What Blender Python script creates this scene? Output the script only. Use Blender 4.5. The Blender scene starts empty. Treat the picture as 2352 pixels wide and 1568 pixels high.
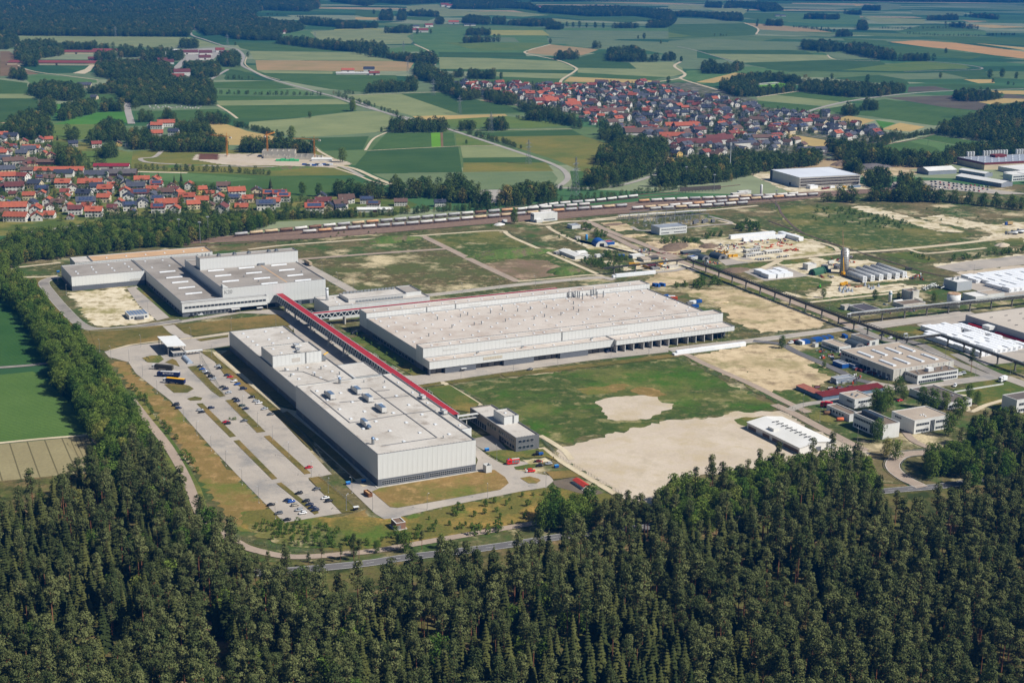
import bpy,math,random
import numpy as np
from mathutils import Matrix,Vector

# -- camera, sky, sun, exposure
SC=bpy.context.scene
COL=SC.collection
CAM_H=290.0
FPX,PITCH,ROLL,GRID=3324.696,0.264791,0.0121072,0.465639
cam_data=bpy.data.cameras.new("camera")
cam_data.sensor_width=36.0
cam_data.lens=36.0*FPX/2352.0
cam_data.clip_start=1.0
cam_data.clip_end=120000.0
cam=bpy.data.objects.new("camera",cam_data)
COL.objects.link(cam)
cam.matrix_world=Matrix.Translation((0,0,CAM_H))@Matrix.Rotation(math.pi/2-PITCH,4,'X')@Matrix.Rotation(ROLL,4,'Z')
SC.camera=cam
TO_SUN=Vector((8.7,-3.0,9.4)).normalized()
SUN_EL=math.asin(TO_SUN.z)
world=bpy.data.worlds.new("World")
SC.world=world
world.use_nodes=True
wn=world.node_tree
sky=wn.nodes.new('ShaderNodeTexSky')
sky.sky_type='NISHITA'
sky.sun_disc=False
sky.sun_elevation=SUN_EL
sky.sun_rotation=math.atan2(TO_SUN.x,TO_SUN.y)
sky.air_density,sky.dust_density,sky.ozone_density=1.0,0.6,1.5
bg=wn.nodes['Background']
wn.links.new(sky.outputs[0],bg.inputs[0])
bg.inputs[1].default_value=0.05
sun_d=bpy.data.lights.new("sun",'SUN')
sun_d.energy=5.0
sun_d.angle=math.radians(0.53)
sun_d.color=(1.0,0.965,0.92)
sun=bpy.data.objects.new("sun",sun_d)
COL.objects.link(sun)
sun.rotation_euler=TO_SUN.to_track_quat('Z','Y').to_euler()
sun.location=TO_SUN*3000
SC.view_settings.view_transform='Standard'
SC.view_settings.look='None'
SC.view_settings.exposure=0.25
SC.view_settings.gamma=1.0
SC.view_settings.use_curve_mapping=False
SC.cycles.max_bounces=4
SC.cycles.diffuse_bounces=1
SC.cycles.glossy_bounces=2
SC.cycles.transmission_bounces=2
SC.cycles.volume_bounces=0
SC.cycles.transparent_max_bounces=4
RNG=random.Random(7)
NR=np.random.default_rng(11)

# -- survey: reading points on the ground plan
OFF=dict(A=(0,0),B=(940,0),C=(1880,0),D=(0,630),E=(800,630),F=(1880,630),G=(0,1260),H=(940,1200),I=(1880,1260),J=(1700,740),K=(1200,540),L=(1000,1200),M=(1560,560),N=(2080,640),Q=(2280,740),R=(380,380),S=(2280,380))
cR,sR,cP,sP=math.cos(ROLL),math.sin(ROLL),math.cos(PITCH),math.sin(PITCH)
UX=Vector((math.cos(GRID),math.sin(GRID),0))
VX=Vector((-math.sin(GRID),math.cos(GRID),0))
def sheet(t,x,y):
 if t=='P':
  return x,y
 o=OFF[t]
 k=.347222 if t in 'ABCDEFGHI' else .208333
 return o[0]*.816667+x*k,o[1]*.816667+y*k
def W(t,x,y,z=0.0):
 X,Y=sheet(t,x,y)
 X-=1176;Y-=784
 X,Y=cR*X+sR*Y,-sR*X+cR*Y
 d=(X,cP*FPX-sP*Y,-sP*FPX-cP*Y)
 k=(z-CAM_H)/d[2]
 return Vector((d[0]*k,d[1]*k,z))
O0=W('H',290,398)
def UV(u,v,z=0.0):
 """site grid (metres east and north of the assembly hall's near corner) to world"""
 p=O0+UX*u+VX*v
 return Vector((p.x,p.y,z))
def to_uv(p):
 d=p-O0
 return d.dot(UX),d.dot(VX)
def G(t,x,y,z=0.0):
 return to_uv(W(t,x,y,z))
def in_view(x,y,z=0.0,m=60):
 zz=z-CAM_H
 zc=y*cP-zz*sP
 if zc<5:
  return False
 X,Y=FPX*x/zc,-FPX*(y*sP+zz*cP)/zc
 mm=m*FPX/zc
 return abs(X)<1176+mm and-784-mm<Y<784+mm

# -- materials
MATS={}
def lin(c):
 return tuple(((v/255)/12.92 if v/255<=.04045 else((v/255+.055)/1.055)**2.4)for v in c)+(1.0,)
def mix_node(nt,fac,a,b,mode='MIX'):
 n=nt.nodes.new('ShaderNodeMix')
 n.data_type='RGBA'
 n.blend_type=mode
 for sock,v in((n.inputs[0],fac),(n.inputs[6],a),(n.inputs[7],b)):
  if hasattr(v,'links')or isinstance(v,bpy.types.NodeSocket):
   nt.links.new(v,sock)
  else:
   sock.default_value=v
 return n.outputs[2]
def math_node(nt,op,a,b=0.0,c=None):
 n=nt.nodes.new('ShaderNodeMath')
 n.operation=op
 for i,v in enumerate((a,b)if c is None else(a,b,c)):
  if isinstance(v,bpy.types.NodeSocket):
   nt.links.new(v,n.inputs[i])
  else:
   n.inputs[i].default_value=v
 return n.outputs[0]
def noise(nt,vec,scale,detail=4.0,rough=.6,lo=.3,hi=.7):
 n=nt.nodes.new('ShaderNodeTexNoise')
 n.inputs['Scale'].default_value=scale
 n.inputs['Detail'].default_value=detail
 n.inputs['Roughness'].default_value=rough
 nt.links.new(vec,n.inputs['Vector'])
 r=nt.nodes.new('ShaderNodeMapRange')
 r.inputs[1].default_value=.5+(lo-.5)*.55-.03
 r.inputs[2].default_value=.5+(hi-.5)*.55+.03
 nt.links.new(n.outputs['Fac'],r.inputs[0])
 return r.outputs[0]
def coords(nt,kind='Object',rot=0.0,scale=None):
 tc=nt.nodes.new('ShaderNodeTexCoord')
 out=tc.outputs[kind]
 if rot or scale:
  m=nt.nodes.new('ShaderNodeMapping')
  m.inputs['Rotation'].default_value=(0,0,rot)
  if scale:
   m.inputs['Scale'].default_value=scale
  nt.links.new(out,m.inputs['Vector'])
  out=m.outputs[0]
 return out
def mat(name,c1,c2=None,scale=.05,fine=None,rough=.9,metal=0.0,spec=.25,patches=None,rows=None,joints=None,rand=0.0,bump=0.0,contrast=(.3,.7),streak=None):
 """procedural surface: c1/c2 mottled at `scale` (1/m), fine grain, bare patches, crop rows, joints"""
 if name in MATS:
  return MATS[name]
 m=bpy.data.materials.new(name)
 m.use_nodes=True
 nt=m.node_tree
 bs=nt.nodes['Principled BSDF']
 bs.inputs['Roughness'].default_value=rough
 bs.inputs['Metallic'].default_value=metal
 bs.inputs['Specular IOR Level'].default_value=spec
 vec=coords(nt)
 col=lin(c1)
 if c2 is not None:
  col=mix_node(nt,noise(nt,vec,scale,5,.62,*contrast),lin(c1),lin(c2))
 for(pc,ps,lo,hi)in(patches or[]):
  col=mix_node(nt,noise(nt,vec,ps,6,.65,lo,hi),col,lin(pc))
 if rows:
  ang,per,wid,rc,strength=rows
  rv=coords(nt,'Object',ang)
  sx=nt.nodes.new('ShaderNodeSeparateXYZ')
  nt.links.new(rv,sx.inputs[0])
  f=math_node(nt,'FRACT',math_node(nt,'MULTIPLY',sx.outputs[0],1.0/per))
  f=math_node(nt,'LESS_THAN',f,wid/per)
  f=math_node(nt,'MULTIPLY',f,strength)
  col=mix_node(nt,f,col,lin(rc))
 if joints:
  px,py,w,jc,strength=joints
  sx=nt.nodes.new('ShaderNodeSeparateXYZ')
  nt.links.new(vec,sx.inputs[0])
  for k,per in((0,px),(1,py)):
   if per:
    f=math_node(nt,'FRACT',math_node(nt,'MULTIPLY',sx.outputs[k],1.0/per))
    f=math_node(nt,'MULTIPLY',math_node(nt,'LESS_THAN',f,w/per),strength)
    col=mix_node(nt,f,col,lin(jc))
 if streak:
  sc_,amt=streak
  sv=coords(nt,'Object',0,(1,1,.06))
  f=noise(nt,sv,sc_,4,.6,.35,.75)
  col=mix_node(nt,math_node(nt,'MULTIPLY',f,amt),col,(.1,.095,.085,1))
 if fine:
  fs,amt=fine
  f=noise(nt,vec,fs,3,.7,.1,.9)
  amt*=1.5
  v=nt.nodes.new('ShaderNodeHueSaturation')
  nt.links.new(math_node(nt,'MULTIPLY_ADD',f,amt*2,1-amt),v.inputs['Value'])
  if isinstance(col,bpy.types.NodeSocket):
   nt.links.new(col,v.inputs['Color'])
  else:
   v.inputs['Color'].default_value=col
  col=v.outputs[0]
 if rand:
  oi=nt.nodes.new('ShaderNodeObjectInfo')
  v=nt.nodes.new('ShaderNodeHueSaturation')
  nt.links.new(math_node(nt,'MULTIPLY_ADD',oi.outputs['Random'],rand*2,1-rand),v.inputs['Value'])
  if isinstance(col,bpy.types.NodeSocket):
   nt.links.new(col,v.inputs['Color'])
  else:
   v.inputs['Color'].default_value=col
  col=v.outputs[0]
 if isinstance(col,bpy.types.NodeSocket):
  nt.links.new(col,bs.inputs['Base Color'])
 else:
  bs.inputs['Base Color'].default_value=col
 if bump:
  b=nt.nodes.new('ShaderNodeBump')
  b.inputs['Strength'].default_value=bump
  b.inputs['Distance'].default_value=.4
  nt.links.new(noise(nt,vec,(fine or(.5,0))[0],4,.7,0,1),b.inputs['Height'])
  nt.links.new(b.outputs[0],bs.inputs['Normal'])
 MATS[name]=m
 return m
def leafmat(name,ca,cb,cc=None,trans=.22):
 """foliage: hue varies from plant to plant and from clump to clump; some light passes through the leaves"""
 if name in MATS:
  return MATS[name]
 m=bpy.data.materials.new(name)
 m.use_nodes=True
 nt=m.node_tree
 nt.nodes.remove(nt.nodes['Principled BSDF'])
 oi=nt.nodes.new('ShaderNodeObjectInfo')
 ramp=nt.nodes.new('ShaderNodeValToRGB')
 ramp.color_ramp.elements[0].color=lin(ca)
 ramp.color_ramp.elements[1].color=lin(cb)
 if cc:
  e=ramp.color_ramp.elements.new(.93)
  e.color=lin(cb)
  ramp.color_ramp.elements[2].color=lin(cc)
 nt.links.new(oi.outputs['Random'],ramp.inputs[0])
 f=noise(nt,coords(nt),.45,3,.6,.3,.7)
 v=nt.nodes.new('ShaderNodeHueSaturation')
 nt.links.new(math_node(nt,'MULTIPLY_ADD',f,.5,.75),v.inputs['Value'])
 nt.links.new(ramp.outputs[0],v.inputs['Color'])
 d=nt.nodes.new('ShaderNodeBsdfDiffuse')
 t=nt.nodes.new('ShaderNodeBsdfTranslucent')
 nt.links.new(v.outputs[0],d.inputs[0])
 nt.links.new(v.outputs[0],t.inputs[0])
 mx=nt.nodes.new('ShaderNodeMixShader')
 mx.inputs[0].default_value=trans
 nt.links.new(d.outputs[0],mx.inputs[1])
 nt.links.new(t.outputs[0],mx.inputs[2])
 nt.links.new(mx.outputs[0],nt.nodes['Material Output'].inputs[0])
 MATS[name]=m
 return m

# -- mesh helpers
class MB:
 def __init__(s):
  s.v,s.f,s.m=[],[],[]
 def add(s,vs,fs,mi=0):
  o=len(s.v)
  s.v+=[tuple(p)for p in vs]
  s.f+=[tuple(i+o for i in f)for f in fs]
  s.m+=[mi]*len(fs)
  return s
 def box(s,x0,x1,y0,y1,z0,z1,mi=0):
  return s.add([(x0,y0,z0),(x1,y0,z0),(x1,y1,z0),(x0,y1,z0),(x0,y0,z1),(x1,y0,z1),(x1,y1,z1),(x0,y1,z1)],[(0,3,2,1),(4,5,6,7),(0,1,5,4),(1,2,6,5),(2,3,7,6),(3,0,4,7)],mi)
 def prism(s,pts,z0,z1,mi=0):
  n=len(pts)
  a=sum(pts[i][0]*pts[(i+1)%n][1]-pts[(i+1)%n][0]*pts[i][1]for i in range(n))
  if a<0:
   pts=pts[::-1]
  return s.add([(p[0],p[1],z0)for p in pts]+[(p[0],p[1],z1)for p in pts],[tuple(range(n))[::-1],tuple(range(n,2*n))]+[(i,(i+1)%n,n+(i+1)%n,n+i)for i in range(n)],mi)
 def cyl(s,x,y,z0,z1,r0,r1=None,n=10,mi=0):
  r1=r0 if r1 is None else r1
  c=[(math.cos(2*math.pi*i/n),math.sin(2*math.pi*i/n))for i in range(n)]
  return s.add([(x+r0*a,y+r0*b,z0)for a,b in c]+[(x+r1*a,y+r1*b,z1)for a,b in c],[tuple(range(n))[::-1],tuple(range(n,2*n))]+[(i,(i+1)%n,n+(i+1)%n,n+i)for i in range(n)],mi)
 def bar(s,a,b,w,h=None,mi=0):
  a,b=Vector(a),Vector(b)
  h=w if h is None else h
  d=(b-a)
  if d.length<1e-6:
   return s
  d.normalize()
  side=d.cross(Vector((0,0,1)))
  side=Vector((1,0,0))if side.length<1e-3 else side.normalized()
  up=side.cross(d)
  side*=w/2
  up*=h/2
  vs=[p+i*side+j*up for p in(a,b)for i,j in((-1,-1),(1,-1),(1,1),(-1,1))]
  return s.add(vs,[(0,1,2,3),(7,6,5,4),(0,4,5,1),(1,5,6,2),(2,6,7,3),(3,7,4,0)],mi)
 def tube(s,a,b,r,n=10,mi=0,cap=0.0,r1=None):
  a,b=Vector(a),Vector(b)
  r1=r if r1 is None else r1
  d=(b-a).normalized()
  side=d.cross(Vector((0,0,1)))
  side=Vector((1,0,0))if side.length<1e-3 else side.normalized()
  up=side.cross(d)
  rings=[(a,r),(b,r1)]
  if cap:
   rings=[(a-d*cap,r*.45),(a-d*cap*.45,r*.85),(a,r),(b,r1),(b+d*cap*.45,r1*.85),(b+d*cap,r1*.45)]
  vs=[]
  for c,q in rings:
   vs+=[c+side*q*math.cos(2*math.pi*i/n)+up*q*math.sin(2*math.pi*i/n)for i in range(n)]
  k=len(rings)
  fs=[tuple(range(n)),tuple(range((k-1)*n,k*n))[::-1]]
  for j in range(k-1):
   fs+=[(j*n+i,(j+1)*n+i,(j+1)*n+(i+1)%n,j*n+(i+1)%n)for i in range(n)]
  return s.add(vs,fs,mi)
 def arch(s,x0,x1,y0,y1,r_h,n=10,mi=0,z0=0.0):
  """barrel vault along y, springing from z0"""
  cx,rx=(x0+x1)/2,(x1-x0)/2
  ring=[(cx-rx*math.cos(math.pi*i/n),z0+r_h*math.sin(math.pi*i/n))for i in range(n+1)]
  vs=[(a,y0,b)for a,b in ring]+[(a,y1,b)for a,b in ring]
  k=n+1
  fs=[(i,i+1,k+i+1,k+i)for i in range(n)]+[tuple(range(k))[::-1],tuple(range(k,2*k))]
  return s.add(vs,fs,mi)
 def gable(s,x0,x1,y0,y1,z0,zr,over=.4,th=.22,axis='x',mi=0):
  """two roof slabs with thickness, ridge along axis"""
  if axis=='x':
   ym=(y0+y1)/2
   sl=(zr-z0)/(ym-y0)
   for ya,sg in((y0-over,1),(y1+over,-1)):
    za=z0-over*sl
    vs=[(x0-over,ya,za),(x1+over,ya,za),(x1+over,ym,zr),(x0-over,ym,zr)]
    vs+=[(a,b,c+th)for a,b,c in vs]
    f=[(0,3,2,1),(4,5,6,7),(0,1,5,4),(1,2,6,5),(2,3,7,6),(3,0,4,7)]
    s.add(vs,f if sg>0 else[q[::-1]for q in f],mi)
  else:
   t=MB().gable(y0,y1,x0,x1,z0,zr,over,th,'x')
   s.add([(b,a,c)for a,b,c in t.v],[q[::-1]for q in t.f],mi)
  return s
 def mesh(s,name,mats):
  me=bpy.data.meshes.new(name)
  me.from_pydata(s.v,[],s.f)
  for mm in(mats if isinstance(mats,(list,tuple))else[mats]):
   me.materials.append(mm)
  if any(s.m):
   me.polygons.foreach_set('material_index',s.m)
  me.update()
  return me
 def build(s,name,mats,parent=None,loc=None,rot=None):
  return obj(name,s.mesh(name,mats),parent,loc,rot)
def obj(name,me,parent=None,loc=None,rot=None):
 o=bpy.data.objects.new(name,me)
 COL.objects.link(o)
 if parent is not None:
  o.parent=parent
 if loc is not None:
  o.location=loc
 if rot is not None:
  o.rotation_euler=(0,0,rot)
 return o
LABELS={}
def tag(o,label=None,cat=None,group=None,kind=None):
 if label:
  o['label']=label
 if cat:
  o['category']=cat
 if group:
  o['group']=group
 if kind:
  o['kind']=kind
 return o
def thing(name,label,cat,loc=(0,0,0),rot=0.0,group=None,s=1.0):
 e=bpy.data.objects.new(name,None)
 e.empty_display_size=1.0
 COL.objects.link(e)
 e.location=loc
 e.rotation_euler=(0,0,rot)
 if s!=1.0:
  e.scale=(s,s,s)if not isinstance(s,tuple)else s
 return tag(e,label,cat,group)
def copy_tree(o,parent=None):
 c=o.copy()
 COL.objects.link(c)
 if parent is not None:
  c.parent=parent
 for ch in KIDS.get(o.name,[]):
  copy_tree(ch,c)
 return c
KIDS={}
def note_kids(root):
 """remember a prototype's parts so copies do not have to search the scene"""
 KIDS[root.name]=[c for c in root.children]
 for c in root.children:
  note_kids(c)
 return root
def smooth(o):
 o.data.polygons.foreach_set('use_smooth',[True]*len(o.data.polygons))
 return o
def setmat(o,m,slot=0):
 o.material_slots[slot].link='OBJECT'
 o.material_slots[slot].material=m
LAYER=dict(base=0.0,field=.06,patch=.16,pad=.24,road=.32,lawn=.40,mark=.46)
_cnt={}
RAGGED={'bare_chalk','dry_patch','sand_lot','chalk_yard','gravel_lot','bare_soil','pasture','grass_patch','gravel_strip','meadow','sand_strip','building_site','construction_ground','parched_slope','plantation'}
def flat(name,pts,m,layer='field',label=None,step=.0012):
 """a level sheet of ground (field, lawn, yard, carriageway) from world points"""
 k=_cnt.get(layer,0)
 _cnt[layer]=k+1
 z=LAYER[layer]+(k%60)*step
 pts=[(p[0],p[1])for p in pts]
 if name in RAGGED:
  q=[]
  for(x0,y0),(x1,y1)in zip(pts,pts[1:]+pts[:1]):
   L=math.hypot(x1-x0,y1-y0)
   s=max(1,min(30,int(L/3)))
   am=min(2.8,L*.08)
   for i in range(s):
    t=i/s
    j=RNG.uniform(-am,am)
    q.append((x0+(x1-x0)*t-(y1-y0)/max(L,.1)*j,y0+(y1-y0)*t+(x1-x0)/max(L,.1)*j))
  pts=q
 n=len(pts)
 a=sum(pts[i][0]*pts[(i+1)%n][1]-pts[(i+1)%n][0]*pts[i][1]for i in range(n))
 if a<0:
  pts=pts[::-1]
 me=bpy.data.meshes.new(name)
 me.from_pydata([(x,y,z)for x,y in pts],[],[tuple(range(n))])
 me.materials.append(m)
 o=obj(name,me)
 return tag(o,label,None,None,'structure')
def curve_pts(pts,sub=5):
 """Catmull-Rom through plan points"""
 if len(pts)<3:
  return[Vector((p[0],p[1],0))for p in pts]
 P=[Vector((p[0],p[1],0))for p in pts]
 P=[2*P[0]-P[1]]+P+[2*P[-1]-P[-2]]
 out=[]
 for i in range(1,len(P)-2):
  for j in range(sub):
   t=j/sub
   a,b,c,d=P[i-1:i+3]
   out.append(.5*((2*b)+(c-a)*t+(2*a-5*b+4*c-d)*t*t+(3*b-a-3*c+d)*t**3))
 out.append(P[-2])
 return out
def ribbon(pts,width,z,h=0.0,off=0.0):
 mb=MB()
 n=len(pts)
 L,Rr=[],[]
 for i,p in enumerate(pts):
  d=(pts[min(i+1,n-1)]-pts[max(i-1,0)]).normalized()
  s=Vector((-d.y,d.x,0))
  L.append(p+s*(off+width/2))
  Rr.append(p+s*(off-width/2))
 vs=[(p.x,p.y,z+h)for p in L]+[(p.x,p.y,z+h)for p in Rr]
 fs=[(i,n+i,n+i+1,i+1)for i in range(n-1)]
 if h:
  k=len(vs)
  vs+=[(p.x,p.y,0)for p in L]+[(p.x,p.y,0)for p in Rr]
  fs+=[(k+i,i,i+1,k+i+1)for i in range(n-1)]+[(n+i,k+n+i,k+n+i+1,n+i+1)for i in range(n-1)]
 return mb.add(vs,fs)
def road(name,pts,width,m,layer='road',label=None,kerb=None,sub=5,dash=None,edge=None):
 """carriageway along plan points, with raised kerbs, edge lines and a broken centre line where the photo shows them"""
 k=_cnt.get(layer,0)
 _cnt[layer]=k+1
 z=LAYER[layer]+(k%60)*.0012
 c=curve_pts(pts,sub)
 o=ribbon(c,width,z).build(name,m)
 tag(o,label,None,None,'structure')
 if kerb:
  for sd in(-1,1):
   tag(ribbon(c,.35,LAYER['road'],.12,sd*(width/2+.15)).build('kerb',kerb,o),kind='structure')
 if edge:
  for sd in(-1,1):
   ribbon(c,edge,z+.02,0,sd*(width/2-.35)).build('edge_line',MARK,o)
 if dash:
  mb=MB()
  acc=0.0
  for a,b in zip(c[:-1],c[1:]):
   d=b-a
   L=d.length
   d.normalize()
   t=0.0
   while t<L:
    if(acc+t)%12<4:
     e=min(t+2,L)
     p,q=a+d*t,a+d*e
     sd=Vector((-d.y,d.x,0))*.09
     mb.add([(p-sd).to_tuple()[:2]+(z+.02,),(q-sd).to_tuple()[:2]+(z+.02,),(q+sd).to_tuple()[:2]+(z+.02,),(p+sd).to_tuple()[:2]+(z+.02,)],[(0,1,2,3)])
    t+=2
   acc+=L
  tag(mb.build('centre_line',MARK,o),kind='stuff')
 return o
MARK=mat('road_paint',(222,220,212),(190,188,180),.4)
KERB=mat('kerb_concrete',(205,200,188),(180,174,162),.3)

# -- ground, fields
def base_ground():
 m=bpy.data.materials.new('countryside')
 m.use_nodes=True
 nt=m.node_tree
 bs=nt.nodes['Principled BSDF']
 bs.inputs['Roughness'].default_value=.95
 bs.inputs['Specular IOR Level'].default_value=.1
 vec=coords(nt,'Object',.35,(1/420,1/170,1))
 vo=nt.nodes.new('ShaderNodeTexVoronoi')
 vo.voronoi_dimensions='2D'
 vo.inputs['Scale'].default_value=1.0
 vo.inputs['Randomness'].default_value=.8
 nt.links.new(vec,vo.inputs['Vector'])
 sp=nt.nodes.new('ShaderNodeSeparateColor')
 nt.links.new(vo.outputs['Color'],sp.inputs[0])
 rp=nt.nodes.new('ShaderNodeValToRGB')
 rp.color_ramp.interpolation='CONSTANT'
 cols=[(0,(62,94,54)),(.2,(104,120,84)),(.38,(52,84,50)),(.55,(92,112,66)),(.7,(132,140,106)),(.84,(70,104,62)),(.95,(168,146,110))]
 el=rp.color_ramp.elements
 while len(el)<len(cols):
  el.new(.5)
 for e,(p,c)in zip(el,cols):
  e.position=p
  e.color=lin(c)
 nt.links.new(sp.outputs[0],rp.inputs[0])
 n=noise(nt,coords(nt),.02,5,.65,.2,.8)
 v=nt.nodes.new('ShaderNodeHueSaturation')
 nt.links.new(math_node(nt,'MULTIPLY_ADD',n,.3,.85),v.inputs['Value'])
 nt.links.new(rp.outputs[0],v.inputs['Color'])
 nt.links.new(v.outputs[0],bs.inputs['Base Color'])
 me=bpy.data.meshes.new('ground')
 R=60000
 me.from_pydata([(-R,-2000,0),(R,-2000,0),(R,R,0),(-R,R,0)],[],[(0,1,2,3)])
 me.materials.append(m)
 tag(obj('ground',me),'flat farmland patchwork reaching to the horizon',kind='structure')
base_ground()
FM={}
def fmat(key):
 if key in FM:
  return FM[key]
 spec=dict(dark=((62,90,50),(72,98,56)),green=((70,98,52),(82,108,60)),mid=((84,116,70),(98,126,80)),bright=((74,124,48),(88,134,58)),pale=((146,152,112),(128,138,100)),grey=((106,124,92),(118,132,100)),tan=((196,168,116),(178,156,110)),pinkish=((176,148,114),(158,140,104)),brown=((136,112,88),(122,102,80)),lime=((112,164,46),(100,150,44)),meadow=((96,118,60),(114,126,68)),dry=((132,124,66),(100,112,56)),plough=((92,84,78),(106,98,90)),olive=((108,124,62),(92,116,60)),yellow=((166,160,96),(150,150,90)),orange=((206,158,108),(190,150,104)))
 a,b=[(int(q[0]*.95),int(q[1]*.95),int(q[2]*.86))for q in spec[key]]
 ang=dict(dark=1.2,green=.5,pale=.9,mid=.3,grey=1.0).get(key,.6)
 FM[key]=mat('crop_'+key,a,b,.012,fine=(.35,.10),rough=.95,spec=.1,rows=(ang,27,1.3,tuple(int(q*.78)for q in a),.45))
 return FM[key]
def fields(t,lst):
 for key,pts in lst:
  flat('field',[W(t,x,y)for x,y in pts],fmat(key),'field')
fields('A',[('pale',[(105,232),(1255,247),(1330,265),(1440,300),(1330,310),(1000,312),(600,305),(300,285),(130,295),(100,270)]),('brown',[(0,340),(60,340),(110,370),(125,430),(190,470),(260,490),(0,505)]),('mid',[(150,510),(260,492),(640,530),(640,548),(210,560)]),('green',[(-60,520),(180,550),(180,590),(190,622),(-60,622)]),('pale',[(-60,622),(190,622),(240,650),(-60,652)]),('dark',[(-60,652),(245,655),(280,720),(200,760),(60,810),(-60,810)]),('green',[(555,625),(770,625),(770,665),(640,690),(540,690)]),('bright',[(345,690),(490,685),(560,760),(480,800),(380,790),(350,720)]),('green',[(640,690),(740,660),(820,670),(830,740),(640,745)]),('bright',[(500,790),(640,745),(830,740),(845,815),(640,825),(350,822)]),('meadow',[(350,825),(650,822),(660,900),(560,920),(430,930),(340,930)]),('green',[(885,738),(1440,722),(1560,787),(1300,795),(900,800)]),('green',[(1415,632),(2140,636),(2230,655),(1430,668)]),('pale',[(1430,668),(2230,655),(2310,690),(1455,700)]),('green',[(1455,700),(2310,690),(2360,735),(1990,775),(1580,787)]),('dark',[(1530,790),(1990,778),(1960,800),(1680,810),(1560,808)]),('pale',[(1650,808),(1950,785),(2360,738),(2540,735),(2610,790),(2550,870),(2250,895),(1980,910),(1900,895),(1750,875),(1640,845)]),('tan',[(1365,805),(1450,810),(1560,840),(1640,870),(1760,890),(1890,920),(1870,960),(1430,960),(1400,880)]),('dark',[(2000,915),(2360,905),(2440,902),(2400,990),(2140,1000),(2080,955)]),('pale',[(1650,340),(2352,350),(2600,395),(2600,405),(1680,395)]),('pinkish',[(1690,400),(2600,405),(2740,415),(2700,470),(2352,475),(1990,468),(1700,465)]),('pale',[(1700,465),(2200,475),(2200,490),(1760,487)]),('green',[(1700,484),(2200,490),(2620,500),(2650,600),(2400,610),(2180,590),(1930,545),(1790,510)]),('mid',[(1870,212),(2060,200),(2130,270),(1870,265)]),('pale',[(2050,212),(2400,190),(2780,225),(2720,290),(2352,300),(2120,275)]),('green',[(1560,285),(1880,280),(2352,345),(1660,337),(1590,320)]),('dark',[(1480,520),(1520,458),(1600,470),(1740,525),(1500,530)]),('green',[(1390,545),(1800,535),(1960,582),(1800,592),(1400,585)]),('mid',[(1420,592),(1960,590),(2100,630),(1420,630)]),('green',[(860,1135),(1200,1130),(1700,1165),(2100,1172),(2352,1190),(2500,1260),(2352,1280),(1950,1300),(1700,1260),(1250,1230),(940,1210)]),('mid',[(945,1145),(1250,1148),(1700,1185),(1500,1205),(960,1195)]),('meadow',[(500,1000),(900,1005),(960,1090),(900,1115),(560,1090)]),('dry',[(880,1000),(1100,990),(2120,1000),(2300,1090),(2360,1160),(1800,1165),(860,1128)]),])
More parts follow.
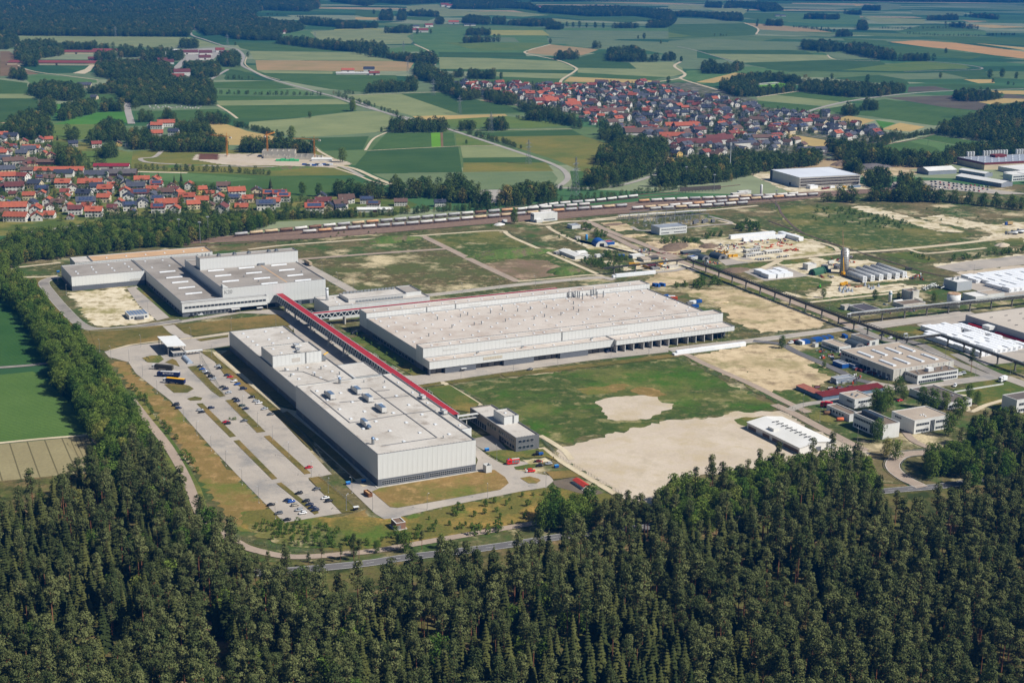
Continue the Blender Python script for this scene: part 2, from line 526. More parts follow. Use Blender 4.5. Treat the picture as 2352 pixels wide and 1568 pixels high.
fields('B',[('dark',[(440,622),(760,612),(830,640),(1150,700),(1275,745),(830,757)]),('pale',[(90,630),(440,622),(830,757),(600,775),(520,770),(160,665)]),('tan',[(515,770),(1130,755),(1145,768),(580,800)]),('olive',[(580,800),(1145,770),(1330,790),(1550,830),(1300,848),(800,842)]),('green',[(240,995),(345,880),(640,880),(642,977)]),('lime',[(640,880),(700,878),(705,972),(645,976)]),('brown',[(702,878),(719,878),(722,970),(706,972)]),('green',[(720,878),(790,880),(802,966),(722,970)]),('dark',[(130,1105),(220,1000),(820,970),(847,1140),(270,1148)]),('grey',[(250,1150),(845,1142),(1440,1135),(1480,1180),(1440,1240),(900,1258),(500,1250)]),('pale',[(835,968),(1080,966),(1310,1040),(850,1045)]),('dark',[(850,1046),(1310,1041),(1390,1075),(855,1076)]),('dry',[(855,1077),(1400,1075),(1450,1132),(850,1140)]),('meadow',[(800,890),(830,880),(1070,962),(810,965)]),('dark',[(940,880),(1570,858),(1650,900),(1480,905),(1040,905)]),('dry',[(1020,905),(1640,897),(1840,960),(1800,1090),(1920,1105),(1640,1135),(1480,1065),(1230,985)]),('green',[(1560,1132),(1720,1135),(1760,1230),(1580,1245)]),('pale',[(690,380),(1000,385),(1480,405),(1570,440),(1592,465),(700,457)]),('dark',[(700,457),(1592,467),(1582,488),(710,472)]),('pale',[(900,474),(1582,490),(1500,522),(1120,512)]),('green',[(1000,505),(1500,523),(1490,552),(1000,540)]),('mid',[(640,180),(1400,192),(1410,270),(1430,300),(1280,350),(1060,372),(690,376),(620,330),(540,290),(480,240)]),('yellow',[(1030,200),(1380,202),(1425,236),(1010,234)]),('grey',[(860,242),(1190,250),(1225,282),(1000,278)]),('olive',[(720,282),(1400,287),(1290,332),(960,338)]),('dark',[(690,346),(1260,350),(1275,377),(690,379)]),('pinkish',[(1430,295),(1750,330),(1640,367),(1480,372),(1270,352),(1300,325)]),('grey',[(1370,205),(1720,205),(2050,215),(2290,257),(1760,262),(1420,246)]),('grey',[(1450,266),(1700,263),(2200,280),(2400,320),(2400,400),(2250,372),(2050,332),(1750,327),(1560,300)]),('dark',[(1520,412),(1640,375),(1800,335),(1800,400),(1950,415),(2000,455),(1600,446)]),('pale',[(1950,415),(2240,412),(2300,450),(2320,490),(2200,512),(1610,482),(1610,450),(2000,457)]),('green',[(1610,484),(2200,512),(2090,532),(1560,507)]),('tan',[(1560,509),(2090,532),(2150,546),(2000,550),(1520,541)]),('pale',[(480,40),(680,30),(760,60),(900,80),(1100,75),(1460,100),(1250,112),(1040,102),(700,112),(480,82)]),('green',[(140,62),(300,72),(300,112),(240,122),(140,102)]),('green',[(1110,56),(1350,70),(1700,112),(2050,137),(1950,152),(1640,132),(1460,106),(1250,82)]),('pale',[(1440,122),(1560,132),(1660,142),(1550,152),(1450,146)]),('green',[(1700,115),(2100,110),(2250,140),(2060,136)]),('yellow',[(0,195),(250,185),(400,215),(410,235),(0,216)]),('pinkish',[(0,270),(160,265),(110,300),(0,303)]),('mid',[(300,332),(520,300),(640,340),(660,362),(540,342),(350,362)]),('green',[(480,110),(690,115),(620,140),(480,130)]),('tan',[(140,115),(300,118),(300,132),(140,130)]),('mid',[(1100,150),(1400,190),(2050,180),(2352,150),(2352,210),(1700,203),(1400,200)]),])
fields('C',[('green',[(0,115),(250,130),(500,150),(605,182),(590,232),(260,247),(0,257)]),('grey',[(0,117),(390,131),(520,155),(0,162)]),('olive',[(0,215),(165,241),(0,251)]),('pinkish',[(500,152),(700,165),(950,190),(1085,216),(900,211),(600,193)]),('grey',[(600,196),(900,213),(1110,237),(1100,247),(600,226)]),('grey',[(0,272),(260,256),(740,282),(860,292),(900,332),(180,331),(0,292)]),('dark',[(180,332),(900,336),(965,361),(260,356)]),('pale',[(260,357),(960,363),(1050,366),(1115,396),(480,416)]),('dark',[(480,417),(1110,399),(1400,405),(1445,430),(1140,467),(800,477),(560,436)]),('grey',[(1010,342),(1380,372),(1400,396),(1110,391)]),('olive',[(1140,467),(1450,426),(1680,406),(1960,431),(2000,451),(1560,472)]),('orange',[(1460,279),(1650,268),(1900,285),(2380,347),(2380,392),(2150,366),(1900,331),(1700,311)]),('tan',[(2020,286),(2380,317),(2380,336)]),('green',[(1300,302),(1650,311),(2100,366),(2000,392),(1600,367),(1500,352)]),('grey',[(1390,496),(1800,481),(1990,521),(1570,527)]),('dark',[(1820,481),(2080,461),(2150,521),(2000,522)]),('tan',[(1950,526),(2140,526),(2160,551),(2050,552)]),('dark',[(1080,521),(1385,497),(1560,527),(1600,561),(1320,546)]),('plough',[(1440,646),(2050,626),(2110,700),(2100,737),(1830,711)]),('plough',[(1590,576),(1760,571),(1880,596),(1580,611)]),('plough',[(2230,620),(2380,640),(2380,665),(2200,650)]),('green',[(1030,722),(1430,657),(1800,706),(2095,746),(1800,771),(1960,801),(1760,832),(1400,781),(1350,771),(1130,752)]),('dark',[(1790,772),(2095,748),(2100,790),(1965,801)]),('bright',[(1370,796),(1505,816),(1410,852)]),('tan',[(1050,806),(1190,766),(1370,796),(1260,832)]),('tan',[(1410,856),(1530,813),(1700,841),(1600,872)]),('plough',[(960,790),(1100,755),(1180,765),(1045,806)]),('green',[(690,626),(870,608),(1275,656),(1130,672)]),('pale',[(585,646),(690,627),(1130,673),(1030,701),(590,666)]),('green',[(560,702),(585,667),(1030,704),(960,742)]),('green',[(1330,981),(1560,930),(1760,975),(1840,1021),(1560,1012),(1400,997)]),('mid',[(1560,930),(1640,914),(1985,976),(1840,1020),(1760,974)]),('green',[(1645,912),(1750,896),(2230,960),(1995,976)]),('lime',[(570,572),(680,541),(840,562),(830,582),(600,587)]),('tan',[(2050,676),(2200,651),(2380,656),(2380,672),(2130,691)]),('tan',[(790,886),(1112,941),(1050,992),(800,931)]),('tan',[(2080,601),(2380,601),(2380,628),(2220,622)]),('tan',[(1910,165),(2150,166),(2380,182),(2150,187)]),('pinkish',[(1940,136),(2130,141),(2000,151)]),('tan',[(1220,29),(1290,35),(1240,43)]),('grey',[(1400,20),(1540,31),(1530,61),(1400,71),(1280,46)]),('green',[(1150,255),(1440,270),(1470,300),(1290,300),(1180,280)]),('pale',[(1280,110),(1700,130),(1690,160),(1380,150)]),('mid',[(740,85),(1250,90),(1300,160),(1000,160),(700,140)]),('green',[(490,85),(740,88),(740,110),(640,140),(490,115)]),('grey',[(1600,70),(1960,80),(1950,105),(1620,100)]),('green',[(1690,165),(1900,170),(2100,205),(1500,210)]),('mid',[(1500,212),(2100,207),(2100,232),(1600,232)]),('green',[(1650,240),(2352,250),(2352,300),(1900,280)]),('dark',[(1600,560),(1900,555),(2352,575),(2352,590),(1880,590),(1770,570)]),('mid',[(120,470),(560,440),(800,480),(700,520),(440,480),(230,560),(100,520)]),('tan',[(180,545),(440,482),(590,495),(300,550)]),('plough',[(0,560),(150,550),(340,600),(280,620),(0,590)]),('pale',[(0,30),(480,48),(520,80),(480,105),(230,60),(0,60)]),])

# ---- near left fields with strong rows
GL=mat('young_crop',(80,108,50),(90,116,56),.02,fine=(.6,.12),rows=(1.0,3.0,.9,(62,84,40),.8),rough=.95,spec=.1)
GLU=mat('potato_crop',(52,88,40),(66,100,48),.02,fine=(.6,.12),rows=(.55,3.0,1.1,(40,68,34),.8),rough=.95,spec=.1)
WH2=mat('wheat_tramlines',(144,132,96),(132,122,88),.03,fine=(.5,.10),rows=(-.42,2.7,.6,(88,82,56),.8),rough=.95,spec=.1)
WH=mat('ripening_wheat',(148,138,102),(138,128,94),.03,fine=(.5,.10),rows=(-.42,10,.8,(88,82,56),.8),rough=.95,spec=.1)
flat('field',[W('D',*p)for p in[(-90,490),(90,560),(200,680),(310,880),(300,915),(-90,945)]],GLU)
flat('field',[W('D',*p)for p in[(-90,1005),(220,975),(330,1060),(460,1180),(580,1380),(420,1410),(-90,1450)]],GL)
flat('field',[W('D',*p)for p in[(220,975),(250,985),(480,1150),(600,1370),(585,1382),(460,1180),(330,1060)]],GLU,'patch')
flat('field',[W('D',*p)for p in[(-90,1465),(570,1402),(700,1560),(760,1640),(700,1760),(450,1800),(-90,1850)]],WH)
flat('field',[W('D',*p)for p in[(440,1450),(570,1405),(700,1560),(740,1640),(640,1680)]],WH2,'patch')
ASPH=mat('asphalt',(140,133,124),(152,145,134),.06,fine=(.9,.06),patches=[((108,104,100),.02,.6,.75)],rough=.9)
ASPHL=mat('paved_concrete',(178,168,154),(164,155,143),.04,fine=(.7,.05),patches=[((140,136,130),.03,.58,.75)],rough=.9)
ASPHD=mat('dark_asphalt',(98,96,96),(110,107,105),.05,fine=(.9,.06),rough=.9)
CREAM=mat('chalk_track',(206,192,162),(188,172,142),.08,fine=(.9,.08),rough=.95)
PINKT=mat('old_tarmac',(168,150,132),(154,138,122),.08,fine=(.9,.08),rough=.95)
FROAD=mat('country_road',(168,162,150),(156,150,140),.05,rough=.9)
SCRUB=mat('rough_pasture',(84,82,48),(70,80,40),.02,fine=(.5,.22),patches=[((66,76,38),.11,.54,.7),((156,144,104),.14,.62,.74),((112,100,68),.016,.5,.66),((190,174,138),.022,.62,.70),((66,88,40),.03,.56,.68)],rough=.95,spec=.1)
SCRUBG=mat('green_pasture',(64,82,36),(80,90,44),.018,fine=(.5,.22),patches=[((62,84,34),.11,.52,.68),((140,134,86),.13,.62,.74),((118,112,62),.014,.54,.68),((176,160,124),.03,.68,.76)],rough=.95,spec=.1)
SCRUBB=mat('brown_pasture',(98,88,58),(86,80,50),.02,fine=(.5,.22),patches=[((78,84,44),.10,.5,.66),((160,146,108),.13,.6,.72),((86,92,50),.02,.48,.62),((196,180,142),.018,.62,.72)],rough=.95,spec=.1)
LAWN=mat('dry_lawn',(112,100,54),(94,92,46),.03,fine=(.8,.16),patches=[((82,84,40),.14,.5,.7),((132,110,64),.02,.5,.68)],rough=.95,spec=.1)
LAWNO=mat('parched_grass',(138,112,66),(118,102,56),.025,fine=(.8,.16),patches=[((156,128,82),.14,.54,.7),((104,108,48),.03,.56,.7)],rough=.95,spec=.1)
LAWNG=mat('green_lawn',(78,94,40),(92,98,46),.03,fine=(.8,.16),patches=[((76,94,40),.14,.5,.7),((128,112,60),.025,.55,.7)],rough=.95,spec=.1)
SAND=mat('sandy_yard',(208,188,152),(192,170,134),.018,fine=(.5,.08),patches=[((176,156,122),.10,.5,.7),((140,122,94),.05,.6,.74),((158,144,104),.022,.58,.70),((120,118,70),.016,.64,.72)],rough=.95,spec=.1)
SANDC=mat('pale_gravel',(198,184,164),(186,171,151),.02,fine=(.6,.06),patches=[((190,176,152),.12,.5,.7),((182,168,146),.045,.62,.74),((184,168,140),.03,.56,.7)],rough=.95,spec=.1)
CHALK=mat('chalky_yard',(218,206,178),(200,184,150),.03,fine=(.6,.08),patches=[((180,164,130),.12,.5,.7),((150,136,104),.06,.6,.72),((146,138,88),.03,.56,.68)],rough=.95,spec=.1)
VERGE=mat('verge_grass',(76,94,40),(92,100,48),.02,fine=(.7,.2),patches=[((130,122,64),.02,.52,.68)],rough=.95,spec=.1)
FFLOOR=mat('forest_floor',(84,92,42),(104,90,58),.06,fine=(.5,.25),patches=[((136,112,80),.04,.56,.68),((52,62,30),.05,.5,.64)],rough=.95,spec=.1)
BALLAST=mat('rail_ballast',(136,112,94),(118,98,84),.2,fine=(1.2,.14),rough=.95)

# ---- wide base sheets
flat('forest_floor',[W('P',*p)for p in[(-260,1130),(250,1080),(430,1130),(540,1215),(700,1255),(1100,1235),(1500,1130),(1780,1090),(1960,1070),(2100,1120),(2600,1060),(2750,1700),(-400,1700)]],FFLOOR,'field')
flat('rough_grassland',[W('P',*p)for p in[(-30,600),(500,545),(1200,500),(1880,445),(2420,420),(2600,700),(2600,1120),(1980,1110),(1500,1180),(1000,1290),(560,1290),(420,1140),(300,960),(200,830),(60,700),(-40,660)]],SCRUB,'field')
flat('village_ground',[W('P',*p)for p in[(-40,300),(60,300),(300,350),(330,420),(460,440),(640,430),(800,450),(880,440),(960,470),(900,500),(300,520),(-40,545)]],VERGE,'field')
VGR=mat('village_plots',(84,90,52),(104,98,72),.06,fine=(.5,.2),patches=[((142,134,126),.05,.52,.64),((56,72,36),.08,.5,.64)],rough=.95)
flat('village_ground',[W('P',*p)for p in[(1040,190),(1120,188),(1300,195),(1600,190),(1740,230),(1900,260),(2060,310),(1960,340),(1880,370),(1700,380),(1560,370),(1380,270),(1160,240),(1050,210)]],VGR,'field')

# ---- site: pastures north of the halls
flat('pasture',[W('E',*p)for p in[(190,240),(1070,170),(1535,385),(980,465),(480,445)]],SCRUBB,'patch')
flat('pasture',[W('E',*p)for p in[(0,150),(560,105),(900,85),(1040,155),(180,235)]],SCRUB,'patch')
flat('pasture',[W('E',*p)for p in[(930,80),(1400,45),(1480,75),(2080,345),(1950,345),(1560,380),(1080,160)]],SCRUBG,'patch')
flat('bare_soil',[W('E',*p)for p in[(1290,270),(1500,235),(1750,240),(1830,290),(1860,335),(1700,355),(1560,372)]],mat('bare_earth',(132,108,88),(104,96,62),.04,fine=(.6,.15),patches=[((176,152,124),.03,.58,.7)]),'pad')
flat('meadow',[W('E',*p)for p in[(1125,1075),(1450,1020),(2000,960),(2540,890),(2600,880),(3260,1220),(3150,1240),(2840,1265),(2540,1300),(2352,1370),(1980,1400),(1880,1450),(1780,1430),(1700,1400),(1400,1210),(1340,1195)]],mat('wild_meadow',(66,82,36),(82,92,44),.012,fine=(.5,.2),patches=[((56,74,30),.1,.5,.68),((116,110,70),.12,.6,.74),((112,112,58),.012,.54,.68),((150,140,96),.03,.66,.76),((62,96,26),.02,.58,.7)],rough=.95,spec=.1),'patch')
flat('bare_chalk',[W('E',*p)for p in[(2060,1175),(2110,1155),(2200,1142),(2352,1133),(2460,1142),(2500,1185),(2580,1190),(2560,1225),(2500,1240),(2420,1290),(2200,1303),(2140,1290),(2110,1240)]],SANDC,'pad')
flat('dry_patch',[W('E',*p)for p in[(1930,1090),(2060,1075),(2250,1058),(2290,1070),(2200,1112),(2080,1128),(2000,1132)]],LAWNO,'pad')
flat('dry_patch',[W('E',*p)for p in[(2280,1100),(2360,1075),(2440,1085),(2530,1130),(2470,1145),(2340,1130)]],LAWNO,'pad')
flat('gravel_lot',[W('H',*p)for p in[(1470,150),(1640,105),(1750,70),(2210,-40),(2510,-60),(2650,-95),(2950,-105),(3010,-80),(3120,0),(3500,150),(3560,190),(3300,260),(3000,250),(2400,330),(2160,400),(2140,520),(1990,520),(1880,440),(1700,330),(1500,215)]],SANDC,'patch')
flat('grass_patch',[W('F',*p)for p in[(430,1290),(640,1268),(700,1290),(520,1340),(470,1330)]],LAWNG,'pad')
for pts in([(120,880),(560,795),(720,800),(800,835),(1000,925),(1090,1000),(1095,1030),(900,1085),(620,1110),(500,1060),(330,970)],[(345,560),(60,440),(430,430),(620,480),(1050,640),(1000,685),(620,722),(440,650)],[(-180,385),(-60,320),(150,300),(215,350),(150,385),(-100,420)]):
 flat('sand_lot',[W('F',*p)for p in pts],SAND,'patch')
flat('grass_patch',[W('F',*p)for p in[(130,885),(220,905),(320,965),(290,975),(160,915)]],SCRUBG,'pad')
flat('grass_patch',[W('F',*p)for p in[(420,1020),(560,1070),(620,1110),(900,1100),(960,1150),(840,1190),(740,1195),(560,1100)]],SCRUBG,'pad')
flat('grass_patch',[W('F',*p)for p in[(920,930),(980,920),(1100,1000),(1080,1020)]],SCRUBG,'pad')
for pts in([(240,110),(420,95),(880,60),(1110,185),(720,245),(470,235)],[(700,255),(960,225),(1310,240),(1640,335),(1560,375),(1180,400),(1100,410),(840,345)],[(900,470),(1100,410),(1450,420),(1740,400),(1700,440),(1480,445),(980,500)],[(2060,100),(2200,45),(2420,40),(2420,130),(2340,110)],[(1660,-40),(1800,-60),(2200,20),(1960,30)]):
 flat('chalk_yard',[W('F',*p)for p in pts],CHALK,'patch')
flat('concrete_apron',[W('F',*p)for p in[(590,292),(760,278),(925,345),(640,378),(480,310)]],ASPHL,'pad')
flat('concrete_apron',[W('F',*p)for p in[(330,240),(520,220),(590,250),(380,275)]],ASPHL,'pad')
flat('concrete_apron',[W('F',*p)for p in[(1760,285),(1960,250),(2420,200),(2420,262),(1900,318)]],ASPHL,'pad')
flat('sand_strip',[W('F',*p)for p in[(1740,270),(2420,190),(2420,200),(1780,287)]],CHALK,'patch')
flat('sand_strip',[W('F',*p)for p in[(1900,320),(2420,264),(2420,300),(1960,345)]],SANDC,'patch')
flat('storage_yard',[W('F',*p)for p in[(1640,665),(1960,590),(2420,760),(2450,900),(2100,935),(2030,900)]],ASPHL,'pad')
flat('storage_yard',[W('F',*p)for p in[(1890,345),(2420,290),(2420,470),(2200,490),(2000,430)]],ASPHL,'pad')
flat('gravel_strip',[W('S',*p)for p in[(440,800),(520,782),(650,785),(1700,1060),(1660,1075),(1400,1060),(1150,990)]],CHALK,'patch')
flat('pasture',[W('S',*p)for p in[(-420,800),(-200,770),(440,800),(1150,990),(1780,1165),(1100,1180),(-80,1150),(-260,1000)]],SCRUBG,'patch',step=.0007)
flat('pasture',[W('F',*p)for p in[(1040,100),(1600,60),(2060,60),(1700,150),(1200,180)]],SCRUBG,'patch')
flat('gravel_lot',[W('S',*p)for p in[(1840,1010),(2000,985),(2420,960),(2420,1180),(1800,1170),(2060,1120)]],CHALK,'patch')
flat('gravel_lot',[W('S',*p)for p in[(560,380),(700,330),(1180,400),(1150,440),(860,450),(600,480)]],SAND,'patch')
flat('construction_ground',[W('S',*p)for p in[(-700,420),(-560,380),(20,560),(520,530),(700,590),(560,600),(0,650),(-220,640)]],CHALK,'patch')
flat('car_park',[W('S',*p)for p in[(900,520),(1400,500),(1800,560),(2000,600),(2420,650),(2100,655),(1500,605),(880,600)]],ASPHL,'patch')

# ---- west site: yard of the north-west hall, lawns and car park
flat('chalk_yard',[W('D',*p)for p in[(450,455),(830,425),(890,500),(930,560),(1030,635),(960,655),(690,680),(610,665),(560,600)]],CHALK,'patch')
flat('concrete_apron',[W('D',*p)for p in[(838,425),(905,412),(1120,620),(1040,640),(920,540)]],ASPHL,'pad')
flat('lawn',[W('D',*p)for p in[(900,425),(955,420),(1200,612),(1120,618)]],LAWNG,'lawn')
flat('lawn',[W('D',*p)for p in[(1165,670),(1830,600),(1880,625),(1920,672),(1600,705),(1290,745),(1220,725)]],LAWN,'lawn')
flat('lawn',[W('D',*p)for p in[(590,705),(1070,672),(1145,745),(1030,775),(850,800),(700,840),(640,830)]],LAWN,'lawn')
flat('lawn',[W('D',*p)for p in[(1295,765),(1510,735),(1510,750),(1330,778)]],LAWN,'lawn')
flat('lawn',[W('D',*p)for p in[(120,365),(330,350),(275,375),(265,400),(420,575),(520,690),(600,715),(640,835),(540,800),(330,570),(230,420)]],LAWN,'patch')
flat('paved_forecourt',[W('D',*p)for p in[(690,845),(800,812),(1050,785),(1290,750),(1520,715),(1520,805),(1330,835),(1400,870),(1430,905),(1560,1050),(1810,1250),(2100,1555),(2195,1655),(2040,1690),(2265,1912),(1880,1975),(1650,1745),(1400,1480),(1130,1170),(900,990),(850,915),(720,880)]],ASPHL,'pad')
for nm,pts in(('flower_bed',[(940,888),(1000,872),(1060,870),(1085,898),(1050,920),(975,916)]),('lawn',[(1085,1062),(1160,1053),(1250,1070),(1283,1092),(1240,1117),(1150,1118)]),('lawn',[(1238,1157),(1290,1142),(1340,1152),(1330,1167),(1260,1170)]),('lawn',[(1240,947),(1300,938),(1330,960),(1400,1050),(1492,1138),(1455,1146),(1400,1108)]),('lawn',[(1090,918),(1140,892),(1165,905),(1190,945),(1140,930)]),('lawn',[(1300,1190),(1340,1187),(1562,1405),(1522,1413)]),('lawn',[(1490,1168),(1540,1162),(1757,1375),(1700,1382)]),('lawn',[(1545,1436),(1582,1430),(1836,1686),(1800,1692)]),('lawn',[(1745,1406),(1782,1400),(2057,1650),(2015,1658)]),('lawn',[(1828,1718),(1860,1711),(2112,1912),(2082,1924)]),('lawn',[(1318,842),(1400,850),(1440,890),(1860,1240),(2100,1485),(2060,1500),(1820,1262),(1480,992),(1420,912)])):
 flat(nm,[W('D',*p)for p in pts],LAWNG if nm=='flower_bed' else LAWN,'lawn')
flat('lawn',[W('D',*p)for p in[(1460,868),(1515,832),(1945,1195),(1945,1225),(1850,1200)]],LAWN,'lawn')
flat('lawn',[W('D',*p)for p in[(1870,1250),(1900,1240),(2200,1480),(2400,1680),(2352,1690),(2120,1480)]],LAWN,'lawn')
flat('lawn',[W('G',*p)for p in[(2040,200),(2110,190),(2190,250),(2352,400),(2340,425),(2260,430)]],LAWN,'lawn')
flat('parched_slope',[W('D',*p)for p in[(735,905),(850,912),(890,992),(1120,1180),(1640,1748),(1870,1982),(2265,1935),(2400,1890),(2500,2010),(1900,2060),(1600,2030),(1500,1960),(1330,1700),(1200,1480),(1030,1240),(880,1110)]],LAWNO,'patch')
flat('verge',[W('D',*p)for p in[(640,880),(740,960),(860,1130),(1110,1470),(1240,1680),(1340,1930),(1180,1800),(980,1480),(800,1200),(680,1020)]],VERGE,'patch')
flat('verge',[W('D',*p)for p in[(870,1110),(960,1190),(1180,1480),(1330,1750),(1390,1930),(1370,1940),(1260,1700),(1110,1480),(890,1200)]],VERGE,'patch')
flat('footpath',[W('D',*p)for p in[(1405,845),(1460,862),(1850,1212),(1945,1235),(2010,1245),(2352,1600),(2460,1720),(2400,1740),(2110,1480),(1960,1300),(1840,1245),(1430,890)]],CREAM,'road')
flat('plantation',[W('H',*p)for p in[(-620,560),(-400,540),(-60,600),(270,600),(330,612),(400,606),(700,540),(1250,430),(1460,395),(1800,440),(1860,480),(1850,540),(1400,640),(900,720),(600,770),(0,830),(-400,740),(-620,650)]],mat('young_plantation_grass',(108,100,50),(88,94,42),.03,fine=(.7,.24),patches=[((156,126,66),.03,.54,.7),((84,104,40),.05,.58,.7)],rough=.95,spec=.1),'patch')
flat('grass_patch',[W('H',*p)for p in[(-580,640),(-350,630),(-60,650),(80,720),(40,810),(-250,800),(-500,735)]],SCRUBG,'pad')
flat('plant_road',[W('H',*p)for p in[(75,385),(200,340),(290,398),(930,285),(950,220),(890,110),(940,130),(1020,195),(1120,252),(1200,225),(1280,235),(1290,262),(1190,285),(1330,308),(1430,325),(1452,360),(1400,402),(1250,425),(700,535),(400,605),(330,612),(270,575),(110,420)]],ASPHL,'pad')
flat('lawn',[W('H',*p)for p in[(250,430),(300,408),(930,303),(1060,287),(1130,335),(1155,375),(1100,418),(700,490),(420,538),(370,533),(290,465)]],LAWNO,'lawn')
flat('lawn',[W('H',*p)for p in[(1230,342),(1290,330),(1350,345),(1367,358),(1340,376),(1285,376)]],LAWNO,'lawn')
flat('lawn',[W('H',*p)for p in[(1000,170),(1100,155),(1180,160),(1250,205),(1130,243),(1080,215)]],LAWNG,'lawn')
flat('lawn',[W('H',*p)for p in[(1190,170),(1380,148),(1480,230),(1400,200),(1260,208)]],LAWNG,'lawn')
flat('lawn',[W('H',*p)for p in[(1190,268),(1290,248),(1340,262),(1300,283),(1200,282)]],LAWNG,'lawn')
flat('lawn',[W('H',*p)for p in[(1400,300),(1560,290),(1640,330),(1450,350)]],LAWN,'lawn')
flat('gravel_patch',[W('H',*p)for p in[(1445,360),(1580,335),(1780,440),(1690,458),(1460,395)]],mat('dark_gravel',(112,100,84),(98,88,74),.1,fine=(.8,.15)),'pad')
flat('chalk_yard',[W('H',*p)for p in[(1250,225),(1390,205),(1440,232),(1290,250)]],CHALK,'pad')
flat('office_forecourt',[W('E',*p)for p in[(1250,1420),(1380,1395),(1480,1500),(1350,1515),(1270,1470)]],ASPH,'pad')
flat('lawn',[W('E',*p)for p in[(935,1090),(1090,1065),(1290,1190),(1225,1245),(1125,1230)]],LAWNG,'lawn')
flat('lawn',[W('E',*p)for p in[(420,760),(520,740),(955,993),(850,1005),(750,950)]],LAWNG,'lawn')
flat('plant_road',[W('E',*p)for p in[(0,560),(60,570),(230,700),(430,860),(700,1010),(880,1000),(960,985),(1540,905),(2000,845),(2540,770),(2540,848),(2010,905),(1430,985),(890,1065),(700,1060),(300,860),(0,650)]],ASPHL,'pad')
flat('plant_road',[W('D',*p)for p in[(1190,640),(1500,590),(1800,565),(1960,590),(2352,900),(2352,960),(2100,900),(1930,700),(1840,600),(1600,590),(1200,655)]],ASPHL,'pad')
for pts in([(1060,1045),(1420,995),(1430,1012),(1100,1060)],[(1430,995),(2540,865),(2620,880),(1460,1015)],[(890,1070),(1030,1045),(1040,1060),(900,1085)]):
 flat('lawn',[W('E',*p)for p in pts],LAWN,'lawn')
for pts in([(1690,690),(1960,600),(1560,670)],):
 pass
 # lawns of the east site
for pts in([(700,245),(880,228),(975,240),(850,262),(760,270)],[(590,390),(900,345),(1090,385),(900,440),(760,440)],[(960,500),(1480,445),(1760,415),(1740,440),(1380,490),(990,520)],[(980,210),(1120,205),(1140,225),(1050,245)],[(400,285),(640,255),(700,275),(480,292)],[(160,305),(290,330),(500,400),(440,410),(300,350)],[(510,420),(590,430),(700,480),(620,480)],[(1430,690),(1600,675),(1720,700),(1660,730),(1520,720)],[(1640,790),(1760,790),(1980,890),(1840,890),(1700,830)],[(2080,905),(2352,950),(2352,965),(2180,960)],[(1880,1105),(2050,1040),(2200,1020),(2420,1100),(2420,1130),(2250,1180),(1900,1130)],[(1930,1150),(2230,1085),(2300,1180),(2050,1200)],[(1870,960),(2030,930),(2080,985),(1940,1010)],[(900,1240),(1060,1225),(1180,1310),(1120,1330),(950,1290)],[(1260,720),(1400,715),(1480,745),(1330,760)],[(1500,600),(1760,560),(1860,580),(1560,625)],[(2000,540),(2352,490),(2352,540),(2050,560)],[(1280,195),(1700,160),(2352,90),(2352,140),(1860,180),(1600,170)],[(1380,200),(1620,185),(1780,240),(1700,260)],[(1050,520),(1200,520),(1240,560),(1150,560)]):
 flat('grass_patch',[W('F',*p)for p in pts],RNG.choice([LAWNG,LAWNG,SCRUBG]),'patch')

# ---- roads
def rd(name,t,pts,w,m,**k):
 return road(name,[W(t,x,y)for x,y in pts],w,m,**k)
rd('plant_road','D',[(400,352),(330,365),(290,392),(330,455),(420,560),(530,665),(640,698),(820,690),(1000,668),(1200,640)],8.5,ASPH,kerb=KERB)
rd('plant_road','D',[(1110,672),(1170,720),(1240,755)],10,ASPHL)
rd('footpath','D',[(720,835),(880,798),(1040,778),(1260,757),(1520,725)],3.0,CREAM)
rd('chalk_track','D',[(380,345),(250,352),(120,350),(85,320),(100,292),(190,280),(330,265),(400,258)],5,CREAM)
rd('plant_road','E',[(60,238),(560,200),(1075,165)],7,PINKT)
rd('plant_road','E',[(915,82),(1060,152),(1300,270),(1545,383)],8,PINKT)
rd('plant_road','E',[(75,240),(270,345),(450,445)],9,ASPHL,kerb=KERB)
rd('chalk_track','E',[(-240,170),(0,142),(300,120),(600,98),(910,78),(1400,45),(1470,65),(1520,95),(1800,215),(2110,350)],5,CREAM)
rd('plant_road','E',[(460,450),(700,480),(970,470),(1560,402),(2050,357),(2180,370)],8,ASPHL,kerb=KERB)
rd('chalk_track','E',[(1540,382),(1800,360),(2000,340),(2090,345)],4,CREAM)
rd('footpath','E',[(880,1080),(1090,1050),(1420,1000)],3,CREAM)
rd('footpath','E',[(1040,1045),(1180,1125),(1300,1200)],3.5,CREAM)
rd('service_lane','J',[(760,1020),(900,1010),(1100,1110),(1600,1330),(2000,1530),(2250,1650)],6,PINKT)
rd('service_lane','F',[(700,1195),(830,1255),(1000,1345),(1180,1440),(1300,1500)],7,PINKT)
rd('service_lane','F',[(800,1232),(900,1195),(1100,1168),(1300,1130),(1440,1100)],6.5,ASPHL)
rd('chalk_track','E',[(1690,1400),(1760,1440),(1850,1500),(1900,1560)],4,CREAM)
rd('chalk_track','H',[(1370,140),(1480,215),(1650,320),(1860,445)],4.5,CREAM)
rd('works_road','F',[(0,835),(300,800),(560,772),(1000,715),(1240,683),(1450,652),(1900,600),(2020,592)],9,ASPHL,kerb=KERB)
rd('works_road','F',[(-190,175),(0,225),(200,290),(500,395),(840,525),(1050,605),(1240,690)],8,PINKT)
rd('works_road','F',[(-560,30),(-400,70),(-190,175)],8,PINKT)
rd('works_road','F',[(1240,690),(1450,770),(1640,790),(1900,920),(2120,1010)],9,ASPH)
rd('works_road','F',[(560,775),(740,795),(850,850),(1080,950),(1230,1022),(1330,1050)],7,ASPHD)
rd('works_road','F',[(1330,1050),(1450,1075),(1560,1085),(1900,1045),(2100,1020),(2200,1010),(2420,1085)],11,ASPHL)
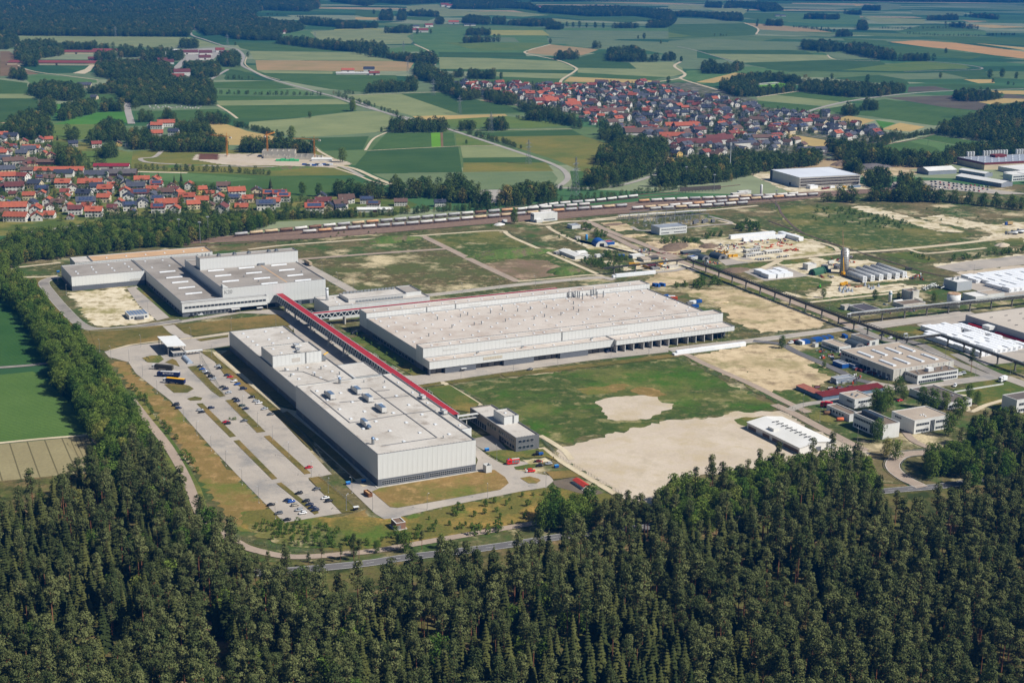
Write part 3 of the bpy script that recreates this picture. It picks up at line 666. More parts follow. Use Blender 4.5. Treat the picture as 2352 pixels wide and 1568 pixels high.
rd('works_road','F',[(1890,860),(2050,940),(2180,1000),(2230,1020)],8,ASPH)
rd('works_road','F',[(230,112),(340,170),(470,240),(700,238),(1150,195),(1500,172),(2000,122),(2420,60)],8,CREAM)
rd('works_road','F',[(610,300),(690,265),(740,240)],7,CREAM)
rd('chalk_track','F',[(1590,170),(1680,195),(1800,190),(2100,160)],5,CREAM)
rd('chalk_track','F',[(330,-20),(700,60),(1060,140),(1130,185)],5,CREAM)
rd('chalk_track','F',[(930,520),(1200,490),(1480,460),(1700,430)],5,CREAM)
rd('chalk_track','F',[(760,455),(940,490),(1100,445),(1300,425),(1560,400)],8,CHALK)
rd('works_road','F',[(1300,690),(1500,660),(1750,625),(1960,590)],14,ASPHL)
rd('works_road','F',[(1950,1130),(1990,1240),(2100,1200),(2220,1165)],4,CREAM)
rd('footpath','K',[(1330,380),(1400,430),(1600,530),(1780,610)],5,CREAM)
rd('works_road','K',[(1100,340),(1300,360),(1500,330),(1800,320),(2352,280)],7,CREAM)
rd('works_road','M',[(300,235),(420,270),(560,340),(900,470),(1200,590),(1350,640)],9,PINKT)
rd('works_road','M',[(380,235),(800,190),(1300,150),(1750,120),(2240,75)],6,CREAM)
rd('works_road','M',[(850,310),(960,350),(1300,330),(1700,290),(1950,265),(1700,190)],5,ASPHL)
rd('works_road','M',[(1560,800),(1450,760),(1320,790),(1000,820)],7,ASPHL)
rd('concrete_road','M',[(900,540),(1000,580),(1400,660),(1560,700)],4,PINKT)
flat('chalk_yard',[W('M',*p)for p in[(90,390),(280,480),(420,510),(700,480),(780,530),(960,590),(1050,640),(900,600),(560,560),(400,560)]],CHALK,'patch')
flat('chalk_yard',[W('M',*p)for p in[(20,570),(120,540),(460,640),(300,700),(100,650)]],CHALK,'patch')
flat('bare_soil',[W('M',*p)for p in[(520,690),(600,680),(900,790),(780,800)]],CHALK,'patch')
flat('bare_soil',[W('M',*p)for p in[(1000,480),(1300,440),(1800,540),(1600,600),(1350,620),(1100,560)]],SAND,'patch')
flat('bare_soil',[W('M',*p)for p in[(520,265),(700,250),(900,330),(700,360)]],SAND,'patch')
flat('yard',[W('M',*p)for p in[(860,640),(1000,600),(1350,650),(1560,740),(1200,800),(900,780)]],CHALK,'patch')
flat('yard',[W('M',*p)for p in[(1600,450),(2000,410),(2400,440),(2400,640),(1900,620),(1700,540)]],CHALK,'patch')
# highways and country roads
rd('main_road','H',[(-1150,1180),(-900,1040),(-690,985),(-200,945),(210,905),(480,865),(950,810),(1300,760),(1600,715),(2260,645),(2700,590),(3500,445),(4000,395),(4300,350),(4700,290)],7.5,ASPHD,edge=.25,dash=True)
rd('side_road','D',[(860,1150),(960,1280),(1110,1470),(1230,1680),(1330,1930),(1420,2020),(1540,2090),(1660,2150),(1900,2200),(2150,2195),(2300,2180),(2500,2160),(2900,2090),(3300,2020),(3700,1950)],5.5,PINKT)
rd('field_road','D',[(-120,958),(150,940),(320,922)],5,ASPH)
rd('field_track','D',[(-120,1462),(300,1420),(590,1398)],3,CREAM)
rd('field_track','D',[(590,1400),(690,1500),(720,1600)],3.5,PINKT)
rd('ramp_road','I',[(2500,15),(2260,25),(1900,30),(1740,30),(1560,45),(1490,90),(1490,140),(1560,200),(1680,260)],8.5,PINKT,edge=.2)
rd('works_road','F',[(1560,1370),(1650,1450),(1900,1520),(2300,1500)],5,PINKT)
rd('country_road','A',[(1265,185),(1268,232),(1350,262),(1480,305),(1570,330),(1612,375),(1600,430),(1680,475),(1780,520),(1990,580),(2150,625),(2352,670),(2500,730),(2750,810)],8,FROAD)
rd('country_road','B',[(0,640),(240,720),(580,803),(800,870),(1060,955),(1300,1035),(1440,1085),(1520,1130),(1545,1180),(1500,1225),(1440,1255)],8,FROAD)
rd('country_road','B',[(1480,1245),(1800,1240),(2000,1200),(2150,1140),(2240,1060),(2300,1020)],7,FROAD)
rd('cycle_path','A',[(1632,380),(1625,430),(1720,490),(1850,530)],3,CREAM)
rd('field_lane','B',[(205,997),(260,920),(350,875)],4,CREAM)
rd('field_lane','B',[(220,998),(820,969),(1100,966)],3,CREAM)
rd('field_lane','A',[(120,400),(130,440),(230,475),(420,500),(650,530)],5,CREAM)
rd('field_lane','A',[(840,670),(845,730),(870,820)],12,FROAD)
rd('field_lane','A',[(1380,535),(1440,500),(1510,460)],8,FROAD)
rd('field_lane','A',[(1435,695),(1510,740),(1570,785)],5,CREAM)
rd('field_lane','A',[(1130,490),(1230,405),(1310,335)],12,FROAD)
rd('field_lane','A',[(2000,935),(2060,960),(2110,1000),(2200,1050)],5,CREAM)
rd('field_lane','B',[(-180,1040),(0,1090),(140,1120),(300,1190),(490,1260)],7,CREAM)
rd('field_lane','B',[(0,1110),(150,1160),(250,1200),(350,1225)],4,CREAM)
rd('field_lane','B',[(530,293),(640,345),(678,385),(665,430)],6,CREAM)
rd('field_lane','B',[(1430,295),(1300,330),(1270,355),(1480,400),(1590,445),(1595,470),(1510,525),(1495,555)],7,CREAM)
rd('field_lane','B',[(2290,412),(2250,440),(2320,490),(2280,520),(2120,545)],7,CREAM)
rd('field_lane','B',[(90,632),(440,618),(760,608)],5,CREAM)
rd('field_lane','B',[(800,862),(1280,858),(1570,855)],4,CREAM)
rd('country_road','C',[(700,830),(870,760),(1000,715),(1200,670),(1450,635),(1800,605),(2352,590)],9,FROAD)
rd('field_lane','C',[(1330,980),(1640,915)],4,CREAM)
rd('field_lane','C',[(500,152),(590,190),(580,230)],7,CREAM)
rd('field_lane','C',[(80,410),(40,440),(110,490),(80,520),(200,560),(340,600)],7,CREAM)
rd('field_lane','C',[(1050,365),(1110,395),(1400,405)],5,CREAM)
rd('field_lane','C',[(60,310),(160,330),(300,370),(500,430)],4,FROAD)
rd('field_lane','C',[(580,645),(860,605)],6,CREAM)
rd('field_lane','C',[(1700,405),(1960,430),(2060,460),(1560,475)],5,FROAD)
rd('village_street','C',[(540,940),(560,900),(530,850),(590,820),(760,790),(900,745)],9,FROAD)
rd('village_street','A',[(860,1135),(1000,1140),(1240,1145)],9,CREAM)
rd('village_street','A',[(1090,1460),(1250,1462),(1420,1455)],8,FROAD)
rd('village_street','D',[(180,60),(300,40),(560,10)],7,FROAD)
rd('new_road','A',[(1070,1000),(1020,1040),(930,1050),(980,1075),(1200,1090),(1500,1100),(1950,1105),(2200,1095),(2300,1120),(2400,1170)],7,ASPHL)
flat('building_site',[W('A',*p)for p in[(1300,1020),(1450,1020),(1500,1018),(2080,1020),(2260,1060),(2330,1085),(2210,1110),(1800,1095),(1600,1098),(1440,1085),(1270,1055)]],SANDC,'patch')
flat('bare_soil',[W('A',*p)for p in[(1320,1018),(1450,1018),(1445,1058),(1305,1058)]],mat('red_soil',(112,72,52),(98,66,48),.1),'pad')
flat('yard',[W('B',*p)for p in[(900,1260),(1090,1255),(1210,1290),(1180,1350),(960,1340)]],FROAD,'patch')
flat('yard',[W('A',*p)for p in[(1180,330),(1450,315),(1490,335),(1400,400),(1230,400),(1130,500),(1090,500),(1230,370)]],FROAD,'patch')
flat('yard',[W('A',*p)for p in[(480,485),(560,460),(610,420),(650,400),(600,470),(560,490)]],CREAM,'patch')

# -- trees
BARK_P=mat('pine_bark',(150,98,66),(112,82,62),.6,rough=.95,rand=.2)
BARK=mat('bark',(92,80,66),(70,62,52),.6,rough=.95)
L_PINE=leafmat('pine_needles',(70,80,46),(110,114,70),trans=.06)
L_SPRUCE=leafmat('spruce_needles',(48,58,32),(84,86,46),trans=.05)
L_BROAD=leafmat('broad_leaves',(72,98,40),(112,128,56),(150,144,76),trans=.2)
L_FAR=leafmat('wood_leaves',(58,82,40),(96,108,52),(150,132,72),trans=.12)
L_BUSH=leafmat('bush_leaves',(70,100,40),(108,128,56),trans=.22)
def leaf_quads(c,r,n,size,rng,flat_=1.0,up=.45,jit=.36):
 d=rng.normal(size=(n,3))
 d[:,2]+=up
 d/=np.linalg.norm(d,axis=1)[:,None]
 pos=np.array(c)+d*np.array([r,r,r*flat_])*rng.uniform(.62,1.0,(n,1))
 nrm=d+rng.normal(size=(n,3))*jit
 nrm/=np.linalg.norm(nrm,axis=1)[:,None]
 a=np.cross(nrm,rng.normal(size=(n,3)))
 a/=np.linalg.norm(a,axis=1)[:,None]
 b=np.cross(nrm,a)
 s=size*rng.uniform(.6,1.35,(n,1))
 k=rng.uniform(.5,1.0,(n,1))
 return np.stack([pos-a*s,pos-b*s*k,pos+a*s,pos+b*s*k],1)
def quads_mb(q):
 mb=MB()
 n=len(q)
 mb.v=[tuple(p)for p in q.reshape(-1,3).tolist()]
 mb.f=[(4*i,4*i+1,4*i+2,4*i+3)for i in range(n)]
 mb.m=[0]*n
 return mb
def pine(seed):
 r=np.random.default_rng(seed)
 H=1.0*r.uniform(19,23)
 t=MB()
 lean=r.normal(size=2)*.35
 t.tube((0,0,-.3),(lean[0]*.5,lean[1]*.5,H*.55),.26,6,r1=.2)
 t.tube((lean[0]*.5,lean[1]*.5,H*.55),(lean[0],lean[1],H*.95),.2,5,r1=.06)
 qs=[]
 base=r.uniform(.46,.62)
 for i in range(14):
  f=(i+.5)/14
  z=H*(base+(1-base)*f)
  rad=3.3*math.sin(math.pi*min(1,.25+f*.72))**.8
  a=r.uniform(0,6.28)
  d=rad*r.uniform(.15,.62)if f<.93 else .2
  c=(lean[0]*f+d*math.cos(a),lean[1]*f+d*math.sin(a),z)
  t.bar((lean[0]*f*.8,lean[1]*f*.8,z-.8),(c[0],c[1],c[2]-.2),.1)
  qs.append(leaf_quads(c,r.uniform(1.5,2.35),86,.31,r,.62,.45,.45))
 return t,quads_mb(np.concatenate(qs)),BARK_P,L_PINE
def spruce(seed):
 r=np.random.default_rng(seed)
 H=r.uniform(17,21)
 t=MB().tube((0,0,-.3),(0,0,H*.97),.25,6,r1=.04)
 v,f=[],[]
 n=17
 for i in range(n):
  fr=i/(n-1)
  z=H*(.14+.84*fr)
  rad=(1-fr)**.9*r.uniform(3.4,4.4)+.25
  k=max(6,int(11*(1-fr)+7))
  a0=r.uniform(0,6.28)
  for j in range(k):
   a=a0+6.283*j/k+r.normal()*.15
   L=rad*r.uniform(.72,1.12)
   wd=L*.34+.14
   dr=L*r.uniform(.28,.5)
   ca,sa=math.cos(a),math.sin(a)
   o=len(v)
   v+=[(0,0,z+.25),(ca*L*.6-sa*wd,sa*L*.6+ca*wd,z-dr*.45),(ca*L,sa*L,z-dr),(ca*L*.6+sa*wd,sa*L*.6-ca*wd,z-dr*.5),(ca*L*.55,sa*L*.55,z-dr*.2+.22)]
   f+=[(o,o+4,o+1),(o+4,o+2,o+1),(o,o+3,o+4),(o+4,o+3,o+2)]
 mb=MB()
 mb.v,mb.f,mb.m=v,f,[0]*len(f)
 return t,mb,BARK,L_SPRUCE
def broad(seed,H=None,wide=1.0,clumps=24,per=80,leaf=L_BROAD,size=.37,low=.13):
 r=np.random.default_rng(seed)
 H=H or r.uniform(14,19)
 R=H*.30*wide
 t=MB().tube((0,0,-.3),(0,0,H*.45),H*.02,6,r1=H*.013)
 qs=[]
 for i in range(clumps):
  f=(i+.5)/clumps
  z=H*(low+(1.0-low-.06)*f)
  rad=R*(math.sin(math.pi*(.14+.80*f))**.6)
  a=i*2.4+r.uniform(-.5,.5)
  d=rad*r.uniform(.35,.92)
  c=(d*math.cos(a),d*math.sin(a),z)
  if i%3==0:
   t.bar((0,0,H*.3+z*.15),c,H*.009)
  qs.append(leaf_quads(c,R*r.uniform(.4,.62),per,size*H/16,r,.85))
 return t,quads_mb(np.concatenate(qs)),BARK,leaf
def bush(seed,H=2.6,leaf=L_BUSH):
 return broad(seed,H*np.random.default_rng(seed).uniform(.8,1.3),1.5,9,26,leaf,1.15,.1)
def dead(seed):
 r=np.random.default_rng(seed)
 t=MB().tube((0,0,-.3),(0,0,15),.22,6,r1=.05)
 b=MB()
 for i in range(26):
  z=4+i*.42
  a=r.uniform(0,6.28)
  L=r.uniform(.8,2.4)
  b.bar((0,0,z),(L*math.cos(a),L*math.sin(a),z+L*.5),.11)
 return t,b,BARK,mat('dead_twigs',(112,92,80),(96,82,72),.4)
PROTO,FULL={},{}
def make_proto(key,fn):
 t,c,bm,lm=fn
 PROTO[key]=(t.mesh('trunk',bm),c.mesh('crown',lm))
 j=MB()
 j.add(t.v,t.f,0)
 j.add(c.v,c.f,1)
 FULL[key]=bpy.data.objects.new('tree_form',j.mesh('tree_form',[bm,lm]))
for i in range(5):
 make_proto(('pine',i),pine(100+i))
for i in range(4):
 make_proto(('spruce',i),spruce(200+i))
for i in range(5):
 make_proto(('broad',i),broad(300+i))
for i in range(4):
 make_proto(('far',i),broad(400+i,None,1.15,15,34,L_FAR,.56,.1))
for i in range(2):
 make_proto(('poplar',i),broad(450+i,21,.55,22,30,L_BROAD,.42,.1))
for i in range(3):
 make_proto(('bush',i),bush(500+i))
for i in range(2):
 make_proto(('sapling',i),broad(550+i,3.2,1.0,11,20,L_BUSH,1.2,.16))
make_proto(('dead',0),dead(600))
NVAR=dict(pine=5,spruce=4,broad=5,far=4,poplar=2,bush=3,sapling=2,dead=1)
NAMEOF=dict(pine='pine_tree',spruce='spruce_tree',broad='broadleaf_tree',far='broadleaf_tree',poplar='poplar_tree',bush='bush',sapling='sapling',dead='dead_tree')
def spot(x,y):
 zc=y*cP+CAM_H*sP
 X,Y=FPX*x/zc,-FPX*(y*sP-CAM_H*cP)/zc
 X,Y=cR*X-sR*Y+1176,sR*X+cR*Y+784
 a,b=min(11,max(0,int(X/196))),min(13,max(0,int(Y/112)))
 return('leftmost strip','far left','left','inner left','left of centre','centre left','centre right','right of centre','inner right','right','far right','rightmost strip')[a]+', '+('top band','second band','third band','fourth band','fifth band','sixth band','middle band','eighth band','ninth band','tenth band','eleventh band','twelfth band','low band','bottom band')[b]
def one_tree(kind,x,y,s=1.0,label=None,group=None,var=None,sz=None):
 if label and label.endswith('@'):
  label=('very tall ' if s>1.15 else 'tall ' if s>1.05 else 'low ' if s<.84 else 'short ' if s<.93 else 'medium-high ')+label[:-1]+spot(x,y)
 var=RNG.randrange(NVAR[kind])if var is None else var
 tm,cm=PROTO[(kind,var)]
 e=thing(NAMEOF[kind],label,{'bush':'bush','sapling':'sapling'}.get(kind,'tree'),(x,y,0),RNG.uniform(0,6.28),group,s if sz is None else(s,s,s*sz))
 obj('trunk',tm,e)
 obj('crown',cm,e)
 return e
def poly_mask(px,py,poly):
 ins=np.zeros(len(px),bool)
 n=len(poly)
 for i in range(n):
  x0,y0=poly[i]
  x1,y1=poly[(i+1)%n]
  c=((y0>py)!=(y1>py))
  with np.errstate(divide='ignore',invalid='ignore'):
   xi=(x1-x0)*(py-y0)/(y1-y0)+x0
  ins^=c&(px<xi)
 return ins
def fill(poly,sp,keep=1.0,margin=70):
 xs,ys=[p[0]for p in poly],[p[1]for p in poly]
 gx,gy=np.meshgrid(np.arange(min(xs),max(xs),sp),np.arange(min(ys),max(ys),sp))
 gx,gy=gx.ravel(),gy.ravel()
 gx=gx+NR.uniform(-.45,.45,len(gx))*sp
 gy=gy+NR.uniform(-.45,.45,len(gy))*sp
 k=poly_mask(gx,gy,poly)&(NR.uniform(size=len(gx))<keep)
 gx,gy=gx[k],gy[k]
 zc=gy*cP+CAM_H*sP
 X=FPX*gx/zc
 Y=-FPX*(gy*sP-CAM_H*cP)/zc
 mm=margin*FPX/zc
 k=(np.abs(X)<1176+mm)&(Y<784+mm)&(gy>0)
 return np.stack([gx[k],gy[k]],1)
_GN={}
def scatter_group(kinds):
 key=tuple(kinds)
 if key in _GN:
  return _GN[key]
 ng=bpy.data.node_groups.new('planting','GeometryNodeTree')
 ng.interface.new_socket('Geometry',in_out='INPUT',socket_type='NodeSocketGeometry')
 ng.interface.new_socket('Geometry',in_out='OUTPUT',socket_type='NodeSocketGeometry')
 N=ng.nodes
 gi,go=N.new('NodeGroupInput'),N.new('NodeGroupOutput')
 iop=N.new('GeometryNodeInstanceOnPoints')
 jn=N.new('GeometryNodeJoinGeometry')
 for kd in kinds:
  for i in range(NVAR[kd]):
   oi=N.new('GeometryNodeObjectInfo')
   oi.inputs['Object'].default_value=FULL[(kd,i)]
   oi.inputs['As Instance'].default_value=True
   ng.links.new(oi.outputs['Geometry'],jn.inputs[0])
 def attr(nm,ty):
  a=N.new('GeometryNodeInputNamedAttribute')
  a.data_type=ty
  a.inputs['Name'].default_value=nm
  return a.outputs['Attribute']
 ng.links.new(gi.outputs[0],iop.inputs['Points'])
 ng.links.new(jn.outputs[0],iop.inputs['Instance'])
 iop.inputs['Pick Instance'].default_value=True
 ng.links.new(attr('pick','INT'),iop.inputs['Instance Index'])
 ng.links.new(attr('turn','FLOAT_VECTOR'),iop.inputs['Rotation'])
 ng.links.new(attr('size','FLOAT_VECTOR'),iop.inputs['Scale'])
 ng.links.new(iop.outputs[0],go.inputs[0])
 _GN[key]=ng
 return ng
def stuff(name,label,pts,kinds,size=(.8,1.15),tall=1.0):
 n=len(pts)
 if n==0:
  return None
 me=bpy.data.meshes.new(name)
 me.vertices.add(n)
 co=np.zeros((n,3))
 co[:,:2]=pts
 me.vertices.foreach_set('co',co.ravel())
 tot=sum(NVAR[k]for k in kinds)
 me.attributes.new('pick','INT','POINT').data.foreach_set('value',NR.integers(0,tot,n).astype(np.int32))
 rot=np.zeros((n,3))
 rot[:,2]=NR.uniform(0,6.28,n)
 me.attributes.new('turn','FLOAT_VECTOR','POINT').data.foreach_set('vector',rot.ravel())
 s=NR.uniform(*size,n)
 sc_=np.stack([s,s,s*tall*NR.uniform(.85,1.15,n)],1)
 me.attributes.new('size','FLOAT_VECTOR','POINT').data.foreach_set('vector',sc_.ravel())
 o=obj(name,me)
 md=o.modifiers.new('planting','NODES')
 md.node_group=scatter_group(kinds)
 tag(o,label,None,None,'stuff')
 return o
def wood(t,pts,label,sp=8.5,kinds=('far',),size=(.8,1.2),tall=1.0,keep=1.0,name='wood'):
 p=fill([tuple(W(t,x,y))[:2]for x,y in pts],sp,keep)
 return stuff(name,label,p,list(kinds),size,tall)
def hedge(t,pts,label,width=8,sp=5,kinds=('far',),size=(.35,.6),name='hedgerow',keep=.9):
 c=[W(t,x,y)for x,y in pts]
 out=[]
 for a,b in zip(c[:-1],c[1:]):
  d=b-a
  n=max(1,int(d.length/sp))
  s=Vector((-d.y,d.x,0)).normalized()
  for i in range(n):
   for k in range(max(1,int(width/sp))):
    if RNG.random()<keep:
     p=a+d*((i+RNG.random())/n)+s*RNG.uniform(-width/2,width/2)
     out.append((p.x,p.y))
 return stuff(name,label,np.array(out),list(kinds),size)

# ---- foreground forest: the largest-looking trees one by one, the rest as one mass
FG_poly=[tuple(W('P',*p))[:2]for p in[(-420,1250),(-100,1215),(0,1205),(90,1190),(160,1160),(235,1100),(280,1080),(342,1062),(370,1108),(418,1188),(452,1224),(515,1256),(535,1300),(560,1345),(640,1360),(700,1368),(800,1376),(900,1378),(1000,1360),(1110,1345),(1210,1335),(1300,1310),(1380,1300),(1440,1290),(1560,1265),(1700,1235),(1900,1195),(2010,1196),(2060,1206),(2150,1208),(2230,1180),(2300,1148),(2700,1090),(2800,1720),(-500,1720)]]
pts=fill(FG_poly,6.5,.96,25)
hx=np.sin(pts[:,0]*.031+1.3)*np.sin(pts[:,1]*.043)+.6*np.sin(pts[:,0]*.09+pts[:,1]*.07)
pts=pts[(hx>-.75)|(NR.uniform(size=len(pts))<.4)]
# the lane cut through the wood
LANE=[W('G',1375,1150),W('G',1400,1300),W('G',1440,1480),W('G',1490,1660)]
def lane_d(x,y):
 best=1e9
 for a,b in zip(LANE[:-1],LANE[1:]):
  ab,ap=b-a,Vector((x,y,0))-a
  t_=min(1,max(0,ap.dot(ab)/ab.dot(ab)))
  best=min(best,(ap-ab*t_).length)
 return best
pts=np.array([p for p in pts if lane_d(*p)>3.2])
road('forest_track',LANE,3,mat('forest_track_soil',(150,118,92),(122,98,76),.3),'pad')
dist=np.hypot(pts[:,0],pts[:,1])
spn=.6*np.sin(pts[:,0]*.021+.5)+.6*np.sin(pts[:,1]*.027+pts[:,0]*.013)+NR.normal(size=len(pts))
knd=np.where(spn>.42,1,0)
edge=(NR.uniform(size=len(pts))<np.clip((dist-690)/420,0.03,.55))&(pts[:,0]<40)|(NR.uniform(size=len(pts))<np.clip((dist-760)/160,0.0,.7))&(pts[:,0]>40)
knd=np.where(edge,2,knd)
for k,nm,lab in((0,'pine','reddish-trunked pine in the foreground forest, @'),(1,'spruce','dark spruce in the foreground forest, @'),(2,'broad','leafy tree among the forest conifers, @')):
 q=pts[knd==k]
 q=q[np.argsort(np.hypot(q[:,0],q[:,1]))]
 iv=np.array([in_view(x,y,12,2)for x,y in q])
 near=q[iv][:290]
 rest=np.concatenate([q[iv][290:],q[~iv]])
 for x,y in near:
  one_tree(nm,x,y,RNG.uniform(.8,1.28),lab,{'pine':'pines of the foreground forest','spruce':'spruces of the foreground forest','broad':'broadleaf trees of the foreground forest'}[nm])
 stuff('forest',{'pine':'mass of pines in the deeper foreground forest','spruce':'mass of dark spruces in the deeper foreground forest','broad':'mass of broadleaf trees along the forest edge'}[nm],rest,[nm],(.78,1.26))
ug=fill(FG_poly,9,.35,20)
stuff('undergrowth','low green undergrowth between the forest trunks',ug,['bush'],(.6,1.2))
# stands along the road at the forest's upper edge
for sh_,lab_,kinds_,sp_,sz_ in(([(1240,1195),(1310,1180),(1370,1190),(1385,1215),(1300,1228),(1240,1222)],'clump of dark broadleaf trees beside the young plantation',['broad'],5.5,(.7,.95)),([(1360,1222),(1440,1205),(1530,1215),(1540,1245),(1450,1262),(1370,1262)],'stand of slim pines beside the road',['pine'],5.2,(.75,1.0)),([(1515,1165),(1600,1140),(1720,1112),(1860,1092),(1960,1085),(2000,1100),(2008,1165),(1900,1180),(1700,1215),(1560,1245),(1510,1200)],'broadleaf belt between the gravel lot and the forest',['broad','broad','pine'],6,(.7,1.05)),([(2105,1075),(2180,1052),(2240,1060),(2260,1085),(2180,1100),(2120,1100)],'rounded clump of trees inside the road loop',['broad'],6,(.7,1.0)),([(2190,1040),(2260,1000),(2420,985),(2420,1030),(2300,1055)],'mixed wood behind the road loop',['broad','pine'],6,(.75,1.05)),([(2210,1130),(2420,1080),(2420,1040),(2250,1090)],'dark wood right of the road loop',['broad','pine','spruce'],6,(.75,1.1)),([(560,1326),(700,1312),(740,1300),(800,1292),(900,1275),(1040,1262),(1030,1250),(880,1262),(780,1283),(700,1304),(560,1312)],'trees between the side road and the main road',['broad','pine'],7,(.35,.7))):
 p_=fill([tuple(W('P',*q))[:2]for q in sh_],sp_,.95)
 stuff('wood',lab_,p_,kinds_,sz_)

# ---- tree belt along the western edge of the site
belt=[tuple(W('P',*p))[:2]for p in[(-60,650),(0,640),(30,655),(85,690),(118,735),(182,800),(240,868),(277,925),(291,950),(315,985),(344,1050),(290,1078),(240,1095),(238,1040),(205,1000),(170,945),(125,885),(112,845),(90,800),(50,730),(0,690),(-60,680)]]
bp=fill(belt,6.2,.97)
o_=np.argsort(np.hypot(bp[:,0],bp[:,1]))
for i,(x,y)in enumerate(bp[o_][:150]):
 one_tree('broad',x,y,RNG.uniform(.72,1.05),'broadleaf tree in the western belt, @','trees of the western belt')
stuff('tree_belt','far stretch of the broadleaf belt along the plant',bp[o_][150:],['broad'],(.72,1.05))

# -- woods, copses and hedgerows of the countryside
FA=('far',)
wood('A',[(-300,205),(0,205),(110,238),(600,243),(1250,246),(1265,215),(1290,190),(1360,240),(1460,232),(1560,262),(1700,270),(1850,270),(1860,232),(1960,212),(2010,200),(1990,180),(1700,140),(1690,120),(-300,120)],'front of the great deciduous forest at the upper left',10,FA,(.9,1.35))
wood('A',[(-300,120),(1690,120),(1690,90),(1750,72),(2040,80),(2110,60),(2100,-45),(-300,-45)],'depth of the great deciduous forest at the upper left',17,FA,(1.3,1.9))
wood('C',[(-900,-45),(2450,-45),(2450,20),(1500,16),(900,8),(400,3),(-100,6),(-900,15)],'distant forest rim along the top of the view',18,FA,(1.2,1.8))
wood('B',[(-20,-30),(-20,15),(220,46),(300,20),(480,34),(780,18),(1300,3),(1300,-30)],'distant forest rim beyond the villages',18,FA,(1.2,1.8))
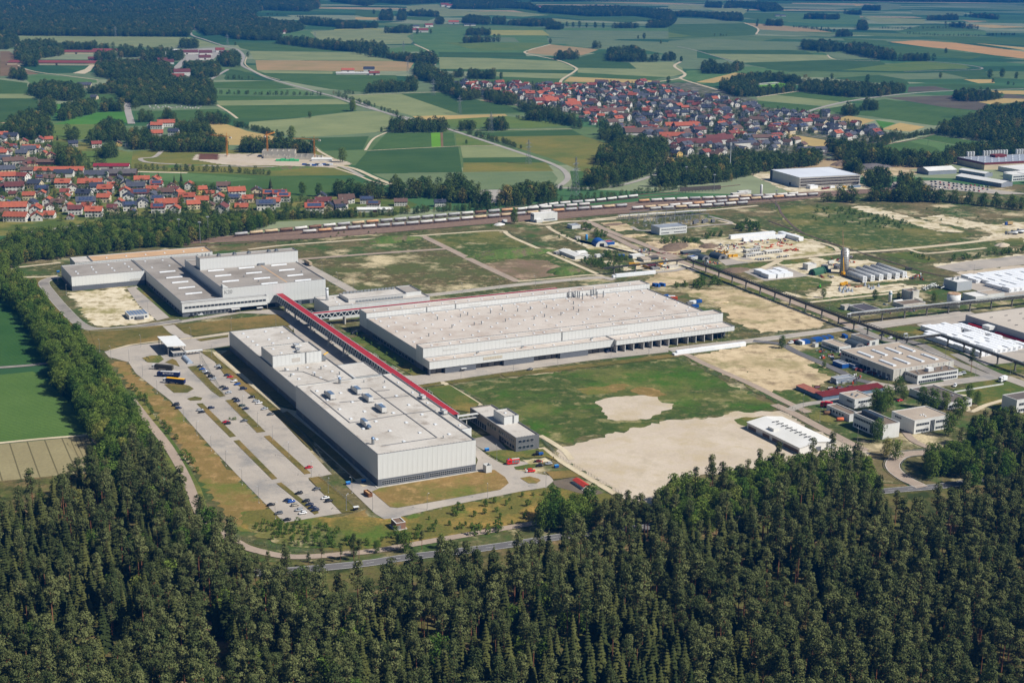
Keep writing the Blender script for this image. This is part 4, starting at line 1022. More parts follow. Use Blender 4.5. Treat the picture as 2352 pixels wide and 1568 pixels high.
WOODS=dict(A=[[(100,400),(110,345),(200,300),(400,312),(420,340),(420,372),(300,385),(250,400),(250,445),(160,445)],[(400,322),(560,318),(760,330),(420,335)],[(780,385),(790,355),(940,350),(930,385)],[(940,412),(950,370),(1060,355),(1200,380),(1210,402),(1080,415)],[(1195,325),(1200,300),(1310,300),(1310,325)],[(630,412),(640,385),(760,385),(760,412)],[(640,505),(640,445),(800,430),(920,440),(1100,450),(1150,485),(1130,505),(1000,530),(800,540)],[(1220,450),(1420,440),(1460,470),(1440,510),(1330,530),(1250,510)],[(1420,415),(1560,375),(1590,400),(1580,452),(1480,442)],[(780,630),(700,575),(900,555),(1100,545),(1300,555),(1400,570),(1420,650),(1430,700),(1300,706),(1160,690),(950,700),(890,725),(880,690),(820,685)],[(190,625),(200,595),(350,575),(540,605),(560,655),(480,672),(300,668)],[(580,618),(700,600),(760,610),(760,622),(600,624)],[(260,715),(330,690),(380,730),(350,772),(280,762)],[(390,800),(420,735),(500,715),(560,700),(640,715),(630,755),(540,775),(430,805)],[(660,742),(680,715),(800,715),(820,742)],[(40,890),(80,820),(200,785),(320,810),(345,915),(250,930),(100,910)],[(640,880),(700,830),(820,850),(830,935),(720,945),(600,970),(600,935)],[(1010,1008),(1000,960),(1200,945),(1400,950),(1500,968),(1500,1012)],[(1590,1014),(1600,970),(1780,970),(1800,1014)],[(1800,1015),(1820,985),(1950,985),(2085,1005),(2070,1018)],[(840,945),(900,900),(990,915),(990,992),(880,995)],[(1150,895),(1180,850),(1370,860),(1410,892),(1300,905)],[(920,812),(940,795),(1010,795),(1020,812)],[(1070,812),(1090,780),(1160,785),(1150,812)],[(1830,292),(2000,312),(2200,335),(2352,348),(2600,372),(2500,355),(2250,312),(2000,290),(1850,278)],[(1960,165),(2352,190),(2500,190),(2352,172),(2000,150)],[(380,1080),(400,1030),(500,1030),(540,1070),(500,1110),(400,1110)],[(640,1040),(700,1020),(800,1035),(700,1055)],[(430,940),(450,900),(520,900),(520,940)],[(-40,905),(0,870),(60,900),(40,920)],[(1300,810),(1440,795),(1520,820),(1450,830)],[(60,520),(90,490),(160,500),(180,540)],[(-40,250),(40,230),(100,260),(130,290),(60,330),(-40,330)],],B=[[(780,62),(1050,62),(1120,58),(1260,62),(1360,78),(1300,45),(1100,25),(780,25)],[(1350,85),(1700,112),(2000,108),(2260,150),(2230,90),(1900,65),(1500,65),(1380,62)],[(840,150),(900,128),(1030,140),(1030,168),(860,158)],[(1050,165),(1060,142),(1130,142),(1130,168)],[(1130,168),(1250,158),(1440,158),(1462,178),(1300,178)],[(1390,198),(1440,180),(1520,192),(1510,200)],[(1830,190),(1900,182),(2040,190)],[(2060,188),(2100,160),(2250,160),(2200,188)],[(300,138),(310,95),(380,90),(390,140)],[(420,140),(430,90),(470,90),(475,140)],[(475,105),(570,95),(690,105),(690,116),(560,112)],[(0,192),(60,182),(190,186),(190,194)],[(330,222),(420,205),(520,208),(510,224)],[(870,238),(900,222),(1030,228),(1030,240)],[(0,338),(80,320),(180,312),(360,328),(360,336),(100,342)],[(100,352),(300,378),(520,398),(670,402),(680,432),(580,424),(350,392)],[(540,408),(580,378),(670,398),(670,424)],[(530,505),(540,455),(640,455),(700,510),(780,540),(780,565),(680,565),(620,545),(560,525)],[(790,518),(800,500),(860,505),(850,518)],[(890,524),(900,502),(1060,515),(1060,528)],[(470,612),(480,550),(540,540),(550,605)],[(270,617),(300,580),(470,585),(470,612)],[(200,622),(220,595),(280,600),(270,622)],[(660,605),(680,575),(780,580),(840,630),(960,650),(960,660),(830,670),(760,625)],[(980,655),(1000,635),(1200,670),(1200,702),(1080,692)],[(1270,802),(1280,775),(1350,775),(1400,802)],[(1400,802),(1420,765),(1560,800),(1650,860),(1700,875),(1560,835)],[(1200,705),(1270,728),(1420,760),(1400,775),(1260,742)],[(360,880),(370,845),(560,838),(740,845),(752,876),(600,882)],[(830,868),(840,838),(930,855),(930,868)],[(1010,868),(1020,840),(1170,855),(1170,868)],[(1730,1095),(1760,1040),(1850,990),(1950,955),(2100,960),(2200,980),(2200,1065),(2050,1105),(1900,1112)],[(1740,915),(1770,885),(1900,885),(1890,955),(1800,945)],[(1640,1230),(1700,1195),(1800,1160),(2000,1140),(2100,1155),(1950,1205),(1750,1238)],[(1990,1140),(2010,1100),(2100,1095),(2150,1125),(2050,1155)],[(2090,1235),(2200,1185),(2220,1120),(2290,1120),(2300,1205),(2250,1245)],[(480,1315),(490,1270),(640,1270),(640,1310)],[(640,1315),(650,1270),(700,1270),(700,1315)],[(700,1335),(730,1260),(850,1240),(900,1285),(960,1310),(940,1350),(760,1345)],[(340,1318),(360,1280),(470,1280),(480,1325)],[(0,1305),(330,1325),(330,1300),(0,1278)],[(940,1375),(950,1340),(1050,1350),(1050,1388)],[(1090,1365),(1100,1330),(1240,1290),(1400,1280),(1480,1300),(1480,1325),(1240,1358)],[(1800,408),(1810,360),(1960,342),(2050,365),(2060,400),(2170,412),(2000,415)],[(2170,405),(2180,385),(2250,390),(2250,408)],[(1460,400),(1480,385),(1600,382),(1625,396)],[(1690,324),(1720,314),(1790,322)],[(240,186),(265,174),(300,186)],[(670,165),(680,140),(720,140),(720,165)],[(840,290),(1110,280),(920,275)],],C=[[(340,600),(350,575),(440,545),(560,525),(720,522),(870,550),(915,560),(840,562),(700,542),(600,562),(560,585),(620,625),(840,597),(840,608),(600,642),(440,642)],[(860,608),(930,572),(1200,580),(1400,598),(1500,590),(1580,612),(1400,642),(1200,647)],[(220,492),(230,450),(300,440),(320,478),(470,460),(500,465),(400,493)],[(900,332),(870,310),(1000,300),(1160,328),(1200,342),(1050,348)],[(1170,352),(1180,322),(1280,322),(1500,378),(1500,403),(1380,398)],[(1500,407),(1600,395),(1780,407)],[(240,52),(250,36),(350,36),(350,56)],[(370,57),(390,32),(700,40),(760,74),(640,82),(560,55)],[(-20,112),(100,98),(380,112),(480,112),(490,142),(390,142),(240,118)],[(640,172),(660,158),(760,170),(760,178)],[(1100,247),(1140,230),(1220,245)],[(1250,204),(1260,165),(1310,172),(1320,204)],[(890,128),(920,115),(1130,126),(1130,133)],[(1700,138),(1900,122),(1920,138)],[(1810,174),(2000,192),(2070,198),(1900,178)],[(1950,113),(2200,134),(2100,118)],[(1880,664),(1900,635),(2050,635),(2220,655),(2100,673),(1950,675)],[(1780,895),(1800,858),(1960,820),(2100,755),(2200,735),(2420,735),(2420,960),(2200,957),(2000,925)],[(1100,1060),(1120,990),(1330,1005),(1500,1055),(1700,1075),(1830,1070),(1840,1025),(2000,1012),(2300,985),(2420,990),(2420,1015),(2000,1045),(1800,1115),(1500,1105),(1300,1095)],[(-60,1235),(-60,1140),(100,1100),(300,1095),(500,1070),(700,1065),(870,1075),(1000,1090),(860,1115),(680,1135),(480,1175),(400,1205),(200,1225)],[(870,1108),(870,1050),(1000,1040),(1000,1095)],[(1150,1140),(1160,1115),(1280,1140),(1280,1165)],[(1310,1245),(1310,1190),(1440,1190),(1460,1245)],[(1520,1305),(1530,1230),(1600,1225),(1700,1295),(1720,1335),(1430,1335),(1440,1310)],[(1340,1335),(1350,1305),(1420,1310),(1410,1342)],[(1430,1338),(1560,1325),(1640,1325),(1820,1330),(1820,1345),(1560,1342)],[(1110,1342),(1120,1322),(1230,1328),(1230,1345)],[(1040,995),(1050,970),(1110,975),(1110,1000)],[(1260,735),(1300,705),(1380,710),(1380,735)],[(1145,765),(1160,745),(1250,755),(1250,772)],[(1000,1340),(1035,1320),(1075,1340)],[(1280,72),(1400,74),(1400,66),(1290,62)],[(1150,96),(1280,103),(1270,94)],])
WN=dict(A='upper left',B='upper middle',C='upper right')
for t_,ws in WOODS.items():
 for i,pl in enumerate(ws):
  c_=[W(t_,*p)for p in pl]
  my=sum(p.y for p in c_)/len(c_)
  sp_=6.5 if my<2200 else 8.0 if my<3500 else 11.0
  X_,Y_=sheet(t_,sum(p[0]for p in pl)/len(pl),sum(p[1]for p in pl)/len(pl))
  wood(t_,pl,'broadleaf copse in the fields, '+spot(sum(p.x for p in c_)/len(c_),my),sp_,FA,(.55,1.25)if my<3500 else(.7,1.5),name='copse')
HEDGES=[('A',[(1550,835),(1650,855),(1760,882),(1880,915)],10),('A',[(1500,525),(1690,528)],14),('A',[(1420,622),(1800,628),(2130,632)],16),('A',[(2200,622),(2352,622)],14),('A',[(860,1120),(1500,1140),(1800,1160)],4),('B',[(20,640),(200,690),(430,770)],6),('B',[(880,885),(1100,945),(1230,985)],7),('B',[(0,628),(150,625)],12),('B',[(1240,1240),(1300,1260),(1700,1260),(1900,1230)],10),('B',[(1200,780),(1300,800),(1540,835)],9),('C',[(820,182),(900,190),(1100,215)],12),('C',[(1390,192),(1690,194)],14),('C',[(1570,225),(1800,238),(2060,242)],12),('C',[(1700,188),(2000,192)],12),('C',[(1320,1000),(1500,930),(1760,880)],12),('C',[(1060,1010),(1250,960),(1540,900)],12),('C',[(1830,1340),(2000,1355),(2352,1385)],12),('C',[(2220,560),(2352,575)],10),('C',[(1470,1240),(1750,1250)],8),('C',[(2100,735),(2352,700)],14),('A',[(1100,1470),(1500,1460),(2000,1440),(2352,1430)],22),('B',[(0,1440),(300,1430),(700,1400),(1050,1390)],12),('B',[(1030,1380),(1500,1340),(2000,1290),(2352,1240)],7),('A',[(700,1445),(1100,1450),(1700,1430)],12),('C',[(870,180),(1000,195),(1110,205)],12),('C',[(300,240),(390,240)],8),('C',[(2100,238),(2290,235)],16),('A',[(1960,115),(2200,130)],16),('A',[(1750,100),(1890,105)],14),]
for i,(t_,pl,w_)in enumerate(HEDGES):
 X_,Y_=sheet(t_,*pl[len(pl)//2])
 hedge(t_,pl,'dark green hedgerow, '+spot(*W(t_,*pl[len(pl)//2])[:2]),w_,4.5 if W(t_,*pl[0]).y<2500 else 8,FA,(.3,.62))
 # wood north of the plant, between village and railway
pl=[(-60,575),(0,568),(80,552),(200,538),(320,528),(450,524),(570,516),(640,512),(600,528),(540,540),(460,556),(390,566),(300,574),(150,596),(60,604),(40,616),(0,632),(-60,645)]
p_=fill([tuple(W('P',*q))[:2]for q in pl],6.5)
o_=np.argsort(np.hypot(p_[:,0],p_[:,1]))
stuff('wood','dark mixed wood between the left village and the north-west hall',p_,['broad','far'],(.65,.95))
hedge('D',[(600,185),(850,165),(1050,150),(1270,145)],'row of trees behind the north-west hall',16,6,('broad',),(.45,.75),'tree_row')
hedge('E',[(0,125),(400,70),(800,50),(1200,20),(1600,-5)],'scattered scrub along the south side of the railway',22,14,('bush',),(.5,1.1),'scrub',.7)
hedge('D',[(1300,150),(1900,110),(2352,85)],'low scrub behind the north-west hall roofs',18,12,('bush',),(.5,1.0),'scrub',.7)
# scrub on open ground
for t_,pl,sp_,sz_,lab in(('S',[(0,780),(440,810),(1150,1000),(1000,1060),(500,1000),(0,960)],13,(.6,1.5),'bushes scattered over the green pasture right of the rail loop'),('S',[(380,850),(900,900),(1150,985),(1080,1020),(600,960)],8,(.6,1.3),'denser bushes in the pasture beside the gravel strip'),('S',[(650,770),(1400,800),(2200,900),(1700,1000),(1100,880)],26,(.4,.9),'few small bushes on the brown pasture'),('M',[(2000,340),(2060,250),(2260,290),(2270,350),(2120,370)],6.5,(1.4,2.6),'thick clump of bushes beside the rail loop'),('M',[(1580,430),(1720,380),(1890,400),(1800,430),(1640,450)],5.5,(.9,1.8),'bushes beside the equipment yard'),('M',[(1150,490),(1200,450),(1580,460),(1600,490),(1400,510)],5,(1.0,2.0),'green thicket beside the substation building'),('M',[(280,690),(400,650),(560,680),(800,790),(640,805),(400,750)],4.6,(.9,1.5),'planted block of young trees beside the fence'),('M',[(500,640),(560,590),(760,640),(810,690),(700,700)],5,(1.0,2.0),'bushes beside the sheds'),('M',[(0,420),(40,370),(380,520),(180,530)],12,(.6,1.4),'bushes on the strip beside the chalk track'),('M',[(1250,980),(1380,930),(1560,940),(1700,880),(1860,900),(1900,960),(1600,985)],6,(.8,2.2),'bushes on the sand behind the great hall'),('M',[(260,330),(330,310),(440,330),(380,350)],6,(1.2,2.0),'bushes behind the little flat-roofed hut'),('M',[(420,430),(450,380),(600,400),(590,430)],5,(1.4,2.2),'bushes behind the blue arched hall'),('F',[(1540,170),(1700,215),(1760,250),(1640,235)],7,(.9,1.6),'bushes beside the chalk track'),('F',[(1800,250),(2000,215),(2352,165),(2420,180),(2000,235)],6,(1.0,1.9),'long bank of bushes above the concrete strip'),('F',[(430,960),(560,930),(700,960),(620,1020)],12,(.25,.5),'weeds on the sand lot'),('E',[(570,125),(640,90),(800,95),(830,125)],9,(.4,.8),'weeds on the earth mound'),('D',[(840,1060),(880,1060),(1010,1230),(1200,1460),(1290,1560),(1240,1540),(1080,1350),(960,1220)],6.5,(.8,1.7),'planted shrubs along the side road'),('G',[(1180,10),(1260,30),(1420,180),(1390,215),(1290,150)],6.5,(.8,1.7),'planted shrubs beside the parched slope'),('H',[(-560,640),(-350,632),(-60,655),(70,720),(40,800),(-250,790),(-490,725)],3.6,(.6,1.2),'thick young plantation inside the fence'),('H',[(560,640),(700,700),(600,760),(300,790),(60,790),(60,730),(300,740)],6,(.8,1.6),'bushes of the plantation beside the brick hut'),('H',[(740,690),(900,650),(1120,660),(1180,690),(900,730)],5.5,(1.2,2.4),'bushes along the side road below the plantation'),('F',[(1350,1290),(1440,1350),(1430,1380),(1340,1340)],7,(1.0,1.6),'shrubs beside the white offices')):
 wood(t_,pl,lab,sp_,('bush',),sz_,1.0,.85,'scrub')
sp_pts=fill([tuple(W('H',*p))[:2]for p in[(450,610),(700,560),(1250,450),(1480,410),(1560,420),(1400,560),(1300,640),(900,690),(640,690)]],8.5,.85)
for x,y in sp_pts[:110]:
 one_tree('sapling' if RNG.random()<.65 else 'bush',x,y,RNG.uniform(.55,1.35),'planted sapling on the yellow grass, @','saplings of the young plantation')
 # single trees one can point at
def lone(t,lst,kind='broad',group=None):
 for x,y,s,lab in lst:
  p=W(t,x,y)
  one_tree(kind,p.x,p.y,s,lab,group)
lone('A',[(2050,782,.8,'lone round tree standing in the green field left of the pale field'),(1930,930,1.25,'big lone tree at the edge of the tan stubble field'),(2265,1075,1.2,'big dark tree beside the building site entrance'),(1640,380,.9,'single tree beside the bend of the country road'),(1558,305,.8,'single tree beside the country road above the bend'),(2335,735,1.3,'large tree beside the road in the middle fields')])
lone('A',[(1050,1215,.85,'dark spruce behind the orange roofs, leftmost of the three'),(1155,1240,.8,'dark spruce behind the village, middle of the three'),(1200,1215,.75,'dark spruce behind the village, right of the three'),(1790,1250,.8,'pointed spruce at the right edge of the left village'),(925,1200,.7,'pointed spruce beside the white gabled barn'),(380,930,.5,'small pointed spruce in the left village')],'spruce')
lone('A',[(1290,1300,1.0,'round garden tree behind the long orange roof'),(1410,1290,.95,'yellowish round tree in the left village'),(1200,1270,.7,'small yellowish tree in the left village'),(1200,1390,.8,'dark round tree between the front village houses'),(1360,1420,.9,'dark garden tree in the front row of the village'),(660,1390,.8,'dark garden tree in front of the solar roof'),(1500,1370,.8,'garden tree between orange roofs'),(2000,1290,.9,'first yellowish tree of the row right of the village'),(2110,1300,.9,'second tree of the row right of the village'),(2230,1290,.9,'third tree of the row right of the village'),(2330,1310,.9,'fourth tree of the row right of the village')])
lone('B',[(120,738,1.15,'tall tree beside the straight road with hedges'),(312,875,.55,'small tree at the bend of the pale lane'),(875,955,.45,'low round bush-like tree on the meadow beside the road'),(1430,292,1.0,'brownish tree at the head of the bare field'),(2050,260,1.2,'tall single tree in the grey-green field'),(2010,258,.8,'smaller tree beside the tall single field tree'),(2160,292,.8,'round tree alone in the far field'),(2295,408,.9,'tree beside the pale lane near the copse'),(2210,555,1.0,'round tree just above the right village'),(1105,525,.9,'round tree above the top row of village roofs'),(550,228,1.3,'tree beside the far farmstead'),(640,225,1.0,'second tree beside the far farmstead'),(262,98,1.3,'round tree in the far pale field'),(1540,180,1.2,'first round tree of the far row'),(1580,182,1.1,'second round tree of the far row'),(1622,184,1.4,'third and largest tree of the far row'),(1670,185,1.1,'fourth tree of the far row'),(1726,187,1.3,'fifth tree of the far row'),(1780,188,1.2,'sixth tree of the far row'),(1192,1480,.9,'dark round tree beside the white railway building'),(2115,590,.7,'tree among the top houses of the right village')])
lone('C',[(1835,355,1.1,'single round tree on the orange field'),(1798,520,1.0,'single tree on the grey-green field'),(1080,530,.9,'broad tree at the edge of the dark field'),(1315,555,1.2,'pale tall tree rising above the wood'),(2125,520,1.3,'left of the pair of large field trees'),(2205,515,1.35,'right of the pair of large field trees'),(2300,525,1.0,'tree right of the large pair'),(2145,550,.7,'small tree below the large pair'),(990,352,1.1,'pale rounded tree before the long copse'),(585,178,1.2,'dark tree at the corner of the bare pink field'),(590,148,.9,'tree above the corner of the bare pink field'),(525,80,1.1,'small far tree left of the white roofs'),(1890,1340,1.05,'first dark tree of the row before the brown pasture'),(1990,1350,.95,'second dark tree of the row before the brown pasture'),(2085,1362,1.0,'third dark tree of the row before the brown pasture'),(2165,1365,1.1,'fourth dark tree of the row before the brown pasture'),(2270,1385,1.0,'fifth dark tree of the row before the brown pasture'),(2335,1392,.9,'last dark tree of the row before the brown pasture'),(85,410,.9,'tree where the pale lane bends')])
lone('F',[(750,822,.62,'lone round tree on the sand lot beside the asphalt lane'),(1030,950,.35,'small bush-like tree on the sand lot'),(1025,490,.5,'round shrub beside the chalk road'),(1370,1245,1.0,'large bright tree between the white offices, left crown'),(1440,1235,1.05,'large bright tree between the white offices, right crown'),(1400,1255,.9,'large bright tree between the white offices, front crown'),(1380,1440,.85,'dark round tree before the white office'),(1680,1215,.95,'tall dark tree behind the flat office'),(1750,1235,.85,'dark tree right of the tall one behind the flat office'),(1825,1225,.7,'small dark tree at the low grey building'),(1990,1150,.55,'pair of small dark trees on the lawn, left'),(2040,1190,.6,'pair of small dark trees on the lawn, right'),(1520,1130,.75,'slim dark tree beside the low grey roof'),(1555,1165,.6,'small tree beside the low grey roof'),(1365,505,.55,'dark shrub above the flat shed'),(1755,520,.6,'dark tree beside the white tank'),(1520,500,.4,'small tree beside the old process tower'),(1950,1240,.6,'young pale tree before the low grey building'),(1910,1290,.8,'first tree behind the right office'),(1850,1400,.9,'tree at the corner of the right office'),(1440,1530,.7,'tree left of the loop road entrance'),(1500,1560,.75,'tree beside the loop road entrance')])
lone('F',[(2000,980,.8,'big dark pine on the lawn beside the white stacks')],'pine')
lone('D',[(1940,715,.22,'small dark conifer beside the assembly hall roof')],'spruce')
lone('G',[(1270,1000,.95,'bare grey dead tree standing in the forest')],'dead')
lone('I',[(1330,560,.95,'brown dead tree standing in the right forest')],'dead')
for i in range(9):
 u_,v_=104.0,202+i*15.5
 p=UV(u_,v_)
 one_tree('sapling',p.x,p.y,.9,'thin young tree in the row on the lawn west of the great hall','young trees beside the great hall')

# -- the car-parts plant
WPAN=mat('white_wall_panels',(222,223,219),(213,213,208),.03,joints=(3.0,3.0,.09,(176,174,166),.35),rough=.55,streak=(.5,.1))
WPAN2=mat('greyish_wall_panels',(204,206,204),(195,197,195),.03,joints=(3.0,3.0,.09,(160,160,154),.4),rough=.55,streak=(.5,.06))
GPAN=mat('grey_base_panels',(108,112,118),(98,102,108),.05,joints=(1.5,1.5,.06,(78,80,84),.4),rough=.5)
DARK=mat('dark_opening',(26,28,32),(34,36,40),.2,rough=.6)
GLASS=mat('window_glass',(34,42,52),(52,60,68),.3,rough=.08,spec=.6)
FRAME=mat('window_frame',(176,178,178),rough=.5)
ROOFG=mat('gravel_roof',(200,194,184),(186,179,168),.03,fine=(.9,.06),patches=[((176,168,156),.05,.56,.72),((154,144,132),.09,.7,.8)],rough=.95,joints=(24,33,.25,(158,138,122),.35))
ROOFB=mat('hall_roof_membrane',(202,192,180),(190,180,168),.02,fine=(.8,.06),patches=[((180,166,152),.05,.56,.7),((160,132,118),.08,.74,.84)],rough=.95,joints=(23.7,16.7,.22,(170,150,132),.45))
ROOFK=mat('grey_roof_membrane',(160,152,142),(148,141,132),.03,fine=(.8,.05),patches=[((136,128,118),.03,.58,.72)],rough=.95)
ROOFT=mat('tan_roof',(198,164,126),(188,152,116),.04,fine=(.9,.06),rough=.95)
COPE=mat('coping_metal',(112,112,114),(128,128,128),.3,rough=.5)
COPEL=mat('light_coping',(206,204,198),rough=.5)
SKYL=mat('skylight_dome',(226,228,228),(206,210,212),.3,rough=.3)
STEEL=mat('galvanised_steel',(150,154,156),(128,132,134),.5,rough=.45,metal=.4)
BLUEM=mat('blue_metal',(120,142,168),(104,126,152),.4,rough=.4,metal=.3)
REDR=mat('red_roof_sheet',(190,52,58),(170,44,52),.3,rough=.6,joints=(1.0,None,.4,(128,26,34),.85),streak=(.4,.1))
REDU=mat('red_roof_sheet_long',(190,52,58),(170,44,52),.3,rough=.6,joints=(None,1.0,.4,(128,26,34),.85),streak=(.4,.1))
LAD=mat('ladder_steel',(96,98,100))
def site(name,label,cat,u,v,group=None,dr=0.0):
 p=UV(u,v)
 return thing(name,label,cat,p,GRID+dr,group)
def ring(mb,x0,x1,y0,y1,z0,z1,t):
 mb.box(x0,x1,y0,y0+t,z0,z1)
 mb.box(x0,x1,y1-t,y1,z0,z1)
 mb.box(x0,x0+t,y0+t,y1-t,z0,z1)
 mb.box(x1-t,x1,y0+t,y1-t,z0,z1)
 return mb
def block(r,x0,x1,y0,y1,h,wm=None,rm=None,z0=0.0,para=.55,cope=COPE,base=None,bm=None,rname='roof',wname='wall'):
 """one flat-roofed volume: wall ring with parapet, roof deck, metal coping, plinth band"""
 w=ring(MB(),x0,x1,y0,y1,z0,h,.4).build(wname,wm or WPAN,r)
 rf=MB().box(x0+.4,x1-.4,y0+.4,y1-.4,h-para-.4,h-para).build(rname,rm or ROOFG,r)
 if cope:
  ring(MB(),x0-.06,x1+.06,y0-.06,y1+.06,h+.003,h+.13,.55).build('coping',cope,rf)
 if base:
  ring(MB(),x0-.05,x1+.05,y0-.05,y1+.05,z0,base,.05).build('base_band',bm or GPAN,w)
 return rf
_sk={}
def skylights(r,pts,z,w=1.6,l=2.4,name='skylight',hh=.55):
 key=(w,l,hh)
 if key not in _sk:
  m=MB().box(-w/2,w/2,-l/2,l/2,0,hh*.6)
  m.add([(-w/2,-l/2,hh*.6),(w/2,-l/2,hh*.6),(w/2,l/2,hh*.6),(-w/2,l/2,hh*.6),(-w/4,-l/3,hh),(w/4,-l/3,hh),(w/4,l/3,hh),(-w/4,l/3,hh)],[(4,5,6,7),(0,1,5,4),(1,2,6,5),(2,3,7,6),(3,0,4,7)])
  _sk[key]=m.mesh('skylight',SKYL)
 for x,y in pts:
  obj(name,_sk[key],r,(x,y,z))
_ve={}
def vents(r,pts,z,h=1.6,rad=.4,name='roof_vent'):
 if(h,rad)not in _ve:
  m=MB().cyl(0,0,0,h,rad,n=8)
  m.cyl(0,0,h+.12,h+.45,rad*1.6,rad*.8,8)
  m.cyl(0,0,h,h+.12,rad*.6,n=6)
  _ve[(h,rad)]=m.mesh('roof_vent',STEEL)
 for x,y in pts:
  obj(name,_ve[(h,rad)],r,(x,y,z))
def windows_x(r,x0,x1,y,z0,z1,n,gap=.25,name='window',out=-1):
 """a row of recessed-looking windows on a wall facing -y (out=-1) or +y"""
 w=(x1-x0)/n
 me=None
 for i in range(n):
  if me is None:
   m=MB().box(gap/2,w-gap/2,min(0,out*.05),max(0,out*.05),z0,z1)
   me=m.mesh('window',GLASS)
   fm=MB()
   o=out*.09
   lo,hi=min(0,o),max(0,o)
   fm.box(gap/2-.09,gap/2,lo,hi,z0-.09,z1+.09)
   fm.box(w-gap/2,w-gap/2+.09,lo,hi,z0-.09,z1+.09)
   fm.box(gap/2,w-gap/2,lo,hi,z1,z1+.09)
   fm.box(gap/2,w-gap/2,lo,hi,z0-.09,z0)
   fme=fm.mesh('frame',FRAME)
  o_=obj(name,me,r,(x0+i*w,y,0))
  obj('frame',fme,o_)
def windows_y(r,y0,y1,x,z0,z1,n,gap=.25,out=-1):
 w=(y1-y0)/n
 m=MB().box(min(0,out*.05),max(0,out*.05),gap/2,w-gap/2,z0,z1).mesh('window',GLASS)
 fm=MB()
 o=out*.09
 lo,hi=min(0,o),max(0,o)
 fm.box(lo,hi,gap/2-.09,gap/2,z0-.09,z1+.09)
 fm.box(lo,hi,w-gap/2,w-gap/2+.09,z0-.09,z1+.09)
 fm.box(lo,hi,gap/2,w-gap/2,z1,z1+.09)
 fm.box(lo,hi,gap/2,w-gap/2,z0-.09,z0)
 fme=fm.mesh('frame',FRAME)
 for i in range(n):
  o_=obj('window',m,r,(x,y0+i*w,0))
  obj('frame',fme,o_)
def ribbon_window(r,x0,x1,y,z0,z1,step):
 """long glazed strip with mullions, on a wall facing -y"""
 g=MB().box(x0,x1,y-.06,y,z0,z1).build('window_strip',GLASS,r)
 m=MB()
 n=int((x1-x0)/step)
 for i in range(n+1):
  x=x0+(x1-x0)*i/n
  m.box(x-.06,x+.06,y-.12,y-.063,z0,z1)
 for z in(z0,(z0+z1)/2,z1):
  m.box(x0,x1,y-.115,y-.062,z-.07,z+.07)
 tag(m.build('mullions',FRAME,g),kind='stuff')
def clad(r,axis,a0,a1,c,z0,z1,out=-1,step=3.0,m=None):
 """separate cladding panels with open joints on a wall plane"""
 n=max(1,round((a1-a0)/step))
 w=(a1-a0)/n
 lo,hi=(c-.07,c-.004)if out<0 else(c+.004,c+.07)
 b=MB().box(.025,w-.025,lo,hi,z0,z1)if axis=='x' else MB().box(lo,hi,.025,w-.025,z0,z1)
 me=b.mesh('cladding_panel',m or WPAN)
 for i in range(n):
  obj('cladding_panel',me,r,(a0+i*w,0,0)if axis=='x' else(0,a0+i*w,0))
def edge_studs(r,x0,x1,y0,y1,z,step=2.0,sides='wens'):
 """small fixing blocks that dot the parapets"""
 m=MB()
 def one(x,y):
  m.box(x-.22,x+.22,y-.22,y+.22,z,z+.22)
 n=int((x1-x0)/step)
 for i in range(n+1):
  x=x0+(x1-x0)*i/n
  if 's' in sides:one(x,y0)
  if 'n' in sides:one(x,y1)
 n=int((y1-y0)/step)
 for i in range(1,n):
  y=y0+(y1-y0)*i/n
  if 'w' in sides:one(x0,y)
  if 'e' in sides:one(x1,y)
 tag(m.build('parapet_fixings',LAD,r),kind='stuff')
def ladder(r,x,y,z0,z1):
 m=MB()
 for dx in(-.35,.35):
  m.box(x+dx-.06,x+dx+.06,y-.25,y-.13,z0,z1)
 k=int((z1-z0)/.6)
 for i in range(k):
  m.box(x-.29,x+.29,y-.24,y-.16,z0+i*.6,z0+i*.6+.1)
 tag(m.build('ladder',LAD,r),kind='stuff')
def ahu(r,x,y,z,L=11,w=3,h=2.8,rot=0.0,legs=True):
 """rooftop air handling unit on a steel stand"""
 b=MB().box(-w/2,w/2,-L/2,L/2,.8,.8+h).build('air_unit',COPEL,r,(x,y,z),rot)
 MB().arch(-w/2+.05,w/2-.05,L/2,L/2+2.2,h*.6,8,z0=1.2).build('duct',BLUEM,b)
 MB().box(-w/2+.2,w/2-.2,-L/2+.4,L/2-3.0,.803+h,1.05+h).build('cover',BLUEM,b)
 m=MB()
 for i in range(4):
  for sx in(-1,1):
   yy=-L/2+.3+i*(L-.6)/3
   m.box(sx*(w/2+.1)-.08,sx*(w/2+.1)+.08,yy-.08,yy+.08,0,.8)
 m.box(-w/2-1.2,w/2+1.2,-L/2-.4,-L/2-.2,.55,.7)
 tag(m.build('stand',STEEL,b),kind='stuff')
def duct_line(r,pts,z):
 m=MB()
 for a,b in zip(pts[:-1],pts[1:]):
  m.bar((a[0],a[1],z+.16),(b[0],b[1],z+.16),.5,.3)
 m.build('cable_tray',COPE,r)
def lettering(r,text,size,loc,rotx=math.pi/2,rotz=0.0,m=None,name='lettering'):
 cu=bpy.data.curves.new('lettering','FONT')
 cu.body=text
 cu.size=size
 cu.extrude=.03
 tmp=bpy.data.objects.new('lettering',cu)
 COL.objects.link(tmp)
 me=bpy.data.meshes.new_from_object(tmp)
 bpy.data.objects.remove(tmp)
 me.materials.clear()
 me.materials.append(m or COPE)
 o=obj(name,me,r,loc)
 o.rotation_euler=(rotx,0,rotz)
 return o

